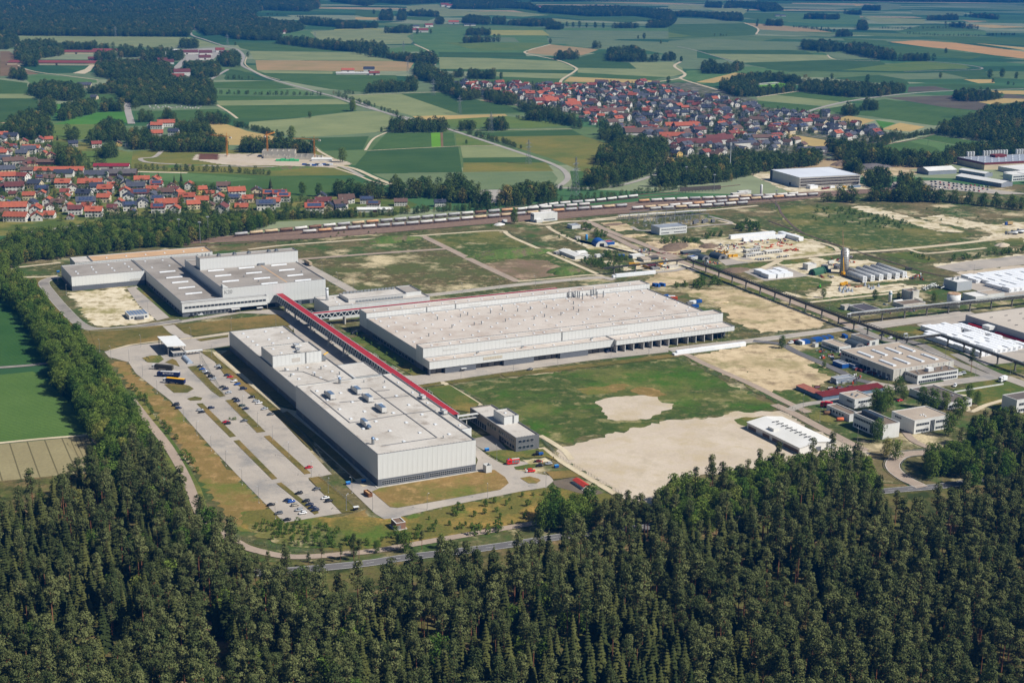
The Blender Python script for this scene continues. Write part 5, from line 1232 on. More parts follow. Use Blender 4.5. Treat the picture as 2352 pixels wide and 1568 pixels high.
# ---- assembly hall (nearest, with the flat gravel roof)
r=site('factory_hall','long white factory hall nearest the forest, ducts and vents on its gravel roof','factory',0,0)
rf=block(r,0,60,0,143,19.1,WPAN,ROOFG,base=4.4)
ext=block(r,60,67.5,22,146,18.6,WPAN,ROOFG,rname='roof')
rf2=block(r,3.6,45.5,143,309,14.5,WPAN2,ROOFG,base=4.4)
tow=block(r,4.6,39.3,206,232,22,WPAN,ROOFG,z0=14)
low=block(r,49,70,171,204,11,WPAN2,ROOFG)
MB().box(45.5,49,160,176,0,12.5).build('link_block',WPAN2,r)
clad(r,'x',0,60,0,4.45,19.0)
clad(r,'y',0,143,0,4.45,19.0)
clad(r,'y',143,309,3.6,4.45,14.4,m=WPAN2)
clad(r,'x',4.6,39.3,206,14.6,21.9)
ribbon_window(r,2.3,28.2,-.06,1.0,3.3,1.25)
ribbon_window(r,31.2,57.4,-.06,1.0,3.3,1.25)
MB().box(57.8,59.4,-.12,-.06,0.1,3.2).build('door',GPAN,r)
ring(MB(),-1.4,61.4,-1.6,143,.2,.5,.9).build('pavement_edge',KERB,r)
for yy in(12,36,62,96,128):
 MB().box(-.12,-.06,yy,yy+4,.1,4.0).build('gate',COPE,r)
for yy in(165,190,225,262,290):
 MB().box(3.45,3.54,yy,yy+4,.1,4.0).build('gate',COPE,r)
skylights(rf,[(9.2,128.4),(21.4,118.3),(8.9,107.6),(21.5,97.5),(50.9,118.6),(51,98.2),(50.9,77.7),(36.3,66.9),(21.6,76.8),(9.4,87.2),(9.2,67),(20.9,56.3),(9.5,25.9),(21.9,36.5),(36.4,46.8),(50.9,57),(36.4,26.3),(50.7,36.5),(50.8,16.7),(22.2,15.8),(9.3,46.5),(36.4,87),(36.3,108)],18.55,1.8,2.2)
skylights(rf2,[(11.8,301),(12,290),(11.8,277),(11.8,266),(28.5,300),(24,277),(23.6,266),(38.8,293),(38,275),(12,197),(12,185),(12,173),(26,197),(26,183),(26,170),(38,195),(38,181),(38,168)],13.95,1.8,2.2)
skylights(tow,[(11,225),(31,226),(22,213),(13,213)],21.45,1.6,1.6)
skylights(ext,[(63.5,30+i*24)for i in range(5)],18.05,1.2,2)
for x,y in((12.1,112),(30.9,115),(31.5,97),(31.2,74)):
 ahu(rf,x,y,18.55)
ahu(rf,12.2,51,18.55,10,2.6,2.6,math.pi)
for x,y in((64.3,87),(64.3,54)):
 ahu(ext,x,y,18.05,4,2.4,1.8)
ahu(tow,27,222,21.45,4.5,3.2,1.8)
ahu(tow,24,210.5,21.45,2.5,2.2,1.6)
for x,y in((27.9,138),(4.6,19)):
 b=MB().cyl(0,0,0,3.4,.9,n=10).build('exhaust_stack',STEEL,rf,(x,y,18.55))
 MB().cyl(0,0,3.403,4.3,1.25,.7,10).build('hood',BLUEM,b)
vents(rf2,[(9,181),(24,176),(33,189),(18,193),(40,172),(10,196)],13.95,1.6,.45)
vents(rf,[(43,134),(55,128),(45,12)],18.55,1.2,.3)
duct_line(rf,[(6,132),(6,60),(14,60),(40,62),(62,61)],18.55)
duct_line(rf,[(28,125),(42,120),(42,14),(8,14)],18.55)
duct_line(rf,[(14,100),(42,97),(58,95)],18.55)
duct_line(rf,[(42,112),(52,112)],18.55)
duct_line(rf2,[(6,196),(20,188),(28,160),(40,165)],13.95)
edge_studs(rf,.3,59.7,.3,142.7,19.14,1.9,'wse')
edge_studs(rf2,3.9,45.2,145,308.7,14.54,1.9,'wn')
edge_studs(tow,4.9,39,206.3,231.7,22.04,1.7)
ladder(tow,28,206,14.5,22.3)
MB().box(18,24,205.84,205.92,16.2,19.0).build('louvre',mat('louvre_grey',(198,192,182),joints=(.4,.4,.1,(160,156,148),.6)),tow)
MB().box(39.3,43,207,212,14.5,17.2).build('stair_platform',STEEL,r)
MB().bar((42,209,18),(46,212,18.6),.6,.5).build('yellow_hoist',mat('hoist_yellow',(226,176,40)),r)
MB().box(60.05,66,20.6,21.95,13,18.3).build('stair_box',WPAN,r)
for z in(12.6,):
 MB().box(46,49,176,204,8.6,9.0).build('gantry',STEEL,r)

# ---- great hall (long, with sunken roof)
r=site('factory_hall','huge beige-roofed hall with loading docks along its front and rows of small skylights','factory',0,0)
mid=block(r,112.6,367,212,311,12.8,WPAN2,ROOFB,base=4.4)
fs=block(r,112.4,367.2,199.6,212,16.8,WPAN,ROOFB,base=4.4)
rs=block(r,112.4,369,311,326.2,16.8,WPAN,ROOFB,base=4.4)
an=block(r,112.2,262,187.8,199.6,10.0,WPAN,ROOFB,z0=4.6)
dk=block(r,262,368,184.6,199.6,9.8,WPAN,ROOFB,z0=6.2)
MB().box(262.4,366,193.5,199.5,0,6.1).build('dock_wall',GPAN,r)
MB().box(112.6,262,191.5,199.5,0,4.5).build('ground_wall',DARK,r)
for a,b in((124.4,148.4),(170.6,194.8),(216.6,240)):
 MB().box(a,b,188.1,191.4,0,4.55).build('panel',GPAN,r)
MB().box(112.3,113.0,188.1,191.4,0,4.55).build('panel',GPAN,r)
for a,b in((113.5,124),(149,170),(195.5,216),(240.5,261)):
 n=max(1,int((b-a)/5))
 for i in range(n):
  w=(b-a)/n
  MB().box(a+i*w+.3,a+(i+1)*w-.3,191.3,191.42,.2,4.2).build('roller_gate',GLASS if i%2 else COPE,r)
clad(r,'x',112.2,262,187.8,4.65,9.9)
clad(r,'x',262,368,184.6,6.25,9.7)
clad(r,'y',212,311,112.6,4.45,12.7,m=WPAN2)
clad(r,'x',112.4,367.2,199.6,10.0,16.7)
clad(r,'x',112.4,369,311,12.9,16.7)
docks=[263,270.2,277.7,286.6,293.9,301.6,308.8,316.5,326,333.3,341,348.4]
dm=MB().box(-.25,.25,185.2,193.4,0,6.15).mesh('dock_divider',COPEL)
for x in docks:
 obj('dock_divider',dm,r,(x,0,0))
gm=MB().box(-1.6,1.6,193.3,193.46,.9,4.4).mesh('dock_door',mat('dock_door_white',(196,196,192),(180,180,176),.4))
for a,b in zip(docks[:-1],docks[1:]):
 obj('dock_door',gm,r,((a+b)/2,0,0))
MB().box(349,364,193.2,193.45,0,5.8).build('glazed_front',GLASS,r)
for x in(351,355,359.5,364):
 MB().box(x-.15,x+.15,188,188.4,0,6.15).build('column',COPE,r)
lv=MB()
lv.box(154,169,187.6,187.72,6.6,8.6)
lv.build('louvre_band',mat('louvre_tan',(198,188,168),joints=(1.9,None,.3,(160,150,134),.6)),r)
sky1=[(119+12*i-0.0,307.8)for i in range(21)]
for k in range(5):
 sky1+=[(119.6+23.65*i,300-16.6*k)for i in range(11)if 119+23.65*i<364]
 sky1+=[(129+23.45*i,291.6-16.6*k)for i in range(11)if 129+23.45*i<364]
sky1+=[(119+12*i,216)for i in range(21)]
skylights(mid,sky1,12.25,1.4,2.0)
skylights(fs,[(122+11.3*i+(3 if i%2 else 0),206.3)for i in range(21)],16.25,1.3,1.8)
skylights(rs,[(122+11.6*i,319)for i in range(21)],16.25,1.3,1.8)
skylights(dk,[(262.3,195),(269.5,190.3),(276.8,190),(286.3,195.3),(286.1,190.2),(297.3,190.1),(304.8,195.6),(304.9,190.6),(325.4,195.8),(325.2,190.4),(335.8,195.9),(336,191.1),(347.1,195.8),(346.5,190.6),(356.2,190.9)],9.25,1.3,1.8)
skylights(an,[(118+16*i,193.5)for i in range(9)],9.45,1.3,1.8)
vents(mid,[(162,287.4),(181.8,288),(189.4,291),(180.9,260.6),(187.2,260.9),(162,260),(208.4,289),(230.6,285.6),(242.8,287.4),(257.3,287),(230.8,257.5),(242,261.4),(207.4,260.5),(221.5,294.5),(256.5,261.3),(274.3,273),(274.3,264.7),(136,244),(283,289)],12.25,2.0,.4)
stk=MB().cyl(0,0,0,5.5,.45,n=8).mesh('chimney_pipe',STEEL)
for x,y in((290.2,310),(295.8,309.6),(297.5,308.4),(297.9,306),(297.5,300),(313,309.6),(315.6,309.4),(311.2,300),(317.1,300),(292.5,309),(310,308.5)):
 obj('chimney_pipe',stk,mid,(x,y,12.25))
edge_studs(fs,113,366.5,199.9,211.7,16.84,2.4,'n')
edge_studs(rs,113,368.5,311.3,325.9,16.84,2.4,'n')
edge_studs(mid,112.9,366.7,214,309,12.84,2.2,'w')
ladder(fs,224,199.6,9.5,17.2)
for x in(163,188):
 ladder(rs,x,311,12.3,17.2)
for a in(128,178,268,346):
 MB().box(a,a+12,199.4,199.52,13.4,14.6).build('wall_light_band',COPEL,fs)
for a in(150,176,200,262,330):
 MB().box(a,a+10,310.8,310.92,14.2,15.2).build('wall_light_band',COPEL,rs)
for x in(152,188,246):
 b=MB().tube((0,0,.9),(2.2,0,1.5),.55,8).build('exhaust_hood',STEEL,an,(x,195.5,9.45))
windows_y(r,216,300,112.52,1.4,3.6,14,1.2)

# ---- north-west hall K20
r=site('factory_hall','white stepped factory block marked K20 at the upper left of the plant','factory',0,0)
wing=block(r,-67.2,-4.5,550,600.5,12.6,WPAN,ROOFK,base=4.2)
midk=block(r,-3.5,31,425,600,12.4,WPAN,ROOFK,base=4.0)
mk2=block(r,31,56,548,600,12.4,WPAN,ROOFK,base=4.0)
hi=block(r,31,119.4,425,548,19.8,WPAN,ROOFK,base=4.0)
top=block(r,33,121,502,516,29.4,WPAN,ROOFK,z0=19)
bk=block(r,-35,76.4,624,650,9.2,WPAN,ROOFT)
bk2=block(r,-51,-35,624,650,9.0,WPAN,ROOFG)
fr=block(r,-3.8,67,420.6,424.9,11.4,WPAN,ROOFK,z0=3.9)
MB().box(-3.5,40,421.4,424.8,0,3.85).build('ground_front',GPAN,r)
clad(r,'x',67,119.4,425,4.1,19.7)
clad(r,'x',31,67,425,11.5,19.7)
clad(r,'x',-67.2,-4.5,550,4.3,12.5)
clad(r,'y',425,548,31,12.5,19.7)
clad(r,'y',425,549,-3.5,4.1,12.3)
clad(r,'x',33,121,502,19.9,29.3)
clad(r,'x',-35,76.4,624,4.0,9.1)
windows_x(r,-2,66,420.55,7.0,8.6,22,.5)
windows_x(r,2,38,421.35,.8,3.2,11,1.0)
MB().box(66.9,67.3,421,424.8,0,3.85).build('column',COPE,r)
MB().box(41,66,424.7,424.93,0,3.8).build('gate_opening',DARK,r)
for i in range(5):
 MB().box(68+i*10,75+i*10,424.8,424.93,.3,3.4).build('window',GLASS,r)
MB().box(36,43,417,420,3.2,3.6).build('entrance_canopy',COPEL,r)
for x in(36.3,42.7):
 MB().box(x-.15,x+.15,417.2,417.5,0,3.2).build('canopy_post',COPE,r)
windows_y(r,430,540,-3.55,1.2,3.2,12,4.5)
MB().box(-17.5,-6,549.8,549.92,4.4,6.4).build('louvre',mat('louvre_white',(196,194,186),joints=(1.6,None,.15,(140,140,136),.6)),r)
lettering(r,'K20',4.2,(32.2,424.8,15.2),m=mat('letter_grey',(150,150,148)))
strip=MB().arch(-7,7,-1.1,1.1,.9,6).mesh('strip_skylight',SKYL)
sm=MB()
sm.add([(-7,-1.1,0),(7,-1.1,0),(7,-.7,.7),(-7,-.7,.7),(-7,.7,.7),(7,.7,.7),(7,1.1,0),(-7,1.1,0)],[(0,1,2,3),(3,2,5,4),(4,5,6,7),(0,3,4,7),(1,6,5,2)])
for i in range(9):
 x=-6.6+i*1.65
 sm.box(x-.06,x+.06,-.75,.75,.705,.78)
strip=sm.mesh('strip_skylight',SKYL)
for x in(45,72,101.2):
 for y in(496,474,451)+((430,)if x>50 else()):
  obj('strip_skylight',strip,hi,(x,y,19.25))
for y in(541,516.4,495.7,473.6,450.6):
 obj('strip_skylight',strip,midk,(13.5,y,11.85))
skylights(midk,[(5.5,591.5),(21.1,590.5),(5.2,563.4),(21.1,564.9)],11.85)
skylights(wing,[(-59.5,572),(-44,575),(-28,573.5),(-13,574),(-59.3,563),(-44,562),(-28,563),(-13,562),(-43.5,585),(-28,588.7),(-13.5,588)],12.05,1.6,2.6)
skylights(bk,[(-20+18*i,637)for i in range(6)],8.65)
for x in(52,66,79,97,104):
 b=MB().arch(-1.5,1.5,-1.8,1.8,2.2,8).build('roof_hood',STEEL,top,(x,510,28.85))
for x in(38,41,44):
 MB().cyl(0,0,0,2.4,.5,n=8).build('exhaust_pipe',STEEL,top,(x,513,28.85))
vents(hi,[(60,462),(66,440),(110,460)],19.25,1.2,.4)
pr=MB()
pr.add([(31.4,425.4,19.25),(37,425.4,19.25),(37,431,19.25),(31.4,431,19.25),(31.4,425.4,22.6),(31.4,431,22.6)],[(0,1,4),(3,5,2),(0,4,5,3),(1,2,5,4),(0,3,2,1)])
pr.build('stair_head',WPAN,hi)
MB().box(86,87.2,428,500,19.26,19.32).build('roof_walkway',ROOFT,hi)
edge_studs(wing,-66.9,-5,551,600.2,12.64,2.2,'n')
MB().box(84,90,500.5,501.9,19.3,21.2).build('roof_stair',STEEL,hi)

# ---- energy building
r=site('utility_building','low white utility building with roof louvres behind the red bridge','building',0,0)
en=block(r,101,189,365,402,11,WPAN,ROOFG)
b1=block(r,121,172,374,397,13.2,COPEL,ROOFG,z0=10)
b2=block(r,172.2,186,376,400,13.8,WPAN,ROOFK,z0=10)
lm=MB().add([(0,0,0),(2.4,0,0),(2.4,.15,2.0),(0,.15,2.0),(0,.8,0),(2.4,.8,0)],[(0,1,2,3),(4,3,2,5),(0,3,4),(1,5,2)]).mesh('cooling_louvre',STEEL)
for i in range(15):
 obj('cooling_louvre',lm,b1,(124+i*3.1,395.5,12.7))
 obj('cooling_louvre',lm,en,(126+i*2.8,371,10.45))
c_=MB().cyl(0,0,0,10.5,1.3,1.15,14).build('chimney',mat('chimney_white',(214,216,216)),en,(108,389,10.45))
smooth(c_)
MB().cyl(0,0,9.2,9.6,1.6,n=14).build('chimney_platform',STEEL,c_)
skylights(en,[(112,371),(113,380),(116,393),(122,368)],10.45,1.4,1.4)
for i in range(6):
 MB().box(186.04,186.2,377+i*3.8,379.6+i*3.8,10.6,13.2).build('grille',COPE,b2)
windows_x(r,135,186,364.95,1.5,3.5,8,3)

# ---- red-roofed conveyor bridge
def truss(r,along,a0,a1,c0,c1,z0,z1,step=5.0):
 """lattice side walls; along = 'u' or 'v'"""
 def pt(a,c,z):
  return(a,c,z)if along=='u' else(c,a,z)
 WT=mat('white_truss',(214,216,214),(200,202,200),.5,rough=.4)
 deck=MB()
 if along=='u':
  deck.box(a0,a1,c0+.4,c1-.4,z0,z0+.35)
  deck.box(a0,a1,c0+1.0,c1-1.0,z0+.35,z1-.3)
 else:
  deck.box(c0+.4,c1-.4,a0,a1,z0,z0+.35)
  deck.box(c0+1.0,c1-1.0,a0,a1,z0+.35,z1-.3)
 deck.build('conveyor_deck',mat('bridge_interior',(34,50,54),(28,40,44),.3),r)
 rfm=MB()
 if along=='u':
  rfm.box(a0,a1,c0,c1,z1,z1+.3)
 else:
  rfm.box(c0,c1,a0,a1,z1,z1+.3)
 ro=rfm.build('red_roof',REDU if along=='u' else REDR,r)
 for c in(c0+.15,c1-.15):
  m=MB()
  m.bar(pt(a0,c,z0+.1),pt(a1,c,z0+.1),.55)
  m.bar(pt(a0,c,z1-.15),pt(a1,c,z1-.15),.45)
  n=int((a1-a0)/step)
  for i in range(n):
   p,q=a0+(a1-a0)*i/n,a0+(a1-a0)*(i+1)/n
   m.bar(pt(p,c,z0+.1),pt((p+q)/2,c,z1-.15),.5)
   m.bar(pt((p+q)/2,c,z1-.15),pt(q,c,z0+.1),.5)
  tag(m.build('truss_side',WT,r),kind='stuff')
  e_=c+(-.2 if c<(c0+c1)/2 else .2)
  MB().bar(pt(a0,e_,z1+.2),pt(a1,e_,z1+.2),.3,.5).build('edge_trim',WT,r)
 return ro
r=site('conveyor_bridge','long elevated bridge with red sheet roof and white lattice sides linking the halls','bridge',0,0)
ro=truss(r,'v',70,424,75.4,81.4,5.4,11.0)
rb=truss(r,'u',82,301,347.5,352.5,6.6,10.6)
PIER=mat('bridge_pier',(196,192,182),(178,174,166),.4)
for v in(397.5,371.7,334,292,260):
 m=MB().box(-3.4,-2.4,-.5,.5,0,6.6)
 m.box(2.4,3.4,-.5,.5,0,6.6)
 m.box(-4.2,4.2,-1.0,1.0,0,.9)
 m.bar((-2.9,0,1),(2.9,0,6),.3)
 m.build('pier',PIER,r,(77.7,v,0))
for u_ in(108.4,):
 MB().box(-.5,.5,-2.4,2.4,0,6.6).build('pier',PIER,r,(u_,350,0))
for v in(352,306,214,118,180):
 m=MB()
 for dy in(0,4,8):
  m.box(0,2.2,dy,dy+.15,11.3,11.5)
  m.box(2.05,2.2,dy,dy+.15,11.5,13.0)
 m.box(0,.15,0,8,12.4,12.55)
 m.box(2.05,2.2,0,8,12.9,13.05)
 tag(m.build('roof_railing',COPEL,ro,(82,v,-2)),kind='stuff')
for v in(226,410,300):
 m=MB()
 m.box(82,86,v,v+3,6.8,7.0)
 for q in(82.2,85.8):
  m.box(q-.1,q+.1,v+.1,v+.3,7.0,8.2)
  m.box(q-.1,q+.1,v+2.7,v+2.9,7.0,8.2)
 tag(m.build('side_platform',COPEL,r),kind='stuff')

# ---- office next to the assembly hall
OB=mat('office_cladding',(150,138,124),(138,126,114),.1,joints=(1.2,1.2,.08,(104,98,92),.5),rough=.6)
OBG=mat('office_grey_cladding',(112,114,116),(104,106,108),.1,joints=(1.0,1.0,.06,(84,86,88),.5),rough=.6)
r=site('office_building','two-storey grey and brown office with a white rooftop box beside the assembly hall','office',0,0)
ob=block(r,96,111.5,20.5,85.3,8.7,OB,ROOFG)
ot=block(r,101.3,111.2,47,62,13.2,WPAN,ROOFG,z0=8)
MB().box(96,111.55,20.3,20.47,0,8.72).build('grey_front',OBG,r)
MB().box(111.53,111.65,20.3,85.3,0,8.72).build('grey_side',OBG,r)
for z0,z1 in((1.4,3.2),(5.2,7.0)):
 windows_x(r,97.4,108,20.27,z0,z1,4,.3)
windows_y(r,22,44,95.96,5.0,7.0,9,.9)
windows_y(r,22,40,95.96,1.2,3.2,5,1.2)
windows_y(r,47,60,95.96,4.8,7.2,4,.5)
windows_y(r,61,84,95.96,.6,4.2,7,.6)
MB().box(95.9,95.97,36,43,0,3.6).build('recessed_entry',DARK,r)
skylights(ot,[(106,55)],12.65,1.4,1.4)
ladder(ot,107.5,47,8.5,13.5)
edge_studs(ob,96.3,111.2,20.8,85,8.74,1.8)
edge_studs(ot,101.6,111,47.3,61.7,13.24,1.7)
lettering(r,'ik',2.2,(95.9,80.5,5.4),math.pi/2,-math.pi/2,COPE)
r=site('footbridge','slim white covered footbridge between the hall and the office','bridge',0,0)
MB().box(67.6,95.8,72,74.4,6.2,6.5).build('deck',COPEL,r)
MB().box(67.6,95.8,71.8,74.6,8.4,8.6).build('roof',COPEL,r)
m=MB()
for i in range(9):
 x=68+i*3.4
 m.box(x-.1,x+.1,72,72.2,6.5,8.4)
 m.box(x-.1,x+.1,74.2,74.4,6.5,8.4)
for x in(74,88):
 m.box(x-.2,x+.2,73,73.4,0,6.2)
tag(m.build('posts',COPEL,r),kind='stuff')

# ---- gatehouse
r=site('gatehouse','gatehouse under a large tilted white canopy roof at the truck entrance','gatehouse',0,0)
cn=MB().add([(-42.4,311,7.4),(-28.4,311,6.6),(-28.4,341.5,6.6),(-42.4,341.5,7.4),(-42.4,311,7.9),(-28.4,311,7.1),(-28.4,341.5,7.1),(-42.4,341.5,7.9)],[(0,3,2,1),(4,5,6,7),(0,1,5,4),(1,2,6,5),(2,3,7,6),(3,0,4,7)])
cn.build('canopy',mat('canopy_white',(228,228,224),(220,220,214),.1,rough=.4),r)
for x in(-41.5,-29.3):
 for y in(312,321,331,340.5):
  MB().box(x-.2,x+.2,y-.2,y+.2,0,6.7).build('post',COPE,r)
gb=block(r,-39.2,-29.6,307,320,3.4,GPAN,ROOFG,cope=COPEL)
windows_x(gb,-38.5,-30.2,306.97,1.2,2.7,4,.2)
windows_y(gb,308,319,-39.23,1.2,2.7,4,.2)
MB().box(-29.4,-17,308,311,2.7,2.9).build('walkway_roof',mat('walkway_glass_roof',(214,216,212)),r)
m=MB()
for i in range(6):
 m.box(-29+i*2.3,-28.8+i*2.3,308.2,308.4,0,2.7)
 m.box(-29+i*2.3,-28.8+i*2.3,310.6,310.8,0,2.7)
tag(m.build('walkway_posts',COPE,r),kind='stuff')
r=site('bicycle_shelter','low glazed bicycle shelter with curved roof below the gatehouse','shelter',-34.5,285)
MB().arch(0,4.5,0,17,2.4,8).build('curved_roof',mat('shelter_glass',(176,188,200),(160,172,186),.4,rough=.2),r)
m=MB()
for i in range(7):
 m.box(-.06,.1,i*2.8,i*2.8+.12,0,1.2)
 m.box(4.4,4.56,i*2.8,i*2.8+.12,0,1.2)
tag(m.build('posts',COPE,r),kind='stuff')

# ---- site office of white containers, hut, shed, enclosure
r=site('site_office','white flat site office of joined cabins with roof panels in the chalk yard','cabin',-44.3,429.6)
so=block(r,0,15.5,0,16.5,3.7,WPAN,ROOFG,para=.2,cope=COPEL)
for i in range(6):
 for j in range(4):
  MB().box(.6+i*2.5,2.6+i*2.5,.8+j*4,4.2+j*4,3.51,3.62).build('roof_panel',BLUEM,so)
windows_x(r,.8,14.8,-.03,1.2,2.4,5,1.0)
MB().box(5,11,-3,-1,0,2.4).build('porch',GPAN,r)
r=site('brick_hut','small brown brick hut with flat roof at the plant road corner','hut',-14.4,-62.4)
BR=mat('brown_brick',(138,98,76),(122,86,68),.6,joints=(.5,.5,.05,(160,138,120),.4))
bh=block(r,0,5.2,0,7.2,4.0,BR,mat('brown_roof_felt',(122,102,84),(110,92,78),.3),para=.3,cope=COPEL)
MB().box(.3,2.6,-.08,-.01,0,2.6).build('door',COPE,r)
ring(MB(),-.8,6,-.8,8,.2,.5,.75).build('slab_edge',KERB,r)
r=site('shed','small white shed with a bright red gable roof beside the gravel lot','shed',101.7,-52.5)
gw=MB().prism([(0,0),(4,0),(4,12),(0,12)],0,2.2)
gw.add([(0,0,2.2),(4,0,2.2),(2,0,3.1)],[(0,1,2)])
gw.add([(0,12,2.2),(4,12,2.2),(2,12,3.1)],[(2,1,0)])
gw.build('wall',WPAN,r)
MB().gable(0,4,0,12,2.2,3.1,.5,.15,'y').build('roof',mat('red_tile',(196,66,48),(176,58,44),.4,joints=(.5,.5,.12,(130,40,32),.4)),r)
MB().box(.8,3.2,-.07,-.01,0,2.0).build('door',mat('tan_door',(196,176,140)),r)
MB().box(-1,5.5,-2.5,13,.2,.44).build('slab',KERB,r)
r=site('skip_enclosure','open-topped white panel enclosure at the corner of the assembly hall','enclosure',63.8,-6)
ring(MB(),0,3.6,0,4.4,0,4.7,.15).build('wall',WPAN,r)
for i in range(3):
 MB().box(.3+i*1.1,1.2+i*1.1,.5,3.8,0,1.4).build('bin',COPE,r)

# -- east site: workshops, offices, process plant, stores
OWH=mat('office_white',(226,226,222),(214,214,208),.1,rough=.7,streak=(.5,.08))
OCR=mat('weathered_white',(214,210,198),(196,190,176),.15,rough=.8,streak=(.6,.18))
RBR=mat('brown_roof',(112,98,84),(126,112,98),.06,fine=(.9,.08),rough=.95)
RTAN=mat('tan_flat_roof',(178,164,146),(166,152,136),.05,fine=(.9,.06),rough=.95)
RDK=mat('dark_flat_roof',(96,88,82),(108,100,94),.06,fine=(.9,.06),rough=.95)
RWH=mat('white_sheet_roof',(228,226,220),(216,214,206),.05,rough=.6,joints=(1.2,None,.06,(190,188,182),.5))
RGR=mat('grey_sheet_roof',(150,156,164),(138,144,152),.1,rough=.5,joints=(1.0,None,.1,(120,126,134),.5))
DGR=mat('dark_green_grey_sheet',(74,84,90),(64,74,80),.2,rough=.5,joints=(None,1.2,.1,(52,58,62),.5))
BLU=mat('blue_sheet',(36,92,168),(30,80,150),.3,rough=.45,joints=(None,.9,.1,(22,62,120),.5))
GRN=mat('green_tarp',(52,96,70),(44,84,62),.2,rough=.6)
WRAP=mat('white_wrap',(244,245,245),(236,238,240),.4,rough=.35)
WRAPS=mat('wrap_strap',(176,180,184))
ORG=mat('orange_steel',(206,92,36),(170,66,32),.6,rough=.6)
YEL=mat('machine_yellow',(226,168,32),(204,150,30),.5,rough=.5)
RUST=mat('rusty_red',(122,50,44),(104,44,40),.3,rough=.8)
PIPE=mat('pipe_cladding',(190,192,190),(168,170,168),.3,rough=.4,metal=.3)
LATT=mat('dark_lattice',(84,84,76),(70,72,66),.4,rough=.7)
def flatbox(u,v,lu,lv,h,name,label,cat,wall=None,roof=None,dr=0.0,group=None,cope=COPEL,para=.35):
 r=site(name,label,cat,u,v,group,dr)
 rf=block(r,0,lu,0,lv,h,wall or OWH,roof or RTAN,para=para,cope=cope)
 return r,rf
def gablebox(u,v,lu,lv,he,hr,name,label,cat,wall=None,roof=None,axis='y',dr=0.0,group=None,over=.4):
 r=site(name,label,cat,u,v,group,dr)
 m=MB().box(0,lu,0,lv,0,he)
 if axis=='y':
  for y in(.0,lv):
   m.add([(0,y,he),(lu,y,he),(lu/2,y,hr)],[(0,1,2)if y==0 else(2,1,0)])
 else:
  for x in(.0,lu):
   m.add([(x,0,he),(x,lv,he),(x,lv/2,hr)],[(2,1,0)if x==0 else(0,1,2)])
 m.build('wall',wall or OWH,r)
 rf=MB().gable(0,lu,0,lv,he+.01,hr+.01,over,.2,axis).build('roof',roof or RWH,r)
 return r,rf
def archhall(u,v,w,l,h,name,label,skin,dr=0.0,end=None):
 r=site(name,label,'hall',u,v,None,dr)
 smooth(MB().arch(0,w,0,l,h,12).build('vault',skin,r)).data.polygons.foreach_set('use_smooth',[False]*14)
 MB().arch(.15,w-.15,-.12,-.01,h-.2,12).build('end_wall',end or COPE,r)
 MB().box(w*.32,w*.68,-.2,-.125,0,h*.55).build('door',DARK,r)
 return r
 # workshop with strip skylights
r,rf=flatbox(403.2,42,55.5,57.5,8.4,'workshop_hall','white workshop hall with eight long white roof lights','workshop',OCR,RTAN)
sl=MB()
sl.add([(-1.6,-8,0),(1.6,-8,0),(1.6,8,0),(-1.6,8,0),(-1.3,-7.7,.8),(1.3,-7.7,.8),(1.3,7.7,.8),(-1.3,7.7,.8)],[(4,5,6,7),(0,1,5,4),(1,2,6,5),(2,3,7,6),(3,0,4,7)])
slm=sl.mesh('roof_light',SKYL)
for i in range(4):
 for y in(16,40):
  obj('roof_light',slm,rf,(8+i*13,y,8.05))
vents(rf,[(14.5,30),(21,44),(34,30),(40,44),(47,22),(47,33)],8.05,.7,.4)
windows_y(r,24,52,-.03,.6,3.6,7,.5)
windows_y(r,38,56,-.03,5.2,6.8,6,.6)
for i in range(4):
 MB().box(-.08,-.03,3+i*5,6.5+i*5,0,4).build('gate',GPAN,r)
m=MB()
for i in range(10):
 m.box(6+i*5,6.35+i*5,-.35,-.02,0,8.3)
tag(m.build('buttresses',OWH,r),kind='stuff')
r,rf=flatbox(413.2,28.4,37,13,6.6,'office_building','white two-storey office wing in front of the workshop hall','office',OWH,RBR)
windows_x(r,1,36,-.03,1.0,2.5,18,.45)
windows_x(r,4,36,-.03,4.2,5.6,16,.45)
windows_y(r,.6,12.4,-.03,4.2,5.6,5,.5)
MB().box(17,22,-.1,-.02,0,2.8).build('entrance',DARK,r)
MB().box(14,19,5,9,6.26,8.6).build('roof_cabin',OWH,rf)
vents(rf,[(5,5),(7,9),(23,8),(27,6),(30,9),(33,5)],6.26,.3,.5)
tag(MB().box(1,22,-2.4,-1.2,0,1.1).build('hedge',mat('hedge_green',(62,84,40),(48,70,34),.9,fine=(1.5,.3)),r),kind='stuff')
# white offices
r,rf=flatbox(312.2,-54,13,28.2,9.3,'office_building','white three-bay office with a dark roof structure, nearest the round tree','office',OWH,RBR)
MB().box(3.5,7,8,25,8.96,11.6).build('roof_structure',DGR,rf)
for i in range(6):
 MB().box(3.6,6.9,9+i*2.6,11+i*2.6,11.603,11.72).build('solar_panel',GLASS,rf)
windows_y(r,12,27.5,-.03,6.0,7.4,10,.35)
windows_y(r,1,8,-.03,6.0,7.4,5,.35)
windows_y(r,14,27,-.03,1.0,2.8,6,.5)
windows_y(r,9,12,-.03,1.0,7.4,2,.3)
r,rf=flatbox(337,-54.2,28,21.3,8.9,'office_building','white flat-roofed office with tan roof right of the round tree','office',OWH,RTAN)
windows_x(r,1.5,12,-.03,1.2,2.6,8,.35)
windows_x(r,1.5,12,-.03,5.2,6.6,8,.35)
windows_x(r,17.5,27,-.03,1.2,2.6,7,.35)
windows_x(r,17.5,27,-.03,5.2,6.6,7,.35)
windows_x(r,13,16.5,-.03,.3,7.5,3,.2)
windows_y(r,12,18,-.03,6.2,7.4,4,.4)
skylights(rf,[(12,8),(14,8),(13,5)],8.56,1,1)
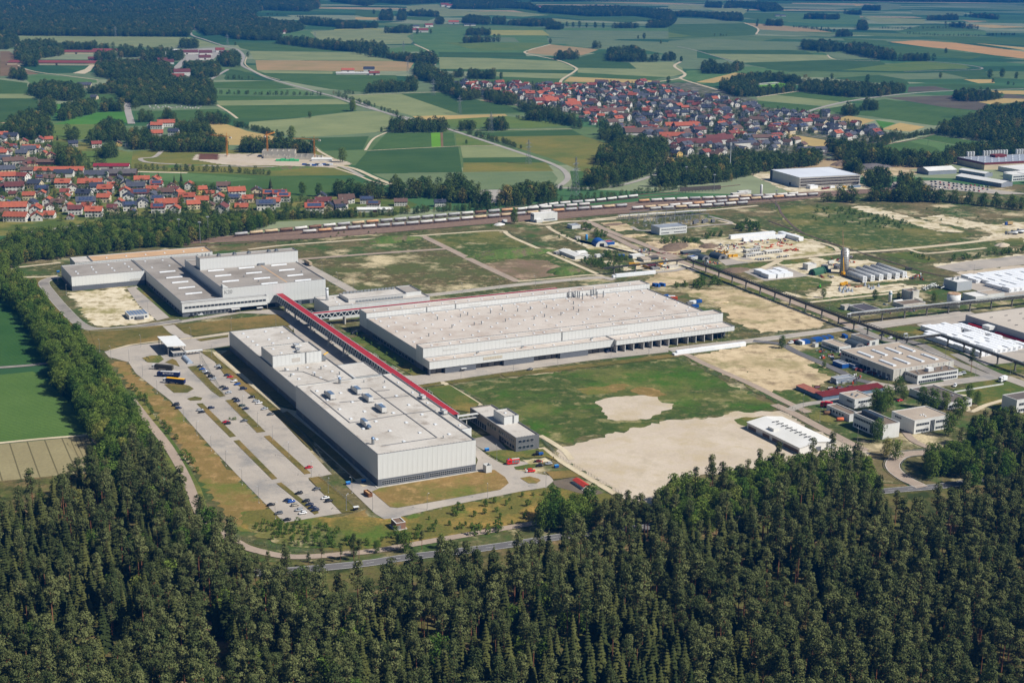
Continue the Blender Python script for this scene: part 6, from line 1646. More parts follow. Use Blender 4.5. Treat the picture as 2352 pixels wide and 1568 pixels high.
r,rf=flatbox(315.6,-18,8,23,5,'workshop','long low white workshop beside the red tankers','workshop',OWH,RBR)
windows_y(r,5,20,-.03,2.0,3.4,5,1.4)
r,rf=flatbox(337,3,15,16,6.4,'workshop','white two-storey annex with round roof domes behind the round tree','workshop',OWH,RTAN)
windows_x(r,3,13,-.03,3.4,4.8,5,.4)
windows_y(r,2,8,-.03,3.2,4.6,5,.35)
vents(rf,[(5,9),(7,11),(6,6),(9,8)],6.06,.3,.6)
r,rf=flatbox(427,-50,30,13,9.4,'office_building','white two-storey office cut by the right edge of the view','office',OWH,RDK)
windows_x(r,2,28,-.03,1.4,3.0,14,.4)
windows_x(r,2,28,-.03,5.4,7.0,14,.4)
r,rf=flatbox(391.6,-25,21,37,4.8,'low_building','low wide building with dark flat roof behind the trees','building',OWH,RDK)
vents(rf,[(5,20),(12,28),(15,12),(4,30)],4.46,.5,.5)
windows_x(r,1,20,-.03,1.4,3,10,.4)
# white shed on the gravel lot
r,rf=gablebox(248,-55,26.8,53.5,4.3,6.2,'storage_shed','large white low-gabled storage shed on the pale gravel lot','shed',RWH,RWH)
m=MB()
for i in range(9):
 m.box(10.8,16,5+i*4.6,5.7+i*4.6,6.3,6.5)
m.box(13.2,13.6,5,42.5,6.35,6.48)
tag(m.build('ridge_vents',DARK,rf),kind='stuff')
for y0,y1 in((1,16),(18,27),(30,37),(44,52)):
 MB().box(-.09,-.02,y0,y1,.4,2.6).build('wall_opening',mat('brown_shutter',(112,92,72),(96,80,62),.5),r)
MB().box(12,16,-.09,-.02,0,3.2).build('gate',GPAN,r)
MB().box(-.1,-.02,16.5,17.6,0,2.6).build('door',mat('green_door',(60,100,84)),r)
MB().box(3,7,30,36,4.4,6.6).build('roof_cabin',RWH,rf)
# low red-roofed ranges
r=site('storage_range','long low storage range with dark red sheet roof bent round a yard','shed',328.6,25.3)
MB().box(0,53,0,8,0,2.9).build('wall',mat('blue_grey_wall',(112,134,154),(100,120,138),.3),r)
MB().add([(-.3,-.4,3.0),(53.3,-.4,3.0),(53.3,8.4,3.9),(-.3,8.4,3.9),(-.3,-.4,3.15),(53.3,-.4,3.15),(53.3,8.4,4.05),(-.3,8.4,4.05)],[(0,3,2,1),(4,5,6,7),(0,1,5,4),(1,2,6,5),(2,3,7,6),(3,0,4,7)]).build('roof',mat('dark_red_sheet',(112,36,34),(98,32,32),.2,joints=(1.0,None,.1,(80,24,24),.5)),r)
MB().box(0,6,8.6,29,0,2.7).build('side_wall',mat('blue_grey_wall',(0,0,0)),r)
MB().add([(-.4,8.5,2.75),(6.4,8.5,3.4),(6.4,29.3,3.4),(-.4,29.3,2.75),(-.4,8.5,2.9),(6.4,8.5,3.55),(6.4,29.3,3.55),(-.4,29.3,2.9)],[(0,3,2,1),(4,5,6,7),(0,1,5,4),(1,2,6,5),(2,3,7,6),(3,0,4,7)]).build('side_roof',mat('pale_red_tile',(168,104,84),(150,92,76),.3,joints=(None,1.0,.2,(110,64,52),.6)),r)
flatbox(362,53,16,6,3.7,'canopy_shed','small shed with blue-grey sheet roof beside the red range','shed',RGR,RGR)
for i in range(9):
 x,y=336+RNG.uniform(2,40),37+RNG.uniform(0,14)
 if x>358 and y>46:continue
 r=site('stored_material','stack of pale and rusty building material in the yard behind the red range','stack',x,y,'material stacks behind the red range',RNG.uniform(-.2,.2))
 for k in range(3):
  MB().box(0,RNG.uniform(3,5),k*1.0,k*1.0+.8,0,RNG.uniform(.5,1.3)).build('bundle',RNG.choice([COPEL,RUST,BLUEM,STEEL]),r)
  # small buildings along the works road
r,rf=flatbox(416.3,117.2,11,21,4.4,'workshop','low pale-roofed workshop with a row of windows beside the workshop yard','workshop',OWH,RTAN)
windows_x(r,.5,10.5,-.03,1.4,2.8,4,.3)
windows_y(r,2,20,-.03,1.6,3.0,9,.4)
archhall(432,118.5,10.5,13,5.2,'arched_hall','dark grey arched sheet hall behind the low pale-roofed workshop',DGR,.05)
r,rf=flatbox(451,124,9,22,3.8,'workshop','low white building with brown flat roof beside the dark arched hall','workshop',OWH,RBR)
MB().box(2.5,5.5,-.08,-.02,.2,2.6).build('gate',GPAN,r)
flatbox(390.8,82,6,11,3.3,'blue_cabin','blue sheet cabin at the gable of the workshop hall','cabin',BLU,RGR)
flatbox(398.5,78,5,6,2.8,'blue_cabin','small light blue cabin next to the longer blue cabin','cabin',BLUEM,RGR)
flatbox(409.5,137,3,4,2.8,'equipment_cabin','small white equipment cabin on the sandy yard','cabin',OWH,RWH)
for i in range(8):
 r=site('pipe_rack','small dark rack of pipes and valves on the sandy yard','rack',404+i*2.3+RNG.uniform(-1,1),127-i*2+RNG.uniform(-1.5,1.5),'valve racks on the sandy yard',RNG.uniform(0,3))
 MB().tube((-1,0,.6),(1,0,.6),.35,7).build('pipe',COPE,r)
 MB().box(-.9,.9,-.3,.3,0,.3).build('frame',LATT,r)
for i in range(7):
 r=site('steel_rack','rack of rusty steel sections along the workshop wall','rack',396+i*1.5,74-i*5,'rusty racks beside the workshop')
 for k in range(3):
  MB().box(0,4.2,k*1.2,k*1.2+.9,.1,RNG.uniform(.8,2.0)).build('bundle',RNG.choice([RUST,RUST,COPEL,BLUEM]),r)
order=['first','second','third','fourth','fifth','sixth','seventh','eighth','ninth','tenth','eleventh','twelfth','thirteenth','fourteenth']
# container row
cont_cols=[DGR,WRAP,BLU,BLU,DGR,DGR,BLU,BLU,BLU,DGR]
CM=MB().box(0,2.45,0,6.05,0,2.6)
for i in range(9):
 CM.box(-.05,0,.3+i*.63,.62+i*.63,.15,2.4)
 CM.box(2.45,2.5,.3+i*.63,.62+i*.63,.15,2.4)
cmesh=CM.mesh('corrugated_box',BLU)
CD=MB().box(.1,1.2,-.06,-.005,.1,2.5).box(1.25,2.35,-.06,-.005,.1,2.5)
cdm=CD.mesh('doors',BLU)
NCONT=[0]
def container(u,v,m,label,rot=0.0,z=0.0,group=None):
 r=site('shipping_container',label,'container',u,v,group,rot)
 r.location.z=z
 b=obj('corrugated_box',cmesh,r)
 setmat(b,m)
 d=obj('doors',cdm,r)
 setmat(d,m)
 return r
cn_={id(DGR):'dark grey',id(WRAP):'white',id(BLU):'blue'}
for i,m in enumerate(cont_cols+[BLU,DGR,BLU]):
 container(402+i*2.75,146.5+i*.3,m,'%s shipping container, %s from the left in the container row'%(cn_[id(m)],order[i]))
container(401,155,RUST,'dark red shipping container behind the container row',-math.pi/2)
container(447,148,BLU,'blue shipping container beside the dark arched hall',-.2)
for x,y,m,lab,ro in((1112,970,BLU,'blue container on the sand behind the great hall, left one',0),(1140,972,BLU,'blue container on the sand behind the great hall, second one',0),(1205,965,BLU,'blue container behind the great hall, beside the shrubs',.3),(1262,1085,BLU,'blue container peeping over the hall parapet',1.57),(1330,1100,WRAP,'white container with orange neighbour behind the hall parapet',1.2),(1355,1112,ORG,'orange container behind the hall parapet',1.2),(1530,1165,COPE,'tall grey container on the sand lot',1.6),(1560,1150,WRAP,'white container between the grey and the blue one',1.6),(1625,1140,BLU,'blue container beside the white one on the sand lot',1.7),(1590,1195,BLU,'blue and white container at the hall corner',1.5)):
 container(*G('M',x,y),m,lab,ro)
SCRAP=[RUST,COPEL,COPE,BLUEM,ORG,WRAP,LATT,STEEL]
def scrap(t,x0,x1,y0,y1,n,where):
 for i in range(n):
  r=site('scrap_pile','small pile of stored parts '+where,'pile',*G(t,RNG.uniform(x0,x1),RNG.uniform(y0,y1)),'stored parts '+where,RNG.uniform(0,3))
  for k in range(4):
   x,y=RNG.uniform(-2,2),RNG.uniform(-1.2,1.2)
   MB().box(x,x+RNG.uniform(.6,2.6),y,y+RNG.uniform(.4,1.2),0,RNG.uniform(.4,1.8)).build('piece',RNG.choice(SCRAP),r)
scrap('M',1640,1800,690,720,10,'before the pair of arched halls')
scrap('M',860,1080,560,640,16,'among the sheds left of the pipe bridge')
scrap('M',1100,1340,660,790,14,'under the short pipe bridge')
scrap('M',1820,2100,500,560,22,'on the left of the equipment yard')
scrap('N',20,700,110,200,26,'in the middle of the equipment yard')
scrap('N',1000,1340,330,430,14,'behind the steel tower')
scrap('N',860,1060,480,560,9,'beside the mobile crane')
scrap('N',1180,1500,1290,1340,10,'between the workshops')
scrap('Q',100,380,960,1060,12,'on the sandy workshop yard')
scrap('Q',200,560,1240,1340,14,'behind the red-roofed range')
scrap('Q',820,1160,430,560,12,'around the old process tower')
scrap('N',1850,2050,520,580,8,'at the end of the process yard')
# wrapped goods
def wstack(u,v,lu,lv,h,label,group=None,dr=0.0,n=None,name='wrapped_stack'):
 r=site(name,label,'stack',u,v,group,dr)
 L=max(lu,lv)
 n=n or max(2,int(L/6))
 for i in range(n):
  a,b=i/n,(i+1)/n
  if lu>=lv:
   MB().box(lu*a+.04,lu*b-.04,0,lv,.12,h+RNG.uniform(-.06,.06)).build('bundle',WRAP,r)
  else:
   MB().box(0,lu,lv*a+.04,lv*b-.04,.12,h+RNG.uniform(-.06,.06)).build('bundle',WRAP,r)
 MB().box(.3,lu-.3,.3,lv-.3,0,.12).build('pallet',LATT,r)
 return r
wstack(301,161.5,62,2.6,3.2,'very long white wrapped stack in front of the loading docks')
wstack(298,160.5,2.6,3.4,1.8,'short end bundle beside the very long white stack')
wstack(393,407,42,2.6,3.2,'long white wrapped stack beside the young tree block',dr=-.02)
wstack(390,407,2.4,3.2,2.4,'short white bundle at the end of the stack by the young trees')
wstack(596,517,57,4,4.2,'long rear white wall of wrapped goods at the equipment yard')
wstack(601,501,55,3.6,3.9,'long front white wall of wrapped goods at the equipment yard')
wstack(655.5,480,6,36,4.2,'white wrapped goods closing the right side of the equipment yard')
wstack(511,386,4,6,2,'small white bundle beside the concrete apron')
for i,(u,v,lu,lv)in enumerate(((519,346,8.5,12),(521,359,8,13),(528.5,345,7,9),(536,345,10,9),(541,356,7,14),(530,356,8,8))):
 wstack(u,v,lu,lv,4.1,'block of white wrapped goods on the concrete apron, %s'%('nearest corner','back left','second in front','right front','back right','middle')[i])
k=0
LEND=MB().box(0,1.9,-.05,-.008,.9,2.9).mesh('end_label',WRAPS)
def wgrid(u0,v0,cols,rows,du,dv,lu,lv,h,where,skip=()):
 for i in range(cols):
  for j in range(rows):
   if(i,j)in skip:
    continue
   r=site('wrapped_stack','white wrapped stack, %s row, %s from the front, %s'%(order[i],order[j],where),'stack',u0+i*du,v0+j*dv,'wrapped stacks in the '+where)
   hh=h*RNG.choice([.82,1,1,1.0])
   MB().box(0,lu,0,lv,.12,hh).build('bundle',WRAP,r)
   MB().box(.2,lu-.2,.2,lv-.2,0,.12).build('pallet',LATT,r)
   if lu>2.4:
    obj('end_label',LEND,r,(.3,0,0))
wgrid(505,64,2,12,6.2,5.6,5.4,5.2,3.8,'lower storage yard left block',{(0,11)})
wgrid(520,66,5,13,5.2,6.1,4.7,5.7,3.9,'lower storage yard',{(3,8),(4,8),(4,9)})
wgrid(548,68,2,11,5.4,6.6,4.4,5.4,3.4,'lower storage yard right block',{(0,5),(1,3)})
wgrid(684,214,13,6,6.4,10.2,5.9,9.4,4.2,'upper storage yard',{(0,3)})
# right hall
r=site('warehouse','big pale-roofed warehouse with grey walls cut by the right edge','warehouse',570,40)
wr=block(r,0,120,0,108,6.6,mat('grey_sheet_wall',(166,168,170),(154,156,158),.05,joints=(1.2,1.2,.1,(130,132,134),.5)),mat('pale_sheet_roof',(196,186,172),(184,174,160),.02,joints=(None,6.0,.15,(160,150,138),.5)),para=.15)
for j in range(7):
 for i in range(4):
  MB().box(12+i*16+(j%2)*6,15+i*16+(j%2)*6,12+j*13.5,12.7+j*13.5,6.46,6.75).build('roof_slot',DARK,wr)
MB().box(-7,0,74,82,2.6,5.4).build('loading_bridge',OWH,r)
MB().box(-4.5,-.1,84,100,0,2.0).build('red_stack',mat('red_goods',(176,28,38)),r)
MB().box(-3,-.1,8,72,0,1.6).build('red_stack',mat('red_goods',(0,0,0)),r)
# process buildings
r,rf=flatbox(644,237,17.5,17,8.4,'process_building','light grey box-shaped process building with rooftop fans','building',mat('light_grey_sheet',(196,200,202),(186,190,192),.1,joints=(1.2,1.2,.08,(160,164,166),.5)),RWH)
vents(rf,[(4+i*3,10+(i%2)*3)for i in range(4)],8.05,1.2,.7)
r,rf=flatbox(627,196,15,16,5.6,'process_building','white process building behind the steel pipe bridge','building',OWH,RWH)
r,rf=flatbox(644,199,19,14,5.4,'process_building','brown-roofed building behind the steel pipe bridge','building',OWH,RTAN)
r=site('storage_tank','round white storage tank with rusty rim behind the steel pipe bridge','tank',597.5,191.5)
smooth(MB().cyl(0,0,0,12.5,5.6,n=28).build('shell',OWH,r)).data.polygons.foreach_set('use_smooth',[False,False]+[True]*28)
MB().cyl(0,0,12.503,12.9,5.75,5.2,28).build('rim',mat('rusty_rim',(190,164,134),(150,110,80),.6),r)
m=MB()
for i in range(14):
 m.box(5.62,6.2,-.6,.6,.4+i*.9,.5+i*.9)
tag(m.build('stair',STEEL,r),kind='stuff')
r=site('gas_silo','slim white upright gas silo with rounded top','silo',562,230)
smooth(MB().tube((0,0,1.2),(0,0,9.0),1.5,14,cap=.9).build('vessel',OWH,r))
MB().box(-1.1,1.1,-1.1,1.1,0,.8).build('base',KERB,r)
MB().cyl(0,0,7.0,7.9,1.53,n=14).build('blue_band',mat('teal_band',(60,140,160)),r)
r=site('gas_tank','lying white gas tank beside the slim silo','tank',560,223)
smooth(MB().tube((0,0,2),(9,0,2),1.4,12,cap=.8).build('vessel',OWH,r))
MB().box(1,1.6,-1,1,0,1.0).build('saddle',KERB,r)
MB().box(7.4,8,-1,1,0,1.0).build('saddle',KERB,r)
r,rf=flatbox(577,222,10,11,9.4,'process_tower','weathered grey-white process tower with a round column','building',OCR,RBR)
MB().cyl(1.5,-1.2,0,10.4,1.1,n=12).build('column',OCR,r)
MB().box(5,9,-6,-.1,0,3.6).build('annex',OCR,r)
r,rf=flatbox(556,206,24,13,3.4,'process_building','low building with brown roof below the weathered tower','building',OCR,RBR)
r,rf=flatbox(506.5,222,9,6,3.5,'small_shed','small cream shed left of the dark-roofed building','shed',OCR,RTAN)
r,rf=flatbox(511,202,17,22,3.6,'old_shed','old building with dark sagging roof beside the pipe bridge','shed',OCR,mat('slate_dark_roof',(74,72,78),(88,84,88),.2))
r=site('pipework','tangle of silvery pipes beside the grey process building','pipes',634,252)
m=MB()
for i in range(26):
 a=(RNG.uniform(-16,6),RNG.uniform(-4,8),RNG.uniform(.6,3.5))
 d=RNG.choice([(6,0,0),(0,5,0),(0,0,2.5),(4,0,1)])
 m.tube(a,(a[0]+d[0],a[1]+d[1],a[2]+d[2]),.35,6)
tag(m.build('pipes',PIPE,r),kind='stuff')
m=MB()
for i in range(8):
 m.box(-15+i*2.6,-14.7+i*2.6,2,2.3,0,4.5)
tag(m.build('frames',LATT,r),kind='stuff')
# pipe bridges
def pipebridge(pts,z,w,hgt_,label,posts,pipe_side=None,m_=None,pz=6.7):
 r=site('pipe_bridge',label,'bridge',pts[0][0],pts[0][1])
 o=Vector((pts[0][0],pts[0][1],0))
 lat,deck=MB(),MB()
 for a,b in zip(pts[:-1],pts[1:]):
  a,b=Vector((a[0],a[1],z))-o,Vector((b[0],b[1],z))-o
  d=(b-a)
  L=d.length
  d.normalize()
  s=Vector((-d.y,d.x,0))*w/2
  up=Vector((0,0,hgt_))
  for sg in(-1,1):
   lat.bar(a+s*sg,b+s*sg,.3)
   lat.bar(a+s*sg+up,b+s*sg+up,.3)
   n=max(1,int(L/3.0))
   for i in range(n):
    p,q=a+d*(L*i/n)+s*sg,a+d*(L*(i+1)/n)+s*sg
    lat.bar(p,q+up,.18)
    lat.bar(p,p+up,.2)
  deck.bar(a+Vector((0,0,.1)),b+Vector((0,0,.1)),w-.5,.15)
  for k in range(3):
   off=s*(-.6+k*.6)
   deck.tube(a+off+Vector((0,0,.55)),b+off+Vector((0,0,.55)),.32,6)
 tag(lat.build('lattice',m_ or LATT,r),kind='stuff')
 deck.build('pipes',mat('brown_pipe',(86,78,66),(70,64,56),.4),r)
 if pipe_side:
  pp=MB()
  for a,b in zip(pts[:-1],pts[1:]):
   a,b=Vector((a[0],a[1],z))-o,Vector((b[0],b[1],z))-o
   d=(b-a).normalized()
   s=Vector((-d.y,d.x,0))*w/2
   pp.tube(a-s*pipe_side+Vector((0,0,hgt_+.5)),b-s*pipe_side+Vector((0,0,hgt_+.5)),.5,8)
  pp.build('insulated_pipe',PIPE,r)
 pm=MB().box(-.45,.45,-.45,.45,0,z).box(-1.3,1.3,-.5,.5,z-.5,z-.05).box(-.9,.9,-.9,.9,0,.5).mesh('post',mat('post_concrete',(120,116,106),(104,100,92),.3))
 for u,v in posts:
  obj('post',pm,r,(u-o.x,v-o.y,0))
 return r
W1=[G('F',x,y,8.0)for x,y in((-470,285),(125,222),(840,490),(1185,620),(1560,752))]
def along(a,b,n):
 return[(a[0]+(b[0]-a[0])*(i+.5)/n,a[1]+(b[1]-a[1])*(i+.5)/n)for i in range(n)]
pipebridge(W1[1:],6.6,3.4,2.0,'long dark lattice pipe bridge running diagonally across the east site',along(W1[1],W1[3],11)+along(W1[3],W1[4],4))
pipebridge([W1[1],G('F',-430,290,7)],6.0,2.2,1.2,'short thin pipe bridge turning off to the left at the sheds',along(W1[1],G('F',-430,290,7),4))
S0,S1=G('F',1190,598,8.6),G('F',2480,462,8.6)
pipebridge([S0,S1],7.2,3.4,2.4,'steel pipe bridge with bright insulated pipes leading off to the right',along(S0,S1,9),1,mat('grey_lattice',(112,112,104),(96,98,92),.4))
S2,S3=G('F',1580,752,8),G('F',1800,725,8)
S4=G('F',2480,965,8)
pipebridge([W1[4],S2,S3,S4],6.4,2.2,1.6,'thin pipe bridge crossing above the white stacks',along(S3,S4,6)+[S2],1)
for u,v in(W1[3],W1[4]):
 r=site('pipe_loop','upright expansion loop of silvery pipe on the pipe bridge','pipes',u,v,'expansion loops')
 r.location.z=8.4
 m=MB()
 for k in(0,.9):
  m.tube((0,k,0),(0,k,2.6),.28,6).tube((0,k,2.6),(3,k,2.6),.28,6).tube((3,k,2.6),(3,k,0),.28,6)
 m.build('loop',PIPE,r)
 # process yard: tower vessel, crane, lying vessels
STV=mat('vessel_steel',(208,210,210),(184,186,186),.15,rough=.35,metal=.3,joints=(None,1.6,.1,(110,110,108),.6))
STT=mat('tower_steel',(190,188,182),(166,164,158),.2,rough=.4,metal=.25)
r=site('tower_vessel','tall upright steel vessel standing beside the mobile crane','silo',598.6,337)
t_=MB().cyl(0,0,0,22,4.0,n=24).build('shell',STT,r)
smooth(t_).data.polygons.foreach_set('use_smooth',[False,False]+[True]*24)
MB().cyl(0,0,22.003,24.2,3.9,2.6,24).build('cone_top',STT,r)
rg=MB()
for i in range(9):
 rg.cyl(0,0,2.3+i*2.3,2.55+i*2.3,4.12,n=24)
tag(rg.build('ring_stiffeners',COPE,r),kind='stuff')
rg=MB()
for i in range(10):
 a=i*.628
 rg.box(3.95*math.cos(a)-.1,3.95*math.cos(a)+.1,3.95*math.sin(a)-.1,3.95*math.sin(a)+.1,0,22)
tag(rg.build('ribs',COPE,r),kind='stuff')
vb=[(591.2,298.7,324),(601,299.5,335),(610.5,299,335),(620,299,336.5),(628.8,298,336.5),(638.5,299.4,340)]
for i,(u,v0,v1)in enumerate(vb):
 L=v1-v0
 r=site('lying_vessel','ribbed shiny steel vessel lying on its side, %s of six from the left'%order[i],'vessel',u,v0,None,-.07)
 smooth(MB().tube((0,0,3.3),(0,L,3.3),3.1,20).build('shell',STV,r)).data.polygons.foreach_set('use_smooth',[False,False]+[True]*20)
 m=MB()
 for k in range(int(L/2.4)):
  m.tube((0,1.2+k*2.4,3.3),(0,1.55+k*2.4,3.3),3.25,20)
 tag(m.build('ribs',STT,r),kind='stuff')
 MB().box(-2.2,2.2,-.5,-.05,.3,6.0).build('white_end_frame',WRAP,r)
 m=MB()
 for q in range(3):
  for w in range(2):
   m.box(-1.2+w*1.5,-.4+w*1.5,-.55,-.505,1.2+q*1.5,1.9+q*1.5)
 tag(m.build('holes',DARK,r),kind='stuff')
 for y in(2,L-2):
  MB().box(-1.8,1.8,y-.4,y+.4,0,.9).build('cradle',LATT,r)
r=site('mobile_crane','yellow mobile crane with its long lattice boom raised beside the steel tower','crane',592,328)
MB().box(-1.4,1.4,-5,5,.9,2.1).build('carrier',YEL,r)
MB().box(-1.2,1.2,-4.8,-2.6,2.1,3.4).build('driver_cab',YEL,r)
MB().box(-1.3,1.3,0,4,2.1,3.6).build('upper_deck',YEL,r)
for sx in(-1.1,1.1):
 for y in(-4,-2.4,1.2,2.8,4.2):
  MB().tube((sx-.25,y,.65),(sx+.25,y,.65),.65,10).build('wheel',DARK,r)
MB().bar((0,1,3),(1.4,5,17),.65,.65).build('boom_base',YEL,r)
m=MB()
a,b=Vector((1.4,5,17)),Vector((3.6,11,41))
for dx,dy in((-.4,-.4),(.4,-.4),(.4,.4),(-.4,.4)):
 m.bar(a+Vector((dx,dy,0)),b+Vector((dx*.4,dy*.4,0)),.13)
for i in range(14):
 p,q=a.lerp(b,i/14),a.lerp(b,(i+1)/14)
 m.bar(p+Vector((-.4,-.4,0)),q+Vector((.35,.35,0)),.12)
 m.bar(p+Vector((.4,-.4,0)),q+Vector((-.35,.35,0)),.12)
tag(m.build('lattice_boom',mat('boom_tan',(158,132,100)),r),kind='stuff')
MB().bar((3.6,11,41),(4.6,8,4),.07).build('hoist_cable',DARK,r)
r=site('mobile_crane','low yellow mobile crane parked with its boom folded down','crane',566,297,None,-1.3)
MB().box(-1.3,1.3,-4.6,4.6,.8,1.9).build('carrier',YEL,r)
MB().box(-1.2,1.2,2.6,4.6,1.9,3.2).build('driver_cab',YEL,r)
MB().box(-.6,.6,-5.5,3,2.3,3.1).build('boom',YEL,r)
for sx in(-1.05,1.05):
 for y in(-3.6,-2.2,2.2,3.6):
  MB().tube((sx-.25,y,.6),(sx+.25,y,.6),.6,10).build('wheel',DARK,r)
r=site('tracked_lift','bright green lifting machine on the chalk ground','machine',541,299,None,-.6)
MB().box(-1,1,-2.2,2.2,.6,1.6).build('chassis',mat('bright_green',(80,180,50)),r)
MB().bar((0,-1.8,1.7),(.2,2.6,2.4),.6).build('arm',mat('bright_green',(0,0,0)),r)
for y in(-1.5,1.5):
 MB().tube((-1.2,y,.5),(1.2,y,.5),.5,10).build('wheel',DARK,r)
archhall(565,347,8,22,6.0,'arched_shed','green tarpaulin arched shed beside the process yard',GRN,-1.25,GRN)
flatbox(576,362,10,8,5.6,'white_shed','white box-shaped shed behind the green arched shed','shed',RWH,RWH)
cone=MB()
cone.add([(1.7*math.cos(i*.785),1.7*math.sin(i*.785),0)for i in range(8)]+[(0,0,3.8)],[(i,(i+1)%8,8)for i in range(8)])
cone_m=cone.mesh('cone_shell',mat('cone_steel',(178,184,190),(160,166,172),.4,rough=.4,metal=.4))
tip=MB().cyl(0,0,3.5,4.1,.18,n=6).mesh('tip',STEEL)
for u,v in((547.5,279.3),(546.5,274),(554.3,282.1),(551.7,274.7),(556,277.5),(556.7,274.1),(557.8,284.4),(551.7,285.1),(580.6,280.3),(578.5,274.2),(582.3,275.7),(591.3,279.6),(583.6,288.9)):
 r=site('steel_cone','pale steel cone standing point up on the chalk ground before the lying vessels','cone',u,v,'steel cones on the chalk ground')
 obj('cone_shell',cone_m,r)
 obj('tip',tip,r)
for u,v,ro,lab in((567,292,.2,'brown crate stack left of the yellow crane'),(570,284,.4,'flat brown crate between the two groups of cones'),(574,285,.1,'brown crate beside the right group of cones')):
 r=site('crate',lab,'crate',u,v,None,ro)
 MB().box(0,4,0,2,0,1.4).build('box',mat('crate_wood',(160,118,84),(140,100,72),.6),r)
 MB().box(-.1,4.1,-.1,2.1,1.403,1.5).build('lid',mat('crate_wood',(0,0,0)),r)
for i,(u,v)in enumerate(((596,362),(606,356),(614,358))):
 r=site('ring_segment','dark steel ring segment standing in the process yard, %s from the tower'%order[i],'frame',u,v)
 m=MB()
 for k in range(12):
  a=k*.5236
  m.box(3*math.cos(a)-.3,3*math.cos(a)+.3,3*math.sin(a)-.3,3*math.sin(a)+.3,0,3.4)
 m.cyl(0,0,3.4,3.6,3.3,n=12)
 tag(m.build('ring',COPE,r),kind='stuff')
container(590,347,BLU,'blue container beside the steel tower',.3)
container(620,378,OWH,'white container at the back of the process yard',1.6)
container(668,322,LATT,'dark bin at the right end of the process yard',1.2)
# equipment yard: cabins, arcs, orange machinery
CAB=[(556,433,12,5),(566,436,14,6),(577,452,10,6),(584,438,20,6.5),(588,462,7,4),(569,451,9,6)]
for i,(u,v,a,b)in enumerate(CAB):
 r,rf=flatbox(u,v,a,b,3.1,'site_cabin','white site cabin in the equipment yard, %s from the left'%order[i],'cabin',OCR,RWH if i%2 else RGR)
 windows_x(r,1,a-1,-.03,1.2,2.3,max(2,int(a/3)),.8)
arcm=MB()
for k in range(10):
 a0,a1=math.pi*k/10,math.pi*(k+1)/10
 arcm.add([(1.7*math.cos(a0),0,1.7*math.sin(a0)),(1.7*math.cos(a1),0,1.7*math.sin(a1)),(1.7*math.cos(a1),2.2,1.7*math.sin(a1)),(1.7*math.cos(a0),2.2,1.7*math.sin(a0))],[(0,1,2,3)])
arc_m=arcm.mesh('arc_shell',STV)
rib_m=MB().box(-1.75,1.75,-.08,.02,0,.25).mesh('foot',COPE)
for i in range(12):
 u,v=(560+(i%6)*2.6,420-(i%6)*.6-(i//6)*4.5)if i<8 else(585+(i-8)*4,419+(i%2)*2)
 r=site('steel_arc','shiny curved steel shell segment lying on the grass by the equipment yard','segment',u,v,'curved shell segments')
 obj('arc_shell',arc_m,r)
 obj('foot',rib_m,r)
for i in range(26):
 u,v=(595+RNG.uniform(0,46),470+RNG.uniform(-8,14))if i<16 else(606+RNG.uniform(0,24),444+RNG.uniform(-5,5))
 r=site('orange_rig','orange primed steel rig stored in the equipment yard','rig',u,v,'orange frames in the equipment yard',RNG.uniform(0,3))
 L,w_=RNG.uniform(2.5,5),RNG.uniform(1,2)
 for y in(0,w_):
  MB().bar((0,y,.5),(L,y,.5+RNG.uniform(0,.6)),.4,.6).build('beam',ORG,r)
 for q in range(3):
  MB().bar((L*(q+.3)/3,0,.6),(L*(q+.3)/3,w_,.6+RNG.uniform(0,.9)),.35).build('cross_piece',RUST if RNG.random()<.3 else ORG,r)
for i in range(7):
 u,v=536+RNG.uniform(0,16),452+RNG.uniform(0,14)
 r=site('excavator','small yellow digging machine parked left in the equipment yard','machine',u,v,'yellow machines in the equipment yard',RNG.uniform(0,6))
 MB().box(-1,1,-1.5,1.5,.7,1.7).build('body',YEL,r)
 MB().box(-.9,.1,-.6,.8,1.7,2.7).build('cab',GLASS,r)
 MB().bar((0,1.4,1.6),(0,3.2,3.0),.35).build('arm',YEL,r)
 for x in(-.9,.9):
  MB().box(x-.25,x+.25,-1.7,1.7,0,.7).build('track',DARK,r)
for i,(u,v,c)in enumerate(((547,441,YEL),(551,440,YEL))):
 container(u,v,c,'yellow-orange container, %s of the pair in the equipment yard'%('left','right')[i],1.57)
 # north-east yard
archhall(509,440,11,15,4.4,'arched_hall','dark arched sheet hall, left of the pair by the diagonal pipe bridge',DGR,.18)
archhall(526,437,11.5,15,5.0,'arched_hall','dark arched sheet hall, right of the pair by the diagonal pipe bridge',DGR,.1)
flatbox(507,470,21,6,3.0,'long_shed','long low dark shed behind the pair of arched halls','shed',DGR,DGR)
flatbox(500,446,8,7,3.0,'blue_cabin','cabin with blue and white roof left of the arched halls','cabin',OWH,BLU)
archhall(446,538,13,17,6.4,'arched_hall','bright blue arched hall in the chalk yard',BLU,-.25,RWH)
r=site('blue_silo','slim bright blue upright silo beside the blue arched hall','silo',451.6,567)
LBL=mat('light_blue_paint',(70,150,210))
smooth(MB().tube((0,0,2.0),(0,0,7.0),1.2,12,cap=.5).build('vessel',LBL,r))
MB().add([(math.cos(i*1.0472)*1.1,math.sin(i*1.0472)*1.1,2.0)for i in range(6)]+[(0,0,.9)],[(i,6,(i+1)%6)for i in range(6)]).build('hopper',LBL,r)
for i in range(4):
 MB().box(-.95+1.8*(i%2),-.8+1.8*(i%2),-.95+1.8*(i//2),-.8+1.8*(i//2),0,2).build('leg',STEEL,r)
flatbox(461,541,9,9,3.4,'blue_shed','blue shed with a red sheet roof beside the blue arched hall','shed',BLU,mat('pink_red_roof',(176,70,76),(160,62,68),.3))
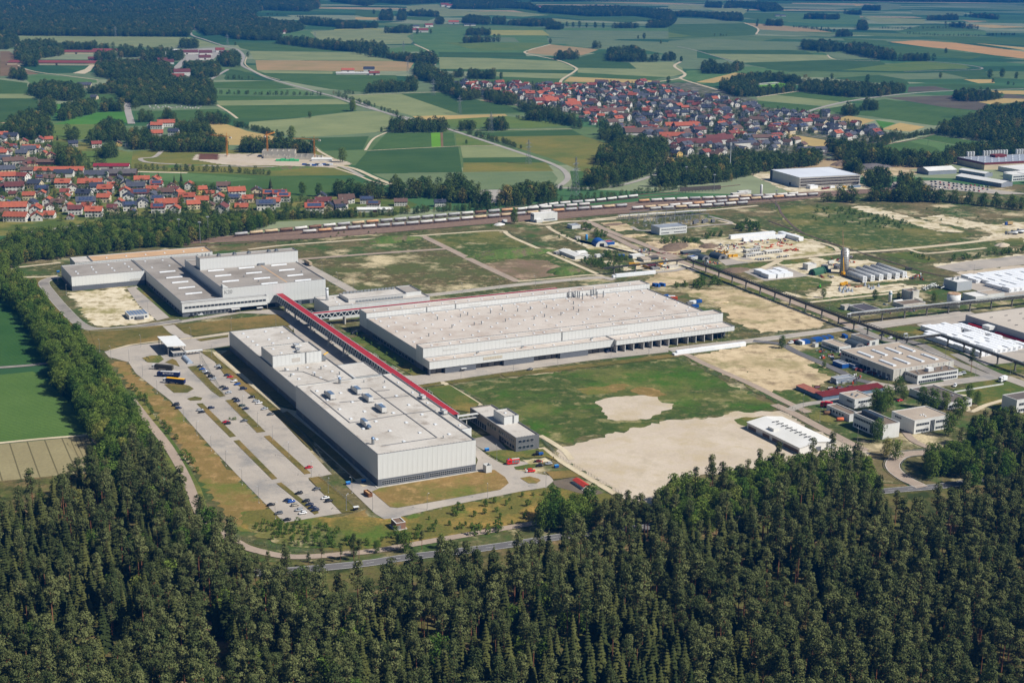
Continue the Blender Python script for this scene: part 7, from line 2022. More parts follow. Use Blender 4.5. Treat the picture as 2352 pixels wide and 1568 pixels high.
flatbox(446,578,5,4,3,'small_shed','small beige cabin beside the blue silo','shed',OCR,RTAN)
flatbox(471,633,11,11,3.8,'flat_hut','small white hut with grey flat roof below the railway','hut',OWH,RGR)
gablebox(397,492,11,34,3.0,4.4,'tent_hall','long white tent hall on the chalk yard','tent',RWH,RWH,'y')
gablebox(408,490,7,8,2.6,3.8,'tent_hall','short white tent annex at the near end of the long tent','tent',RWH,RWH,'y')
gablebox(409,505,9,12,2.8,3.9,'tent_hall','white tent annex on the right of the long tent','tent',RWH,RWH,'x')
flatbox(421,492,9,5,2.6,'white_cabin','white cabin to the right of the tents','cabin',OWH,RWH)
flatbox(391,520,4,5,2.4,'grey_cabin','dark grey cabin at the far end of the long tent','cabin',COPE,RGR)
gablebox(452,455,8,13,2.6,3.6,'shed','brown-roofed shed among the yards left of the pipe bridge','shed',OCR,RTAN,'x')
gablebox(462,460,10,9,2.6,3.4,'shed','dark-roofed shed right of the brown-roofed one','shed',DGR,RDK,'x')
flatbox(451,474,14,8,3,'white_shed','pale shed behind the brown-roofed sheds','shed',OWH,RWH)
flatbox(440,427,14,11,2.9,'shed','shed with dark crimson flat roof and yellow walls below the short pipe bridge','shed',YEL,mat('crimson_roof',(98,30,42),(86,28,38),.3))
flatbox(441,421,8,4,2.4,'grey_cabin','grey cabin in front of the crimson-roofed shed','cabin',COPE,RGR)
flatbox(459,420,10,5,2.8,'white_cabin','cream cabin right of the crimson-roofed shed','cabin',OCR,RTAN)
for i,(u,v)in enumerate(((437,446),(441,443),(455,436),(461,438),(466,440))):
 container(u,v,YEL,'yellow container among the sheds by the short pipe bridge, %s from the left'%order[i],RNG.uniform(1.2,1.8))
container(448,484,BLU,'pale blue container beside the bushes among the sheds',1.4)
for i in range(6):
 r=site('steel_bundle','dark red bundle of pipes lying beside the concrete road','bundle',500+i*4.4-14,486-i*3.4,'dark red pipe bundles')
 MB().box(0,4,0,1.6,0,.7).build('pipes',RUST,r)
 MB().box(1,1.2,-.05,1.65,0,.75).build('strap',LATT,r)
 # substation
r,rf=flatbox(539.5,566,34,17,8.0,'switchgear_building','white switchgear building with blue-grey roof beside the substation','building',OWH,RGR,cope=RGR)
windows_x(r,2,33,-.03,5.2,5.9,14,.5)
windows_x(r,2,12,-.03,1.6,2.4,6,.4)
windows_x(r,18,33,-.03,1.6,2.4,9,.4)
r=site('substation','open-air electrical substation of steel gantries and bus bars','substation',548,612)
for k,yy in enumerate((0,18,40)):
 m=MB()
 n=8-k
 for i in range(n):
  x=i*12+k*3
  for dx in(-.9,.9):
   m.bar((x+dx,yy,0),(x,yy,9.5),.22)
  if i<n-1:
   m.bar((x,yy,9.4),(x+12,yy,9.4),.5)
 tag(m.build('gantry',STEEL,r),kind='stuff')
m=MB()
for i in range(70):
 x,y=RNG.uniform(0,84),RNG.uniform(-8,38)
 m.cyl(x,y,0,RNG.uniform(2.5,5),.28,.18,6)
 if i%3==0:
  m.box(x-1,x+1,y-.6,y+.6,0,RNG.uniform(.5,1.4))
tag(m.build('insulators',PIPE,r),kind='stuff')
for i in range(5):
 t=MB().box(-2,2,-1.5,1.5,.4,3.4).build('transformer',COPE,r,(62+i*6,-6+(i%2)*5,0))
 MB().cyl(-1,0,3.4,5.4,.25,n=6).build('bushing',PIPE,t)
 MB().cyl(1,0,3.4,5.4,.25,n=6).build('bushing',PIPE,t)
r=site('covered_walkway','very long white covered pipe rack along the railway','rack',548,661,None,-.07)
MB().box(0,110,0,3,4.4,4.8).build('roof',RWH,r)
MB().box(0,110,5,7,3.4,3.7).build('second_roof',RWH,r)
m=MB()
for i in range(19):
 m.box(i*6,i*6+.3,.3,.6,0,4.4)
 m.box(i*6,i*6+.3,5.2,5.5,0,3.4)
tag(m.build('posts',STEEL,r),kind='stuff')
# railway building
r,rf=flatbox(451.5,684,29,9,9.2,'signal_building','white box-shaped railway building in front of the tank wagons','building',OWH,RWH)
ribbon_window(r,12,26,-.03,1.5,2.6,1.4)
windows_y(r,.5,8,-.03,6.2,7.4,4,.3)
MB().box(1,8,-4.4,-.1,0,3.4).build('annex',OWH,r)
flatbox(420,697,5,3,2.6,'small_shed','tiny white cabin beside the rails','cabin',OWH,RWH)
# far white hall under construction
r=site('office_hall','large new white hall with three bands of windows and scaffolding','building',874,766,None,-.1)
fb=block(r,0,91,0,72,13.2,WPAN,mat('bluish_white_roof',(214,218,222),(204,208,214),.02,joints=(30,None,.5,(170,174,180),.6)),para=.25)
MB().box(-.15,-.02,66,72.1,0,13.4).build('dark_end',DGR,r)
for z in(2.2,6.0,9.6):
 MB().box(2,90,-.09,-.02,z,z+2.0).build('window_band',GLASS,r)
 m=MB()
 for i in range(44):
  m.box(2+i*2,2.3+i*2,-.14,-.095,z,z+2.0)
 tag(m.build('mullions',FRAME,r),kind='stuff')
m=MB()
for i in range(46):
 m.box(i*2,i*2+.1,-1.3,-1.2,0,13)
for z in(2,4,6,8,10,12):
 m.box(0,90,-1.35,-.7,z-.1,z+.02)
tag(m.build('scaffolding',mat('scaffold_tan',(168,150,128)),r),kind='stuff')
MB().box(-.1,-.02,20,24,0,4).build('gate',DARK,r)
for i,(u,v,a,b,c)in enumerate(((881,752,12,8,WRAP),(900,745,6,3,RUST),(910,748,7,3,WRAP),(917,742,7,3,COPEL),(926,744,6,3,YEL),(934,740,18,3,BLUEM),(893,742,6,3,RUST))):
 flatbox(u,v,a,b,2.8 if i else 4.4,'site_cabin','construction cabin before the new white hall, %s from the left'%order[i],'cabin',c,RWH if i%2 else c)
r=site('white_column_tank','slim white upright tank beside the rail yard','tank',797,741)
smooth(MB().tube((0,0,.9),(0,0,12),1.6,12,cap=.8).build('vessel',OWH,r))
MB().box(-1.2,1.2,-1.2,1.2,0,.6).build('base',KERB,r)
flatbox(758,745,22,6,3.2,'pump_house','low grey pump house beside the rail yard','building',OCR,RWH)
flatbox(772,752,18,5,4.0,'pump_house','white flat pump house behind the lower one','building',OWH,RWH)
r=site('pipework','brown pipe racks of the tank filling station','pipes',728,790)
m=MB()
for i in range(9):
 m.tube((-18+i*2,i*3,2.4),(40+i*2,i*3-4,2.4),.4,6)
for i in range(12):
 m.box(-15+i*5,-14.6+i*5,0,.4,0,2.2)
 m.box(-10+i*5,-9.6+i*5,16,16.4,0,2.2)
tag(m.build('pipes',mat('brown_pipe',(0,0,0)),r),kind='stuff')
# far right factory
r=site('factory_complex','distant factory with grey roof and red-brown band at the right edge','factory',1215,795,None,-.1)
fr_=block(r,0,130,0,60,10,mat('cream_panels',(214,196,164),(204,186,154),.1),mat('grey_blue_roof',(150,156,166),(140,146,156),.03),para=.2)
ring(MB(),-.2,130.2,-.2,60.2,7.2,10.06,.3).build('red_band',RUST,r)
skylights(fr_,[(6+i*12,8+j*15)for i in range(10)for j in range(4)],9.8,2.4,2.4,hh=.9)
MB().box(50,70,40,52,9.8,13.5).build('roof_block',RUST,fr_)
sm_=MB().cyl(0,0,0,16,1.7,n=10).mesh('silo',OWH)
for i in range(3):
 obj('silo',sm_,r,(22+i*5,66,0))
for i in range(9):
 obj('silo',sm_,r,(52+i*5,68,0))
for i in range(3):
 obj('silo',sm_,r,(110+i*5,68,0))
gablebox(1108,788,46,26,5.4,9,'storage_tent','big white gabled storage tent behind the car park','tent',RGR,RWH,'x',-.1)
gablebox(1122,668,22,74,5.2,7.6,'storage_hall','long white-roofed storage hall beside the car park','hall',RGR,RWH,'y',.12)
gablebox(1165,742,16,44,5,6.6,'storage_hall','shorter white-roofed hall behind the long one','hall',RGR,RWH,'y',.12)
r,rf=flatbox(1172,700,24,16,9,'office_building','white office block of the distant factory','office',OWH,RWH)
windows_x(r,2,22,-.03,1.5,3.2,6,.8)
windows_x(r,2,22,-.03,5.2,6.8,6,.8)
flatbox(1196,700,60,40,6,'factory_annex','pale low annex of the distant factory','factory',OWH,RWH)
r,rf=flatbox(1180,672,26,14,7,'office_building','white building with balconies right of the storage halls','office',OWH,RWH)
flatbox(1228,742,90,40,6.4,'factory_annex','second pale low annex behind the distant office block','factory',OWH,RWH)
gablebox(1270,690,40,30,6,8,'storage_hall','white gabled hall at the far right edge','hall',RGR,RWH,'y')
flatbox(1060,835,8,6,3.4,'white_cabin','white cabin at the gravel works','cabin',OWH,RWH)
gablebox(1195,905,22,12,3.4,6.4,'barn','brown-roofed barn at the edge of the green field','barn',RDK,RTAN,'x')
# earth mounds and spoil heaps
def mound(t,x,y,a,b,h,m,name,label,rot=0.0):
 p=W(t,x,y)
 r_=np.random.default_rng(int(x*7+y))
 n,k=26,7
 vs,fs=[(0,0,h)],[]
 for j in range(1,k+1):
  f=j/k
  for i in range(n):
   an=6.283*i/n
   rr=f*(1+.16*math.sin(an*3+1)+.08*math.sin(an*7))
   vs.append((a*rr*math.cos(an),b*rr*math.sin(an),max(0.0,h*(1-f**1.7))+r_.normal()*h*.06*(j<k)-(.3 if j==k else 0)))
 for i in range(n):
  fs.append((0,1+i,1+(i+1)%n))
 for j in range(k-1):
  for i in range(n):
   fs.append((1+j*n+i,1+(j+1)*n+i,1+(j+1)*n+(i+1)%n,1+j*n+(i+1)%n))
 mb=MB().add(vs,fs)
 o=mb.build(name,m,None,p,GRID+rot)
 smooth(o)
 return tag(o,label,'mound')
MG=mat('grassy_mound',(72,100,38),(96,104,52),.12,fine=(.6,.25),patches=[((104,92,70),.1,.6,.7)])
MS=mat('soil_heap',(128,108,88),(108,92,76),.15,fine=(.6,.2))
mound('E',700,112,34,12,5,MG,'earth_mound','green flat-topped earth mound behind the rear hall road')
mound('E',1480,205,48,15,6,MG,'earth_mound','largest green earth mound on the north pasture')
mound('E',1850,320,18,12,5,MG,'earth_mound','green earth mound with a bare flank near the chalk track corner')
mound('M',1360,525,18,10,4,MS,'spoil_heap','brown spoil heap right of the concrete road')
mound('M',1280,560,14,9,3,MS,'spoil_heap','lower brown spoil heap beside the road')
mound('M',1700,530,12,8,4,MS,'spoil_heap','spoil heap overgrown with weeds by the equipment yard')
mound('M',1500,520,8,6,3.4,SAND,'spoil_heap','sandy pointed heap by the thicket')
mound('M',660,285,16,5,2,MS,'spoil_heap','long low rubble heap beside the substation')
mound('M',870,410,16,7,2,SAND,'spoil_heap','pale rubble heap before the switchgear building')
mound('M',2000,790,16,9,3,MS,'spoil_heap','dark brush heap below the diagonal pipe bridge')
mound('F',2210,145,10,6,3,SANDC,'spoil_heap','small pale gravel heap at the right chalk yard')
mound('F',350,522,8,5,1.6,SAND,'spoil_heap','small sand heap behind the great hall')
mound('K',800,365,7,4,2.6,COPEL,'gravel_heap','small light gravel heap beside the rails')
mound('S',640,370,40,12,7,mat('dark_gravel_heap',(92,88,86),(106,100,96),.1,fine=(.5,.15)),'gravel_heap','big dark gravel heap beside the new white hall')
mound('S',380,330,26,10,7,MS,'gravel_heap','brown heap behind the new white hall')
mound('A',1850,1120,45,11,3.5,MG,'earth_mound','green earth bank below the building site road, right one')
mound('A',1180,1103,40,8,3,MG,'earth_mound','green earth bank below the building site road, left one')

# -- railway
RAILM=mat('rail_steel',(150,120,100),(120,96,82),.6,rough=.6)
SLEEP=mat('sleepers',(112,98,86),(98,86,76),.4)
flat('rail_yard',[W('P',*p)for p in[(330,553),(480,546),(760,522),(1000,505),(1200,488),(1480,462),(1700,448),(1880,440),(2060,432),(2040,440),(1900,452),(1780,463),(1560,478),(1300,502),(1080,518),(760,545),(540,556),(380,560)]],BALLAST,'pad')
def track(t,pts):
 c=curve_pts([W(t,x,y)for x,y in pts],8)
 k=_cnt.get('road',0)
 _cnt['road']=k+1
 o=ribbon(c,2.6,.34+(k%60)*.0012).build('rail_track',SLEEP)
 tag(o,None,None,None,'structure')
 for s in(-1,1):
  ribbon(c,.16,.36,.16,s*.75).build('rail',RAILM,o)
 return c
T1=track('P',[(420,563),(541,547),(711,537),(830,527),(935,519),(1115,503),(1288,488),(1445,476),(1560,466)])
T2=track('P',[(420,559),(536,545),(690,530),(768,522),(941,507),(1050,497),(1200,485),(1337,475),(1400,470)])
T3=track('P',[(1130,492),(1194,486),(1233,480),(1281,473),(1365,466),(1462,455),(1560,446)])
T4=track('P',[(1440,473),(1468,467),(1585,461),(1640,459),(1733,455),(1795,452),(1835,449),(1960,440),(2060,430)])
T5=track('P',[(1400,487),(1455,483),(1540,477),(1650,468),(1707,463),(1800,456),(1890,450)])
T6=track('P',[(1420,492),(1505,484),(1622,477),(1705,471),(1800,464),(1880,453),(1960,445),(2080,436)])
T7=track('P',[(420,567),(760,545),(1100,516),(1300,499),(1560,480),(1760,462)])
T8=track('P',[(330,553),(560,532),(830,510),(1000,497),(1300,462),(1560,440),(1700,425)])
T9=track('P',[(2000,335),(2100,322),(2154,305)])
rd('rail_bed','C',[(1000,1020),(1310,950),(1500,915),(1780,872)],9,mat('dark_ballast',(104,90,80),(90,80,72),.3))
c_=track('S',[(-700,690),(-500,700),(-370,770),(-320,870),(-200,1000),(-90,1080)])
track('F',[(660,-20),(1080,130),(1300,200),(1700,320),(1900,360)])
TANKC=[mat('tank_white',(222,220,214),(196,190,180),.25,rough=.45,streak=(.8,.15),rand=.06),mat('tank_grey',(186,186,184),(160,158,154),.25,rough=.45,streak=(.8,.2),rand=.06),mat('tank_cream',(214,192,154),(190,164,126),.25,rough=.5,streak=(.8,.2)),mat('tank_orange',(214,168,122),(196,146,102),.3,rough=.5,streak=(.8,.2)),mat('tank_brown',(132,98,76),(112,84,66),.3,rough=.6)]
TN=['white','grey','cream','orange','brown']
WFR=mat('wagon_frame',(84,66,56),(70,56,50),.4,rough=.8)
wt=smooth(MB().tube((-6.6,0,2.75),(6.6,0,2.75),1.45,14,cap=.7).build('tank',TANKC[0]));wt_m=wt.data
bpy.data.objects.remove(wt)
wf_m=MB().box(-7.6,7.6,-1.2,1.2,.95,1.25).box(-6.8,-6.2,-1.1,1.1,1.25,1.9).box(6.2,6.8,-1.1,1.1,1.25,1.9).box(-8.1,-7.6,-.9,-.6,.95,1.2).box(-8.1,-7.6,.6,.9,.95,1.2).box(7.6,8.1,-.9,-.6,.95,1.2).box(7.6,8.1,.6,.9,.95,1.2).mesh('frame',WFR)
bg=MB().box(-1.5,1.5,-1.0,1.0,.55,.95)
for x in(-.9,.9):
 for y in(-.78,.78):
  bg.tube((x,y-.08,.46),(x,y+.08,.46),.46,10)
bg_m=bg.mesh('bogie',WFR)
hat_m=MB().box(-2.2,2.2,-.35,.35,4.2,4.28).cyl(0,0,4.0,4.5,.45,n=8).box(-7.5,-7.3,-1.0,-.9,1.25,3.4).mesh('walkway',WFR)
def wagons(c,s0,s1,name,probs):
 """tank wagons coupled along a track between two distances"""
 acc=[0.0]
 for a,b in zip(c[:-1],c[1:]):
  acc.append(acc[-1]+(b-a).length)
 def at(s):
  for i in range(len(acc)-1):
   if acc[i+1]>=s:
    f=(s-acc[i])/(acc[i+1]-acc[i])
    return c[i].lerp(c[i+1],f),math.atan2(c[i+1].y-c[i].y,c[i+1].x-c[i].x)
  return None,None
 s,k=s0,1
 while s<min(s1,acc[-1]):
  p,an=at(s)
  if p is None:
   break
  ci=RNG.choices(range(5),probs)[0]
  e=thing('tank_wagon','%s tank wagon, %d%s from the left in the %s'%(TN[ci],k,{1:'st',2:'nd',3:'rd'}.get(k if k<20 else k%10,'th'),name),'wagon',(p.x,p.y,.5),an,'tank wagons in the rail yard')
  t=obj('tank',wt_m,e)
  setmat(t,TANKC[ci])
  obj('walkway',hat_m,t)
  obj('frame',wf_m,e)
  obj('bogie',bg_m,e,(-5,0,0))
  obj('bogie',bg_m,e,(5,0,0))
  s+=16.7
  k+=1
def dist_at(c,t,x,y):
 p=W(t,x,y)
 best,acc,out=1e9,0.0,0.0
 for a,b in zip(c[:-1],c[1:]):
  if(a-p).length<best:
   best,out=(a-p).length,acc
  acc+=(b-a).length
 return out
wagons(T1,dist_at(T1,'P',711,537),dist_at(T1,'P',1452,475),'long front rake',(5,3,2,1,.4))
wagons(T2,dist_at(T2,'P',545,544),dist_at(T2,'P',1345,474),'long rear rake',(4,4,3,2,1))
wagons(T3,dist_at(T3,'P',1200,485),dist_at(T3,'P',1460,455),'upper white rake',(8,2,0,0,0))
wagons(T4,dist_at(T4,'P',1478,467),dist_at(T4,'P',1845,449),'upper right rake',(6,2,2,1,0))
wagons(T5,dist_at(T5,'P',1465,482),dist_at(T5,'P',1885,450),'middle right rake',(6,3,2,1,0))
wagons(T6,dist_at(T6,'P',1510,484),dist_at(T6,'P',1700,471),'lower right rake',(4,4,3,1,0))
# lamp masts
LAMPM=mat('lamp_post',(150,152,154),rough=.4,metal=.4)
lp_m=MB().tube((0,0,0),(0,0,9.2),.12,6,r1=.07).bar((0,0,9.2),(1.0,0,9.4),.1).mesh('post',LAMPM)
lh_m=MB().box(.7,1.5,-.16,.16,9.32,9.5).mesh('lamp_head',mat('lamp_head_grey',(196,198,200)))
lb_m=MB().cyl(0,0,0,.5,.3,n=8).mesh('foot',KERB)
def lamp(p,rot,label,group='street lamps of the plant',s=1.0):
 e=thing('street_lamp',label,'lamp',(p.x,p.y,0),rot,group,s)
 obj('post',lp_m,e)
 obj('lamp_head',lh_m,e)
 obj('foot',lb_m,e)
LP=[('H',1015,475),('H',615,550),('H',255,560),('H',1400,405),('H',1075,222),('H',118,440),('H',80,555),('D',385,400),('D',440,470),('D',933,815),('D',1265,765),('D',1530,700),('D',1375,630),('D',980,590),('D',1825,670),('D',660,845),('D',735,890),('D',855,915),('D',945,1010),('D',1040,1120),('D',1325,930),('D',1400,880),('D',1215,1305),('D',1303,1400),('D',1398,1500),('D',1605,1230),('D',1705,1340),('D',1803,1430),('D',1912,1540),('D',1495,1600),('D',1602,1725),('D',1713,1845),('D',1822,1950),('D',2060,1675),('D',2172,1780),('D',2293,1895),('E',250,320),('E',352,385),('E',457,440),('E',1175,460),('E',1420,430),('E',1660,410),('E',1900,380),('E',1515,975),('E',1808,935),('E',1168,1020),('E',2160,880),('J',490,1000),('J',940,945),('J',1285,880),('F',890,1220),('F',840,480),('F',1065,560),('F',1480,160),('F',2020,330),('F',1830,890),('F',2030,1010),('F',2260,990),('F',1250,1440),('F',1000,1310),('F',1450,1100),('F',710,430)]
for i,(t_,x,y)in enumerate(LP):
 X_,Y_=sheet(t_,x,y)
 lamp(W(t_,x,y),RNG.uniform(-3,3),'thin grey street lamp on the plant grounds, '+spot(*W(t_,x,y)[:2]))
hm_m=MB().tube((0,0,0),(0,0,21),.35,8,r1=.2).mesh('mast',LAMPM)
hh_m=MB().box(-1.6,1.6,-.3,.3,21.0,21.3).box(-1.5,1.5,-.5,-.31,21.3,22.3).mesh('floodlights',mat('lamp_head_grey',(0,0,0)))
for t_,x,y,lab in(('D',1325,128,'tall floodlight mast left of the wagons'),('R',490,1160,'floodlight mast at the left end of the rail yard'),('R',808,1130,'floodlight mast before the first wagon'),('C',240,1215,'slim mast above the filling station'),('C',300,1270,'second slim mast above the filling station'),('C',708,1380,'dark mast at the right end of the wagons'),('C',115,1215,'slim mast left of the filling station')):
 p=W(t_,x,y)
 e=thing('floodlight_mast',lab,'mast',(p.x,p.y,0),0)
 obj('mast',hm_m,e)
 obj('floodlights',hh_m,e)
p=W('C',405,1140)
e=thing('radio_mast','tall white radio mast rising above the right village','mast',(p.x,p.y,0))
MB().tube((0,0,0),(0,0,38),.7,8,r1=.4).build('mast',OWH,e)
MB().box(-1.2,1.2,-1.2,1.2,36,40).build('antennas',COPEL,e)
p=W('A',1098,405)
e=thing('chimney','slim white chimney among the trees of the upper left compound','chimney',(p.x,p.y,0))
MB().cyl(0,0,0,24,1.1,.8,10).build('shaft',OWH,e)
MB().cyl(0,0,24,24.6,1.0,n=10).build('rim',COPE,e)
# pylons
PYL=mat('pylon_steel',(140,146,146),(120,126,126),.3,rough=.5)
def pylon_mesh(H,wd,arms,t):
 m=MB()
 def half(z):
  return wd*(1-z/H)**1.1+.35
 for sx in(-1,1):
  for sy in(-1,1):
   zs=[i*H/8 for i in range(9)]
   for a,b in zip(zs[:-1],zs[1:]):
    m.bar((sx*half(a),sy*half(a),a),(sx*half(b),sy*half(b),b),t)
 for i in range(8):
  a,b=i*H/8,(i+1)*H/8
  ha,hb=half(a),half(b)
  for sx in(-1,1):
   m.bar((-ha*sx,ha,a),(hb*sx,hb,b),t*.7)
   m.bar((-ha*sx,-ha,a),(hb*sx,-hb,b),t*.7)
   m.bar((ha,-ha*sx,a),(hb,hb*sx,b),t*.7)
 ar=MB()
 for z,L in arms:
  for sx in(-1,1):
   ar.bar((0,0,z+1.2),(sx*L,0,z),t)
   ar.bar((0,.6,z-.4),(sx*L,0,z),t)
   ar.bar((0,-.6,z-.4),(sx*L,0,z),t)
   ar.bar((sx*L,0,z),(sx*L,0,z-1.8),t*.9)
 return m.mesh('lattice_tower',PYL),ar.mesh('cross_arms',PYL)
PA=pylon_mesh(48,4.2,[(33,9),(40,6.5)],.26)
PB=pylon_mesh(34,3.0,[(24,7),(29,5.5)],.22)
PC=pylon_mesh(33,3.0,[(23,8),(28,6)],.22)
prev=None
for i,(t_,x,y,pm,lab)in enumerate((('B',1595,1300,PA,'nearest and tallest green-grey lattice pylon beside the road bend'),('B',1285,1085,PB,'lattice pylon in the dry meadow left of the road bend'),('B',1037,880,PB,'lattice pylon behind the hedge row in the middle fields'),('B',830,755,PC,'lattice pylon on the tan strip field'),('B',655,630,PC,'lattice pylon left of the right village'),('B',487,490,PC,'lattice pylon beside the far farm buildings'),('B',458,350,PC,'far lattice pylon above the tree line'),('B',515,292,PC,'farthest lattice pylon beside the pale lane'),('A',2085,285,PC,'far lattice pylon in the upper pale field'),('A',765,245,PC,'far lattice pylon before the great forest'),('A',1505,300,PC,'far lattice pylon beside the country road'))):
 p=W(t_,x,y)
 e=thing('power_pylon',lab,'pylon',(p.x,p.y,0),.9)
 tag(obj('lattice_tower',pm[0],e),kind='stuff')
 tag(obj('cross_arms',pm[1],e),kind='stuff')
 # fences
FEN=mat('mesh_fence',(128,132,124),(112,116,108),.5)
def fence(t,pts,label,h=2.0,step=3.0):
 c=[W(t,x,y)for x,y in pts]
 o=c[0]
 e=thing('mesh_fence',label,'fence',(o.x,o.y,0))
 ps,ws=MB(),MB()
 for a,b in zip(c[:-1],c[1:]):
  d=b-a
  n=max(1,int(d.length/step))
  for i in range(n+1):
   p=a+d*(i/n)-o
   ps.box(p.x-.06,p.x+.06,p.y-.06,p.y+.06,0,h)
  a,b=a-o,b-o
  for z in(.15,.6,1.05,1.5,1.95):
   ws.bar((a.x,a.y,z),(b.x,b.y,z),.035)
 tag(ps.build('posts',FEN,e),kind='stuff')
 tag(ws.build('wires',FEN,e),kind='stuff')
fence('D',[(1430,880),(1640,1060),(1850,1240),(2010,1400),(2190,1640)],'mesh fence between the car park and the assembly hall path')
fence('G',[(2110,190),(2352,400)],'mesh fence beside the lower car park')
fence('E',[(1120,1065),(1300,1180),(1500,1310),(1700,1430),(1800,1530)],'mesh fence along the left side of the green meadow')
fence('J',[(760,1040),(1100,1180),(1600,1400),(2000,1580),(2250,1690)],'mesh fence along the right side of the green meadow')
fence('E',[(1480,60),(1800,195),(2150,345)],'mesh fence beside the chalk track of the north pasture')
fence('G',[(1530,575),(1600,610),(1750,650),(1950,690),(2200,690)],'curved mesh fence round the thick plantation')
fence('D',[(1330,880),(1400,1000),(1450,1080),(1480,1140)],'mesh fence beside the truck island')
fence('H',[(1380,90),(1480,200),(1700,330),(1900,450)],'mesh fence beside the pale gravel lot')
fence('F',[(720,1225),(900,1330),(1180,1480)],'mesh fence beside the white storage shed')
fence('F',[(350,650),(600,740),(980,700),(1100,660)],'mesh fence round the sand lot')
r=site('low_wall','long low white wall on the lawn of the east site','wall',*G('F',1890,1115))
pa,pb=G('F',1890,1115),G('F',2215,1062)
MB().bar((0,0,.5),(pb[0]-pa[0],pb[1]-pa[1],.5),.4,1.0).build('wall',OWH,r)
MB().bar((0,0,1.05),(pb[0]-pa[0],pb[1]-pa[1],1.05),.5,.1).build('coping',COPEL,r)
r=site('guard_rail','curved steel guard rails of the loop road','barrier',*G('I',1490,140))
o_=W('I',1490,140)
for sg in(-1,1):
 c=curve_pts([W('I',x,y)for x,y in[(1740,30),(1560,45),(1490,90),(1490,140),(1560,200),(1640,240)]],6)
 m=MB()
 pr_=None
 for i,p in enumerate(c):
  d=(c[min(i+1,len(c)-1)]-c[max(0,i-1)]).normalized()
  q=p+Vector((-d.y,d.x,0))*sg*5.0
  q=Vector(((q-o_).dot(UX),(q-o_).dot(VX),.75))
  if pr_ is not None:
   m.bar(pr_,q,.1,.35)
  m.box(q.x-.06,q.x+.06,q.y-.06,q.y+.06,0,.7)
  pr_=q
 tag(m.build('rail',STEEL,r),kind='stuff')

# -- houses
def tile(name,a,b):
 return mat(name,a,b,.5,rough=.85,joints=(.45,None,.12,tuple(int(q*.7)for q in a),.35),rand=.12,fine=(.8,.1))
ROOFS=dict(orange=tile('orange_tiles',(180,98,70),(156,86,64)),red=tile('red_tiles',(144,76,64),(126,68,58)),darkred=tile('dark_red_tiles',(114,66,60),(100,60,56)),brown=tile('brown_tiles',(112,86,74),(98,78,68)),grey=tile('grey_tiles',(88,90,98),(76,78,86)),slate=tile('slate_tiles',(64,68,80),(56,60,72)))
WALLS=dict(white=mat('white_render',(226,222,212),(210,206,194),.4,rand=.05,streak=(.7,.06)),cream=mat('cream_render',(222,206,170),(208,192,156),.4,rand=.05,streak=(.7,.06)),grey=mat('grey_render',(180,176,168),(166,162,154),.4,rand=.05),yellow=mat('yellow_render',(220,186,112),(206,172,100),.4))
SOLAR=mat('solar_cells',(38,50,78),(46,60,92),.8,rough=.15,spec=.6,joints=(1.1,1.7,.12,(150,160,176),.7))
WOOD=mat('dark_wood',(96,74,58),(82,62,50),.6)
HP=[]
def house_proto(L,w,he,hr,dormer=False,annex=False,balcony=False):
 wall=MB().box(-L/2,L/2,-w/2,w/2,0,he)
 for x,f in((-L/2,(2,1,0)),(L/2,(0,1,2))):
  wall.add([(x,-w/2,he),(x,w/2,he),(x,0,hr)],[f])
 if annex:
  wall.box(L/2,L/2+3.2,-w/2+.5,w/2-2,0,2.6)
 roof=MB().gable(-L/2,L/2,-w/2,w/2,he+.02,hr+.02,.6,.22)
 if annex:
  roof.box(L/2-.1+.75,L/2+3.5,-w/2+.2,w/2-1.7,2.61,2.78)
 if dormer:
  s=(hr-he)/(w/2)
  for sg in(-1,1):
   y0=sg*w*.36
   z0=he+(w/2-abs(y0))*s
   roof.box(-1.4,1.4,min(y0,0),max(y0,0),z0+.2,z0+1.55)
 ch=MB().box(L*.18,L*.18+.7,.5,1.2,hr-.6,hr+.9)
 win=MB()
 nl=max(2,int(L/2.6))
 for fl in range(2 if he>4.4 else 1):
  z=1.0+fl*2.7
  for i in range(nl):
   x=-L/2+(i+.5)*L/nl
   win.box(x-.55,x+.55,-w/2-.05,-w/2+.02,z,z+1.25)
   win.box(x-.55,x+.55,w/2-.02,w/2+.05,z,z+1.25)
  for k in(-1,1):
   win.box(-L/2-.05,-L/2+.02,k*w*.22-.5,k*w*.22+.5,z,z+1.25)
   win.box(L/2-.02,L/2+.05,k*w*.22-.5,k*w*.22+.5,z,z+1.25)
 for x in(-L/2,L/2):
  win.box(x-.05,x+.05,-.5,.5,he+.2,he+1.4)
 d=dict(wall=wall.mesh('wall',WALLS['white']),roof=roof.mesh('roof',ROOFS['red']),chimney=ch.mesh('chimney',WALLS['grey']),windows=win.mesh('windows',GLASS))
 s=(hr-he)/(w/2)
 def slab(x0,x1,y0,y1,up=.3):
  z=lambda y:he+(w/2+y)*s+up
  v=[(x0,y0,z(y0)),(x1,y0,z(y0)),(x1,y1,z(y1)),(x0,y1,z(y1))]
  v+=[(a,b,c+.08)for a,b,c in v]
  return MB().add(v,[(0,3,2,1),(4,5,6,7),(0,1,5,4),(1,2,6,5),(2,3,7,6),(3,0,4,7)])
 d['solar']=slab(-L*.38,L*.38,-w*.44,-w*.1).mesh('solar_panels',SOLAR)
 if balcony:
  bl=MB().box(-L/2-1.2,-L/2-.02,-w*.35,w*.35,2.6,3.5)
  d['balcony']=bl.mesh('balcony',WOOD)
 HP.append(d)
house_proto(11,9,5.2,7.9)
house_proto(13,9,5.3,8.2,True)
house_proto(10,8.5,4.2,7.0,False,True)
house_proto(15,10,5.4,8.5)
house_proto(11,9.5,5.6,8.2,False,False,True)
house_proto(9,8,3.6,6.3)
house_proto(20,10,5.0,8.2)
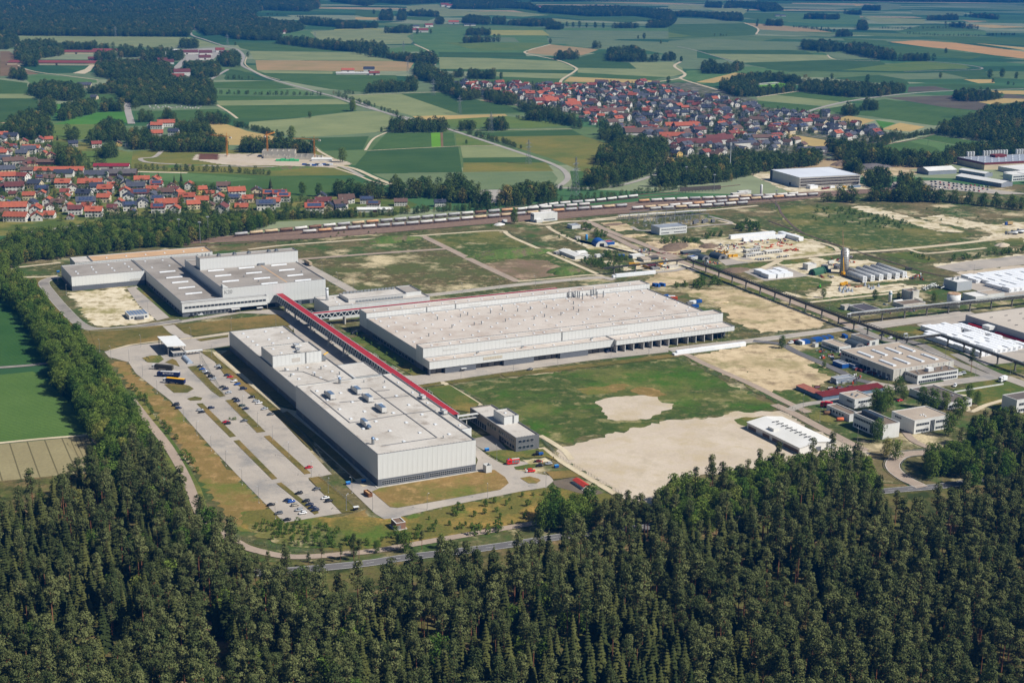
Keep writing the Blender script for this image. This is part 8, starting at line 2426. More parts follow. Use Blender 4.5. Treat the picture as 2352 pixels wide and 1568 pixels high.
def house(p,rot,proto,roof,wallc,label,group,solar=False,s=1.0):
 d=HP[proto]
 e=thing('house',label,'house',(p.x,p.y,0),rot,group,s)
 w_=obj('wall',d['wall'],e)
 setmat(w_,WALLS[wallc])
 tag(obj('windows',d['windows'],w_),kind='stuff')
 r_=obj('roof',d['roof'],e)
 setmat(r_,ROOFS[roof])
 obj('chimney',d['chimney'],r_)
 if solar:
  obj('solar_panels',d['solar'],r_)
 if 'balcony' in d:
  obj('balcony',d['balcony'],w_)
 return e
RNM=dict(orange='orange tiled',red='red tiled',darkred='dark red',brown='brown tiled',grey='grey tiled',slate='slate grey')
ordn=lambda k:'%d%s'%(k,{1:'st',2:'nd',3:'rd'}.get(k if k<20 else k%10,'th'))
# left village, row by row from the back: (x, y of the base, roof, proto, turned gable, solar)
LV={'back row':[(20,925,'orange',0,0,0),(75,935,'slate',3,0,0),(160,965,'red',2,1,0),(265,950,'red',5,1,0),(325,945,'orange',5,0,0),(485,980,'slate',0,0,0),(640,985,'red',0,0,0),(785,975,'brown',5,1,0),(855,975,'grey',5,1,0),(1040,860,'orange',3,0,0),(1000,855,'red',0,1,0),(1100,845,'orange',6,0,0),(1035,915,'orange',3,0,0),(1150,905,'slate',0,0,0),(560,590,'grey',6,0,0),(720,585,'red',0,1,0),(625,665,'grey',5,0,0)],'second row':[(15,950,'grey',0,1,0),(210,1010,'orange',6,0,0),(190,1025,'grey',3,0,0),(50,1035,'brown',2,1,0),(340,1060,'red',2,1,0),(15,1045,'orange',0,0,0),(25,1085,'grey',3,0,0),(150,1050,'grey',0,0,0),(90,1100,'brown',6,0,0),(45,1160,'grey',3,0,0),(150,1130,'brown',2,1,0),(180,1165,'brown',0,0,0)],'third row':[(50,1205,'orange',3,0,0),(150,1205,'red',0,0,0),(330,1210,'brown',2,0,0),(720,1220,'brown',5,1,0),(785,1215,'grey',5,1,0),(420,1250,'orange',1,0,0),(600,1250,'orange',6,0,0),(480,1270,'brown',2,1,0),(235,1255,'slate',0,0,0),(100,1275,'darkred',3,0,0),(280,1290,'slate',0,0,1),(20,1270,'darkred',5,0,0),(640,1275,'slate',0,0,0),(700,1290,'orange',1,0,0),(840,1260,'slate',0,1,0),(900,1275,'grey',3,0,0),(940,1225,'orange',3,0,0),(1030,1225,'orange',1,1,0),(1040,1255,'red',0,0,1),(1255,1260,'orange',0,1,0),(1330,1290,'orange',0,0,0),(1480,1270,'brown',0,0,0),(1430,1290,'grey',5,1,0),(1565,1305,'orange',3,0,0)],'fourth row':[(195,1330,'orange',0,0,0),(560,1320,'slate',1,0,0),(690,1345,'orange',0,0,0),(830,1305,'orange',0,1,0),(850,1340,'slate',0,1,0),(930,1320,'darkred',3,0,1),(1010,1325,'grey',0,1,0),(1010,1290,'orange',0,0,0),(1100,1310,'brown',3,0,0),(1150,1295,'darkred',0,0,0),(1180,1320,'orange',0,1,0),(1240,1345,'orange',1,0,0),(1450,1345,'orange',0,1,0),(1550,1345,'grey',0,0,1),(1640,1345,'orange',2,0,0),(1700,1305,'brown',4,1,1),(1780,1310,'orange',5,0,1),(1850,1320,'red',1,0,1),(1880,1340,'orange',4,0,1),(1810,1375,'orange',0,0,0),(2130,1330,'slate',2,1,0),(2290,1350,'brown',3,0,0)],'fifth row':[(320,1365,'orange',0,1,0),(210,1385,'slate',0,1,0),(95,1410,'orange',6,0,0),(390,1380,'brown',1,0,0),(570,1375,'grey',3,0,1),(455,1405,'orange',2,1,0),(790,1370,'orange',2,1,0),(860,1400,'slate',0,0,1),(945,1375,'grey',1,1,0),(1045,1355,'grey',0,0,1),(1110,1385,'orange',6,0,0),(1280,1390,'orange',0,0,0),(1340,1365,'orange',0,0,0),(1600,1380,'brown',2,1,0),(1760,1395,'grey',3,0,1),(1600,1410,'orange',0,0,0),(2140,1370,'darkred',3,0,0),(2070,1375,'darkred',5,0,0),(2250,1390,'brown',0,0,0),(2180,1400,'slate',2,1,0)],'front row':[(110,1470,'orange',6,0,0),(240,1425,'orange',1,1,0),(245,1465,'orange',2,1,0),(330,1450,'orange',5,0,0),(500,1425,'darkred',0,0,0),(625,1440,'orange',1,0,0),(1050,1415,'red',0,0,1),(1160,1415,'orange',2,1,0),(1470,1415,'darkred',0,1,0),(2080,1415,'orange',3,0,1),(580,1395,'orange',5,0,0),(20,1440,'brown',5,0,0)],}
BASER={}
for rn,lst in LV.items():
 for k,(x,y,rc,pr_,tg,so)in enumerate(sorted(lst)):
  p=W('A',x,y-8)
  rot=RNG.gauss(.12,.12)+(math.pi/2 if tg else 0)
  wc=RNG.choices(['white','cream','grey','yellow'],(8,3,1,.4))[0]
  house(p,rot,pr_,rc,wc,'%s %shouse with %s walls, %s from left in %s of left village'%(RNM[rc],'solar-roofed ' if so else '',wc,ordn(k+1),rn),'houses of the left village',bool(so),RNG.uniform(1.2,1.42))
occ=[W('A',x,y-8)for l_ in LV.values()for x,y,*_ in l_]
ex=0
for x,y in fill([tuple(W('A',a_,b_))[:2]for a_,b_ in[(-30,930),(330,990),(230,1170),(700,1210),(1000,1225),(1330,1260),(1900,1310),(1900,1400),(700,1440),(-30,1475)]],17,.9,5):
 q=Vector((x,y,0))
 if ex>=55 or min((q-o).length for o in occ)<19:
  continue
 occ.append(q)
 ex+=1
 rc=RNG.choice(['orange','red','brown','grey','darkred','brown'])
 house(q,RNG.gauss(.12,.12)+RNG.choice([0,math.pi/2]),RNG.choice([0,2,5,5]),rc,RNG.choice(['white','cream','grey']),'smaller %s house set back in the left village, %s'%(RNM[rc],spot(x,y)),'set-back houses of the left village',RNG.random()<.15,RNG.uniform(.85,1.1))
 # large barns
def barn(t,x,y,L,w,he,hr,roof,wallm,label,rot=0.1,name='barn'):
 p=W(t,x,y)
 e=thing(name,label,name.replace('_',' '),(p.x,p.y,0),rot)
 m=MB().box(-L/2,L/2,-w/2,w/2,0,he)
 for xx,f in((-L/2,(2,1,0)),(L/2,(0,1,2))):
  m.add([(xx,-w/2,he),(xx,w/2,he),(xx,0,hr)],[f])
 m.build('wall',wallm,e)
 MB().gable(-L/2,L/2,-w/2,w/2,he+.02,hr+.02,.7,.25).build('roof',roof,e)
 MB().box(-2.5,2.5,-w/2-.08,-w/2-.01,0,min(4,he-.3)).build('gate',WOOD,e)
 return e
barn('A',395,1150,62,14,5.5,9.5,ROOFS['orange'],WALLS['grey'],'very long barn with two-tone orange roof in the left village')
barn('A',425,1170,24,13,6,9.5,ROOFS['slate'],WALLS['white'],'white farmhouse with slate roof in front of the long orange barn')
barn('A',740,1120,46,12,5,8,mat('crimson_sheet',(142,44,54),(126,40,48),.2),WALLS['white'],'long barn with crimson sheet roof behind the left village')
barn('A',790,1160,44,20,4,8.5,mat('brown_grey_sheet',(104,98,96),(92,86,84),.2),WOOD,'broad low barn with dark grey roof beside the crimson one')
barn('A',640,1175,28,16,5,9.5,ROOFS['grey'],WALLS['white'],'white gabled hall with grey roof in the left village')
barn('A',260,1090,40,12,4.5,7.5,ROOFS['brown'],WOOD,'brown timber barn behind the long orange barn')
# barracks compound, upper left
BRK=mat('barrack_roof',(142,72,62),(128,66,58),.05,joints=(None,9,1.2,(110,54,48),.5))
for x,y,L,w,lab in((520,355,165,55,'huge flat-pitched red-roofed depot hall, rear one of the compound'),(740,345,100,40,'red-roofed depot hall right of the rear one'),(400,425,240,75,'largest red-roofed depot hall nearest the bare brown field')):
 barn('A',x,y,L,w,6,9,BRK,WALLS['cream'],lab,.05,'depot_hall')
for x,y,L,w,he,rc,lab in((1205,515,36,18,14,'darkred','tall white house with dark red roof at the compound gate'),(1180,520,26,8,5,'red','low annex before the tall white house'),(1235,360,60,20,6,'darkred','red-roofed depot shed with carports'),(1360,365,34,16,7,'darkred','red-roofed house at the compound yard, first'),(1355,395,30,14,6,'darkred','red-roofed house at the compound yard, second'),(1490,370,26,30,7,'darkred','red-roofed house beside the country road'),(1360,445,36,16,8,'darkred','dark red hipped house among the compound trees, first'),(1310,455,38,16,8,'darkred','dark red house among the compound trees, second'),(1270,455,24,14,6,'darkred','small red roof among the compound trees'),(1115,425,26,14,6,'darkred','red roof below the slim chimney'),(1075,415,24,12,6,'darkred','small red roof left of the slim chimney'),(1060,490,30,16,7,'darkred','red roof deep among the trees, right'),(910,480,30,16,7,'darkred','red roof deep among the trees, left'),(880,425,30,14,6,'darkred','red roof beside the middle clearing'),(745,430,24,16,5,'darkred','pinkish roof beside the clearing'),(1455,345,24,14,6,'red','white house with red roof at the head of the compound'),(630,405,34,14,5,'darkred','small red-roofed shed beside the big depot hall')):
 barn('A',x,y,L,w,he,he+6,ROOFS[rc],WALLS['white'],lab,.3,'compound_house')
barn('A',1110,345,60,24,6,8,RWH,WALLS['white'],'white-roofed hall at the head of the compound',.05,'depot_hall')
# farmsteads in the fields
for t_,x,y,L,w,he,hr,rc,lab in(('B',90,480,30,14,6,10,'orange','orange-roofed farm building of the field farm, left'),('B',230,475,26,14,7,12,'slate','white gabled farmhouse of the field farm, middle'),('B',265,497,24,14,5,9,'red','red-roofed white house of the field farm, right'),('B',570,215,55,22,8,14,'red','big red barn of the far farmstead'),('B',535,190,28,16,8,13,'grey','grey-roofed house of the far farmstead'),('B',625,180,30,16,8,13,'red','red-roofed house of the far farmstead'),('B',790,160,40,18,8,14,'orange','far orange-roofed farm beside the round copse'),('B',730,45,40,20,10,18,'red','distant white house with red roof at the forest edge'),('B',765,50,40,20,9,16,'red','distant red-roofed house at the forest edge'),('B',895,172,45,16,5,8,'slate','dark-roofed shed beside the far copse'),('C',990,122,40,20,9,15,'red','distant white farmhouse with red roof in the far fields'),('C',740,110,50,14,5,8,'grey','pale greenhouse roof in the far fields'),('A',1850,225,36,18,7,12,'red','red roof at the forest corner'),('A',1580,200,60,14,7,11,'orange','long orange roof in the forest corner'),('B',1365,58,30,16,8,14,'red','tiny distant house before the top forest')):
 barn(t_,x,y,L,w,he,hr,ROOFS[rc],WALLS['white'],lab,RNG.uniform(0,.4),'farm_building')
flatw=W('B',140,493)
e=thing('long_shed','very long low white shed of the field farm','shed',(flatw.x,flatw.y,0),.1)
MB().box(-45,45,-6,6,0,4).build('wall',WALLS['white'],e)
MB().gable(-45,45,-6,6,4.02,5.6,.5,.2).build('roof',RWH,e)
# right village: streets of houses inside its outline
VP=[tuple(W(t_,x,y))[:2]for t_,x,y in(('B',790,560),('B',900,545),('B',1180,560),('B',1480,575),('B',1700,558),('B',2000,555),('B',2200,575),('C',120,620),('C',330,650),('C',500,680),('C',640,720),('C',860,745),('C',1060,755),('C',1020,790),('C',1220,820),('C',1400,860),('C',1530,890),('C',1300,930),('C',1160,930),('C',1020,895),('C',800,885),('C',900,985),('C',830,1020),('C',560,985),('C',350,1060),('C',60,1060),('C',-20,960),('B',1960,890),('B',1740,850),('B',1580,760),('B',1330,710),('B',1240,660),('B',1000,640),('B',840,610))]
hs=fill(VP,31.5,.95,10)
hs=hs[np.argsort(hs[:,1])]
print('village houses',len(hs))
far_pts=[]
for i,(x,y)in enumerate(hs):
 q=Vector((x,y,0))
 zc=y*cP+CAM_H*sP
 X=FPX*x/zc+1176
 f=min(1,max(0,(X-1250)/500))
 rc=RNG.choices(['orange','red','darkred','brown','grey','slate'],(2.4-1.4*f,2.8-1.8*f,1.4,1.6+f,2.0+2.2*f,1.0+2.0*f))[0]
 wc=RNG.choices(['white','cream','grey','yellow'],(9,3,.8,.25))[0]
 rot=.25+.5*math.sin(x*.004)+RNG.gauss(0,.1)+(math.pi/2 if RNG.random()<.42 else 0)
 so=RNG.random()<.16
 pk=RNG.choices(range(7),(4,4,3,2.5,3,2,1.2))[0]
 if i<130:
  house(q,rot,pk,rc,wc,'%s %s-walled house%s, right village, %s'%(RNM[rc],wc,' with solar panels' if so else '',spot(x,y)),'houses of the right village',so,RNG.uniform(1.1,1.42))
 else:
  far_pts.append((x,y,pk,rc))
HV={}
for x,y,pk,rc in far_pts:
 HV.setdefault((pk,rc),0)
keys=sorted(HV)
NVAR['house']=len(keys)
for i,(pk,rc)in enumerate(keys):
 d=HP[pk]
 j=MB()
 for k,nm in enumerate(('wall','roof','chimney','windows')):
  j.add([v.co for v in d[nm].vertices],[tuple(p.vertices)for p in d[nm].polygons],k)
 FULL[('house',i)]=bpy.data.objects.new('house_form',j.mesh('house_form',[WALLS['white'],ROOFS[rc],WALLS['grey'],GLASS]))
ho=stuff('far_houses','close-set far houses of the right village',np.array([(a,b)for a,b,_,_ in far_pts]),['house'],(1.1,1.42))
ho.data.attributes['pick'].data.foreach_set('value',np.array([len(keys)-1-keys.index((c,d))for _,_,c,d in far_pts],np.int32))
gt=fill(VP,13,.66,10)
stuff('garden_trees','small garden trees between the houses of the right village',gt,['far'],(.3,.6))
gt=fill([tuple(W('A',x,y))[:2]for x,y in[(-20,900),(340,960),(900,1180),(1240,1250),(1900,1300),(2340,1370),(2340,1400),(1700,1420),(700,1450),(-20,1480)]],8.5,.55,10)
stuff('garden_trees','small garden trees between the houses of the left village',gt,['far','bush'],(.3,.62))
p=W('B',1613,700)
e=thing('church','white church with slim pointed tower in the right village','church',(p.x,p.y,0),.3)
MB().box(-3,3,-3,3,0,20).build('tower',WALLS['white'],e)
MB().add([(-3.3,-3.3,20),(3.3,-3.3,20),(3.3,3.3,20),(-3.3,3.3,20),(0,0,31)],[(0,1,4),(1,2,4),(2,3,4),(3,0,4),(0,3,2,1)]).build('spire',ROOFS['slate'],e)
m=MB().box(-22,-3.1,-6,6,0,8)
m.add([(-22,-6,8),(-22,6,8),(-22,0,14)],[(2,1,0)])
m.build('nave',WALLS['white'],e)
MB().gable(-22,-3.8,-6,6,8.02,14.02,.5,.25).build('nave_roof',ROOFS['orange'],e)
for t_,x,y,L,w,he,hr,rc,lab in(('B',1405,690,46,16,7,13,'orange','long orange-roofed inn at the front of the right village'),('B',1575,720,30,18,7,14,'orange','orange-roofed hall beside the church'),('B',1810,755,60,16,6,11,'brown','long brown-roofed barn in the right village'),('C',110,858,40,18,8,13,'orange','big orange hipped house in the middle of the right village'),('C',330,950,46,20,8,14,'darkred','large brown-red inn at the near edge of the right village'),('C',195,965,70,22,6,12,'darkred','long dark barn with solar roof at the near edge'),('C',570,970,44,20,5,10,'grey','barn with pale grey solar roof at the near edge'),('C',470,985,30,14,10,11,'grey','flat white block of flats at the near edge'),('C',640,935,44,14,7,11,'brown','long white house with brown roof near the pale street'),('B',2060,890,70,22,5,11,'brown','broad dark barn at the wood edge of the right village'),('B',2230,920,40,16,6,11,'orange','orange-roofed farmhouse near the wood'),('B',2300,855,60,16,7,12,'orange','long house with orange roof in the right village'),('C',945,1005,44,16,5,8,'grey','light blue-grey workshop hall right of the village')):
 barn(t_,x,y,L,w,he,hr,ROOFS[rc],WALLS['white'],lab,RNG.uniform(.1,.5),'village_hall')
for t_,x,y,lab in(('B',700,1365,'white house with grey roof alone behind the railway'),('B',70,1345,'house with dark roof at the right end of the left village, first'),('B',40,1395,'white house at the right end of the left village, second'),('B',215,1345,'house with solar roof at the right end of the left village, third'),('B',260,1375,'house with orange gable and solar roof, fourth'),('B',440,1360,'white house with dark roof and conifers, fifth')):
 house(W(t_,x,y),RNG.uniform(0,.3),RNG.choice([0,1,3]),RNG.choice(['brown','grey','slate']),'white',lab,None,'solar' in lab)
barn('B',270,1400,40,12,3.5,5,RWH,WALLS['white'],'long pale-roofed workshop behind the railway',.1,'workshop')
# football ground stand
p=W('C',620,562)
e=thing('grandstand','low white stand beside the sports field','stand',(p.x,p.y,0),.55)
MB().box(-45,45,-3,3,0,3).build('wall',WALLS['white'],e)
MB().box(-46,46,-4.5,3.5,3.01,3.4).build('roof',WALLS['white'],e)
# building site
CONC=mat('fresh_concrete',(196,188,172),(180,172,156),.1,rough=.9)
def carcass(t,x,y,L,w,h,label,rot=.05):
 p=W(t,x,y)
 e=thing('building_shell',label,'construction',(p.x,p.y,0),rot)
 MB().box(-L/2,L/2,-w/2,w/2,0,.4).build('slab',CONC,e)
 ring(MB(),-L/2,L/2,-w/2,w/2,.4,h,.4).build('wall',CONC,e)
 m=MB()
 for i in range(int(L/8)):
  m.box(-L/2+4+i*8,-L/2+4.3+i*8,-w/2+.4,w/2-.4,.4,h-.3)
 m.build('partition_walls',CONC,e)
 return e
carcass('R',1590,235,46,24,9,'highest concrete shell of the building site')
carcass('R',1700,250,70,22,4.5,'low concrete shell with open rooms on the building site')
carcass('R',1870,260,50,26,3.5,'white floor slab shell at the right of the building site')
p=W('R',1680,288)
e=thing('formwork_stack','bright green formwork stack before the concrete shells','stack',(p.x,p.y,0),.05)
for i in range(5):
 MB().box(-16+i*6.5,-10+i*6.5,-3,3,0,2.5+(i%2)).build('panel_stack',mat('formwork_green',(80,190,120),(66,170,106),.4),e)
for i in range(9):
 p=W('R',1890+i*36,335+(i%2)*8)
 e=thing('site_cabin','site container at the building site entrance, %s from the left'%ordn(i+1),'container',(p.x,p.y,0),.05)
 b=obj('corrugated_box',cmesh,e)
 e.rotation_euler.z=1.6
 setmat(b,[BLU,DGR,WRAP][i%3])
 d_=obj('doors',cdm,e)
 setmat(d_,[BLU,DGR,WRAP][i%3])
p=W('R',2060,285)
e=thing('white_tent','white tent roof at the right of the building site','tent',(p.x,p.y,0),.05)
MB().box(-14,14,-4,4,0,3).build('wall',RWH,e)
MB().gable(-14,14,-4,4,3.02,4.5,.3,.1).build('roof',RWH,e)
CRN=mat('crane_orange',(214,142,40),(196,126,36),.5)
def tower_crane(t,x,y,H,jib,ang,label):
 p=W(t,x,y)
 e=thing('tower_crane',label,'crane',(p.x,p.y,0),ang)
 m=MB()
 for sx in(-.8,.8):
  for sy in(-.8,.8):
   m.bar((sx,sy,0),(sx,sy,H),.3)
 for i in range(int(H/2)):
  for a,b in(((-.8,-.8),(.8,-.8)),((.8,-.8),(.8,.8)),((.8,.8),(-.8,.8)),((-.8,.8),(-.8,-.8))):
   m.bar((a[0],a[1],i*2),(b[0],b[1],i*2+2),.18)
 tag(m.build('mast',CRN,e),kind='stuff')
 j=MB()
 for z,y_ in((0,-.6),(0,.6),(1.2,0)):
  j.bar((-jib*.25,y_,H+z),(jib,y_,H+z*.9),.28)
 for i in range(int(jib/2)):
  j.bar((i*2,-.6,H),(i*2+1,0,H+1.2),.14)
  j.bar((i*2+1,0,H+1.2),(i*2+2,.6,H),.14)
 j.bar((0,0,H),(0,0,H+5),.5)
 j.bar((0,0,H+5),(jib*.7,0,H+1),.12)
 j.bar((0,0,H+5),(-jib*.25,0,H+1),.12)
 tag(j.build('jib',CRN,e),kind='stuff')
 MB().box(-jib*.25-1.5,-jib*.25+1.5,-1,1,H-2,H+.2).build('counterweight',CONC,e)
 MB().box(.9,2.3,-.8,.8,H-1.8,H-.1).build('cab',COPEL,e)
 MB().box(-2.6,2.6,-2.6,2.6,0,1.2).build('ballast',CONC,e)
tower_crane('A',1503,1035,28,30,2.6,'orange tower crane at the left of the building site')
tower_crane('A',1770,1035,30,34,1.4,'orange tower crane in the middle of the building site')
tower_crane('A',2080,1045,26,32,2.9,'orange tower crane at the right of the building site')
for i in range(34):
 a_=RNG.uniform(0,1)
 p=W('A',985+i*10.5+RNG.uniform(-6,6),712+RNG.uniform(-12,8))
 e=thing('gravestone','small pale gravestone in the cemetery below the dark wood','gravestone',(p.x,p.y,0),.1,'gravestones of the cemetery')
 MB().box(-1.0,1.0,-.4,.4,0,2.0).build('stone',RNG.choice([COPEL,COPE,OWH]),e)
 MB().box(-1.1,1.1,-3,-.41,0,.5).build('grave_border',CONC,e)

# -- vehicles
def paint(name,c,rough=.25):
 return mat('car_paint_'+name,c,tuple(min(255,int(q*1.06)+2)for q in c),.8,rough=rough,spec=.6)
CARC=dict(black=paint('black',(22,23,26)),silver=paint('silver',(172,176,180)),white=paint('white',(232,232,230)),red=paint('red',(196,24,34)),blue=paint('blue',(24,82,160)),navy=paint('navy',(24,36,68)),grey=paint('grey',(92,96,100)),green=paint('green',(34,58,48)),beige=paint('beige',(160,152,136)))
TYRE=mat('tyre',(20,20,21),rough=.9)
RIM=mat('rim',(150,152,154),rough=.3,metal=.8)
LIGHT=mat('headlight',(226,228,226),rough=.15,spec=.7)
TAIL=mat('tail_light',(140,16,20),rough=.2)
def loft(mb,secs):
 """closed body from cross sections (x, list of (y, z))"""
 n=len(secs[0][1])
 vs=[(x,y,z)for x,s in secs for y,z in s]
 fs=[tuple(range(n)),tuple(range((len(secs)-1)*n,len(secs)*n))[::-1]]
 for j in range(len(secs)-1):
  fs+=[(j*n+i,(j+1)*n+i,(j+1)*n+(i+1)%n,j*n+(i+1)%n)for i in range(n)]
 return mb.add(vs,fs)
def sec(w,z0,z1,r=.12):
 return[(-w,z0+r),(-w,z1-r),(-w+r,z1),(w-r,z1),(w,z1-r),(w,z0+r),(w-r,z0),(-w+r,z0)]
def car_meshes(L,W2,hood,roof,boxy):
 b=loft(MB(),[(-L/2,sec(W2*.86,.35,.72)),(-L/2+.2,sec(W2*.96,.25,hood)),(-L*.18,sec(W2,.22,hood+.06)),(L*.2,sec(W2,.22,hood+.08)),(L/2-.2,sec(W2*.96,.25,hood+(.12 if boxy else .05))),(L/2,sec(W2*.88,.35,hood-.05))])
 x0,x1,x2,x3=(-L*.28,-L*.12,L*(.42 if boxy else .2),L*(.47 if boxy else .38))
 g=loft(MB(),[(x0,sec(W2*.88,hood-.05,hood+.08,.02)),(x1,sec(W2*.76,hood-.05,roof-.04,.06)),(x2,sec(W2*.76,hood-.05,roof-.04,.06)),(x3,sec(W2*.86,hood-.05,hood+.1,.02))])
 r=loft(MB(),[(x1-.05,sec(W2*.72,roof-.06,roof,.02)),(x1+.3,sec(W2*.74,roof-.06,roof+.04,.03)),(x2-.2,sec(W2*.74,roof-.06,roof+.04,.03)),(x2+.05,sec(W2*.72,roof-.06,roof,.02))])
 t=MB().tube((0,-.11,.32),(0,.11,.32),.32,12)
 rm=MB().tube((0,-.12,.32),(0,.12,.32),.18,8)
 hl=MB().box(-L/2+.02,-L/2+.16,-.16,.16,.55,.7)
 tl=MB().box(L/2-.16,L/2-.02,-.14,.14,.6,.8)
 return dict(body=b.mesh('body',CARC['black']),glass=g.mesh('windows',GLASS),roof=r.mesh('roof',CARC['black']),tyre=t.mesh('wheel',TYRE),rim=rm.mesh('rim',RIM),hl=hl.mesh('headlight',LIGHT),tl=tl.mesh('tail_light',TAIL),L=L,W=W2)
CARS=[car_meshes(4.4,.9,.86,1.42,False),car_meshes(4.3,.9,.9,1.48,True),car_meshes(4.9,.96,1.05,1.95,True)]
for d in CARS:
 for k in('body','roof','glass'):
  d[k].polygons.foreach_set('use_smooth',[True]*len(d[k].polygons))
def car(p,rot,c,label,kind=0,group='cars parked in the staff car park'):
 d=CARS[kind]
 e=thing('car' if kind<2 else 'van',label,'car' if kind<2 else 'van',(p.x,p.y,.36),rot,group)
 b=obj('body',d['body'],e)
 setmat(b,CARC[c])
 obj('windows',d['glass'],e)
 r=obj('roof',d['roof'],e)
 setmat(r,CARC[c])
 for sx in(-.31,.30):
  for sy in(-1,1):
   w=obj('wheel',d['tyre'],e,(d['L']*sx,sy*(d['W']-.1),0))
   obj('rim',d['rim'],w)
 for sy in(-1,1):
  obj('headlight',d['hl'],e,(0,sy*d['W']*.62,0))
  obj('tail_light',d['tl'],e,(0,sy*d['W']*.66,0))
 return e
lot=[('D',1325,948,'black',0),('D',1338,966,'blue',0),('D',1357,983,'silver',1),('D',1372,994,'black',0),('D',1398,1015,'black',2),('D',1411,1031,'silver',1),('D',1440,946,'silver',1),('D',1452,960,'black',1),('D',1503,1006,'navy',0),('D',1522,1018,'red',0),('D',1549,1045,'white',1),('D',1570,1066,'blue',1),('D',1611,1096,'navy',2),('D',1472,1084,'black',0),('D',1492,1097,'navy',1),('D',1512,1122,'silver',1),('D',1665,1152,'black',1),('D',1555,1163,'black',0),('D',1567,1178,'navy',1),('D',1695,1177,'silver',1),('D',1713,1190,'white',0),('D',1602,1208,'green',1),('D',1626,1228,'navy',0),('D',1750,1228,'silver',0),('D',1791,1265,'grey',0),('D',1398,1222,'navy',1),('D',1324,1237,'silver',1),('D',1335,1250,'black',0),('D',1163,1203,'black',2),('D',1182,1223,'navy',1),('D',1495,1316,'red',0),('D',1506,1326,'black',1),('D',1615,1308,'grey',0),('G',2042,135,'red',0),('G',1793,382,'black',0),('G',1845,438,'grey',1),('G',1898,482,'black',0),('G',1903,352,'navy',0),('G',1927,361,'blue',1),('G',1952,384,'beige',1),('G',1978,306,'black',1),('G',1978,416,'silver',1),('G',2003,437,'white',1),('G',2025,358,'black',1),('G',2048,380,'navy',0),('G',2066,401,'navy',0),('G',2086,418,'navy',1),('G',2095,277,'grey',0),('G',2152,337,'white',0),('G',2175,357,'black',1)]
cnt_={}
for t_,x,y,c,k in lot:
 key=(c,k,t_)
 cnt_[key]=cnt_.get(key,0)+1
 car(W(t_,x,y),GRID+(math.pi if RNG.random()<.35 else 0)+RNG.gauss(0,.03),c,'%s %s, %s of its colour from the top in the %s staff car park'%(c,'van' if k==2 else('hatchback','estate car')[k%2],ordn(cnt_[key]),'upper' if t_=='D' else 'lower'),k)
for t_,x,y,c,k,ro,lab in(('D',1268,614,'black',0,0,'black car parked before the K20 hall entrance'),('D',1326,606,'white',1,0,'white car parked before the K20 hall entrance'),('E',455,728,'black',1,.4,'dark car beside the great hall corner'),('E',472,722,'silver',1,.4,'silver car beside the great hall corner'),('E',2140,850,'navy',2,.3,'dark van under the loading dock roof'),('E',1625,967,'grey',0,0,'grey car on the verge before the great hall'),('H',1360,263,'black',0,-.2,'black car beside the fire service group'),('H',1418,251,'silver',1,-.2,'silver car beside the fire service group'),('F',808,792,'white',2,0,'white van at the left end of the container row'),('F',1412,740,'navy',0,0,'dark blue car under the pipe bridge'),('F',1465,759,'white',1,0,'white car under the pipe bridge'),('F',1920,1002,'white',2,-.2,'white van beside the big pine'),('F',1946,994,'silver',2,-.2,'pale pickup beside the big pine'),('F',1895,1076,'white',2,.6,'white van driving past the flat lawns'),('F',1530,1173,'red',0,0,'red car half hidden behind the bright tree'),('M',180,640,'white',2,0,'white van beside the tents'),('B',1470,1252,'silver',0,.5,'pale car on the country road bend')):
 car(W(t_,x,y),GRID+ro,c,lab,k,None)
for i in range(40):
 x,y=1330+(i%14)*48+RNG.uniform(-8,8),520+(i//14)*26+(i%14)*4.5+RNG.uniform(-4,4)
 c=RNG.choice(['black','silver','white','navy','grey','red'])
 car(W('S',x,y),GRID+RNG.gauss(1.2,.1),c,'%s car in the distant factory car park'%c,RNG.choice([0,1]),'%s cars in the distant factory car park'%c)
 # lorries
def lorry(p,rot,cabc,side,top,label,text=None,L=13.6,tank=False):
 e=thing('lorry',label,'lorry',(p.x,p.y,.3),rot)
 cb=loft(MB(),[(0,sec(1.2,.5,2.9,.1)),(.35,sec(1.22,.45,3.4,.15)),(2.1,sec(1.22,.45,3.6,.12))]).build('cab',cabc,e)
 MB().box(-.03,.3,-1.05,1.05,1.9,2.8).build('windscreen',GLASS,cb)
 for sy in(-1,1):
  MB().box(.5,1.3,sy*1.2-.04,sy*1.2+.04,1.9,2.7).build('side_window',GLASS,cb)
  MB().box(-.05,.06,sy*.85-.18,sy*.85+.18,.7,.9).build('headlight',LIGHT,cb)
 x0=2.6
 if tank:
  smooth(MB().tube((x0+.6,0,2.2),(x0+L-.6,0,2.2),1.15,12,cap=.5).build('tank',side,e))
 else:
  bx_=MB().box(x0,x0+L,-1.27,1.27,1.1,3.85).build('trailer_box',side,e)
  MB().box(x0,x0+L,-1.29,1.29,3.853,3.95).build('trailer_roof',top,bx_)
  if text:
   tx=lettering(bx_,text,1.15,(x0+3.4,-1.28,2.2),m=WRAP)
   MB().box(x0+1.9,x0+3.1,-1.31,-1.275,2.1,3.2).build('emblem',COPEL,bx_)
 MB().box(1.8,x0+L,-.5,.5,.75,1.05).build('chassis',LATT,e)
 for x in(.9,3.9,x0+L-4.6,x0+L-3.2,x0+L-1.8):
  for sy in(-1,1):
   MB().tube((x,sy*1.0-.17,.5),(x,sy*1.0+.17,.5),.5,12).build('wheel',TYRE,e)
 return e
CURT=mat('dark_curtain',(74,72,64),(66,64,58),.5)
NAVY=mat('navy_curtain',(28,44,92),(24,38,82),.5,rough=.5)
YTOP=mat('yellow_roof',(236,176,30))
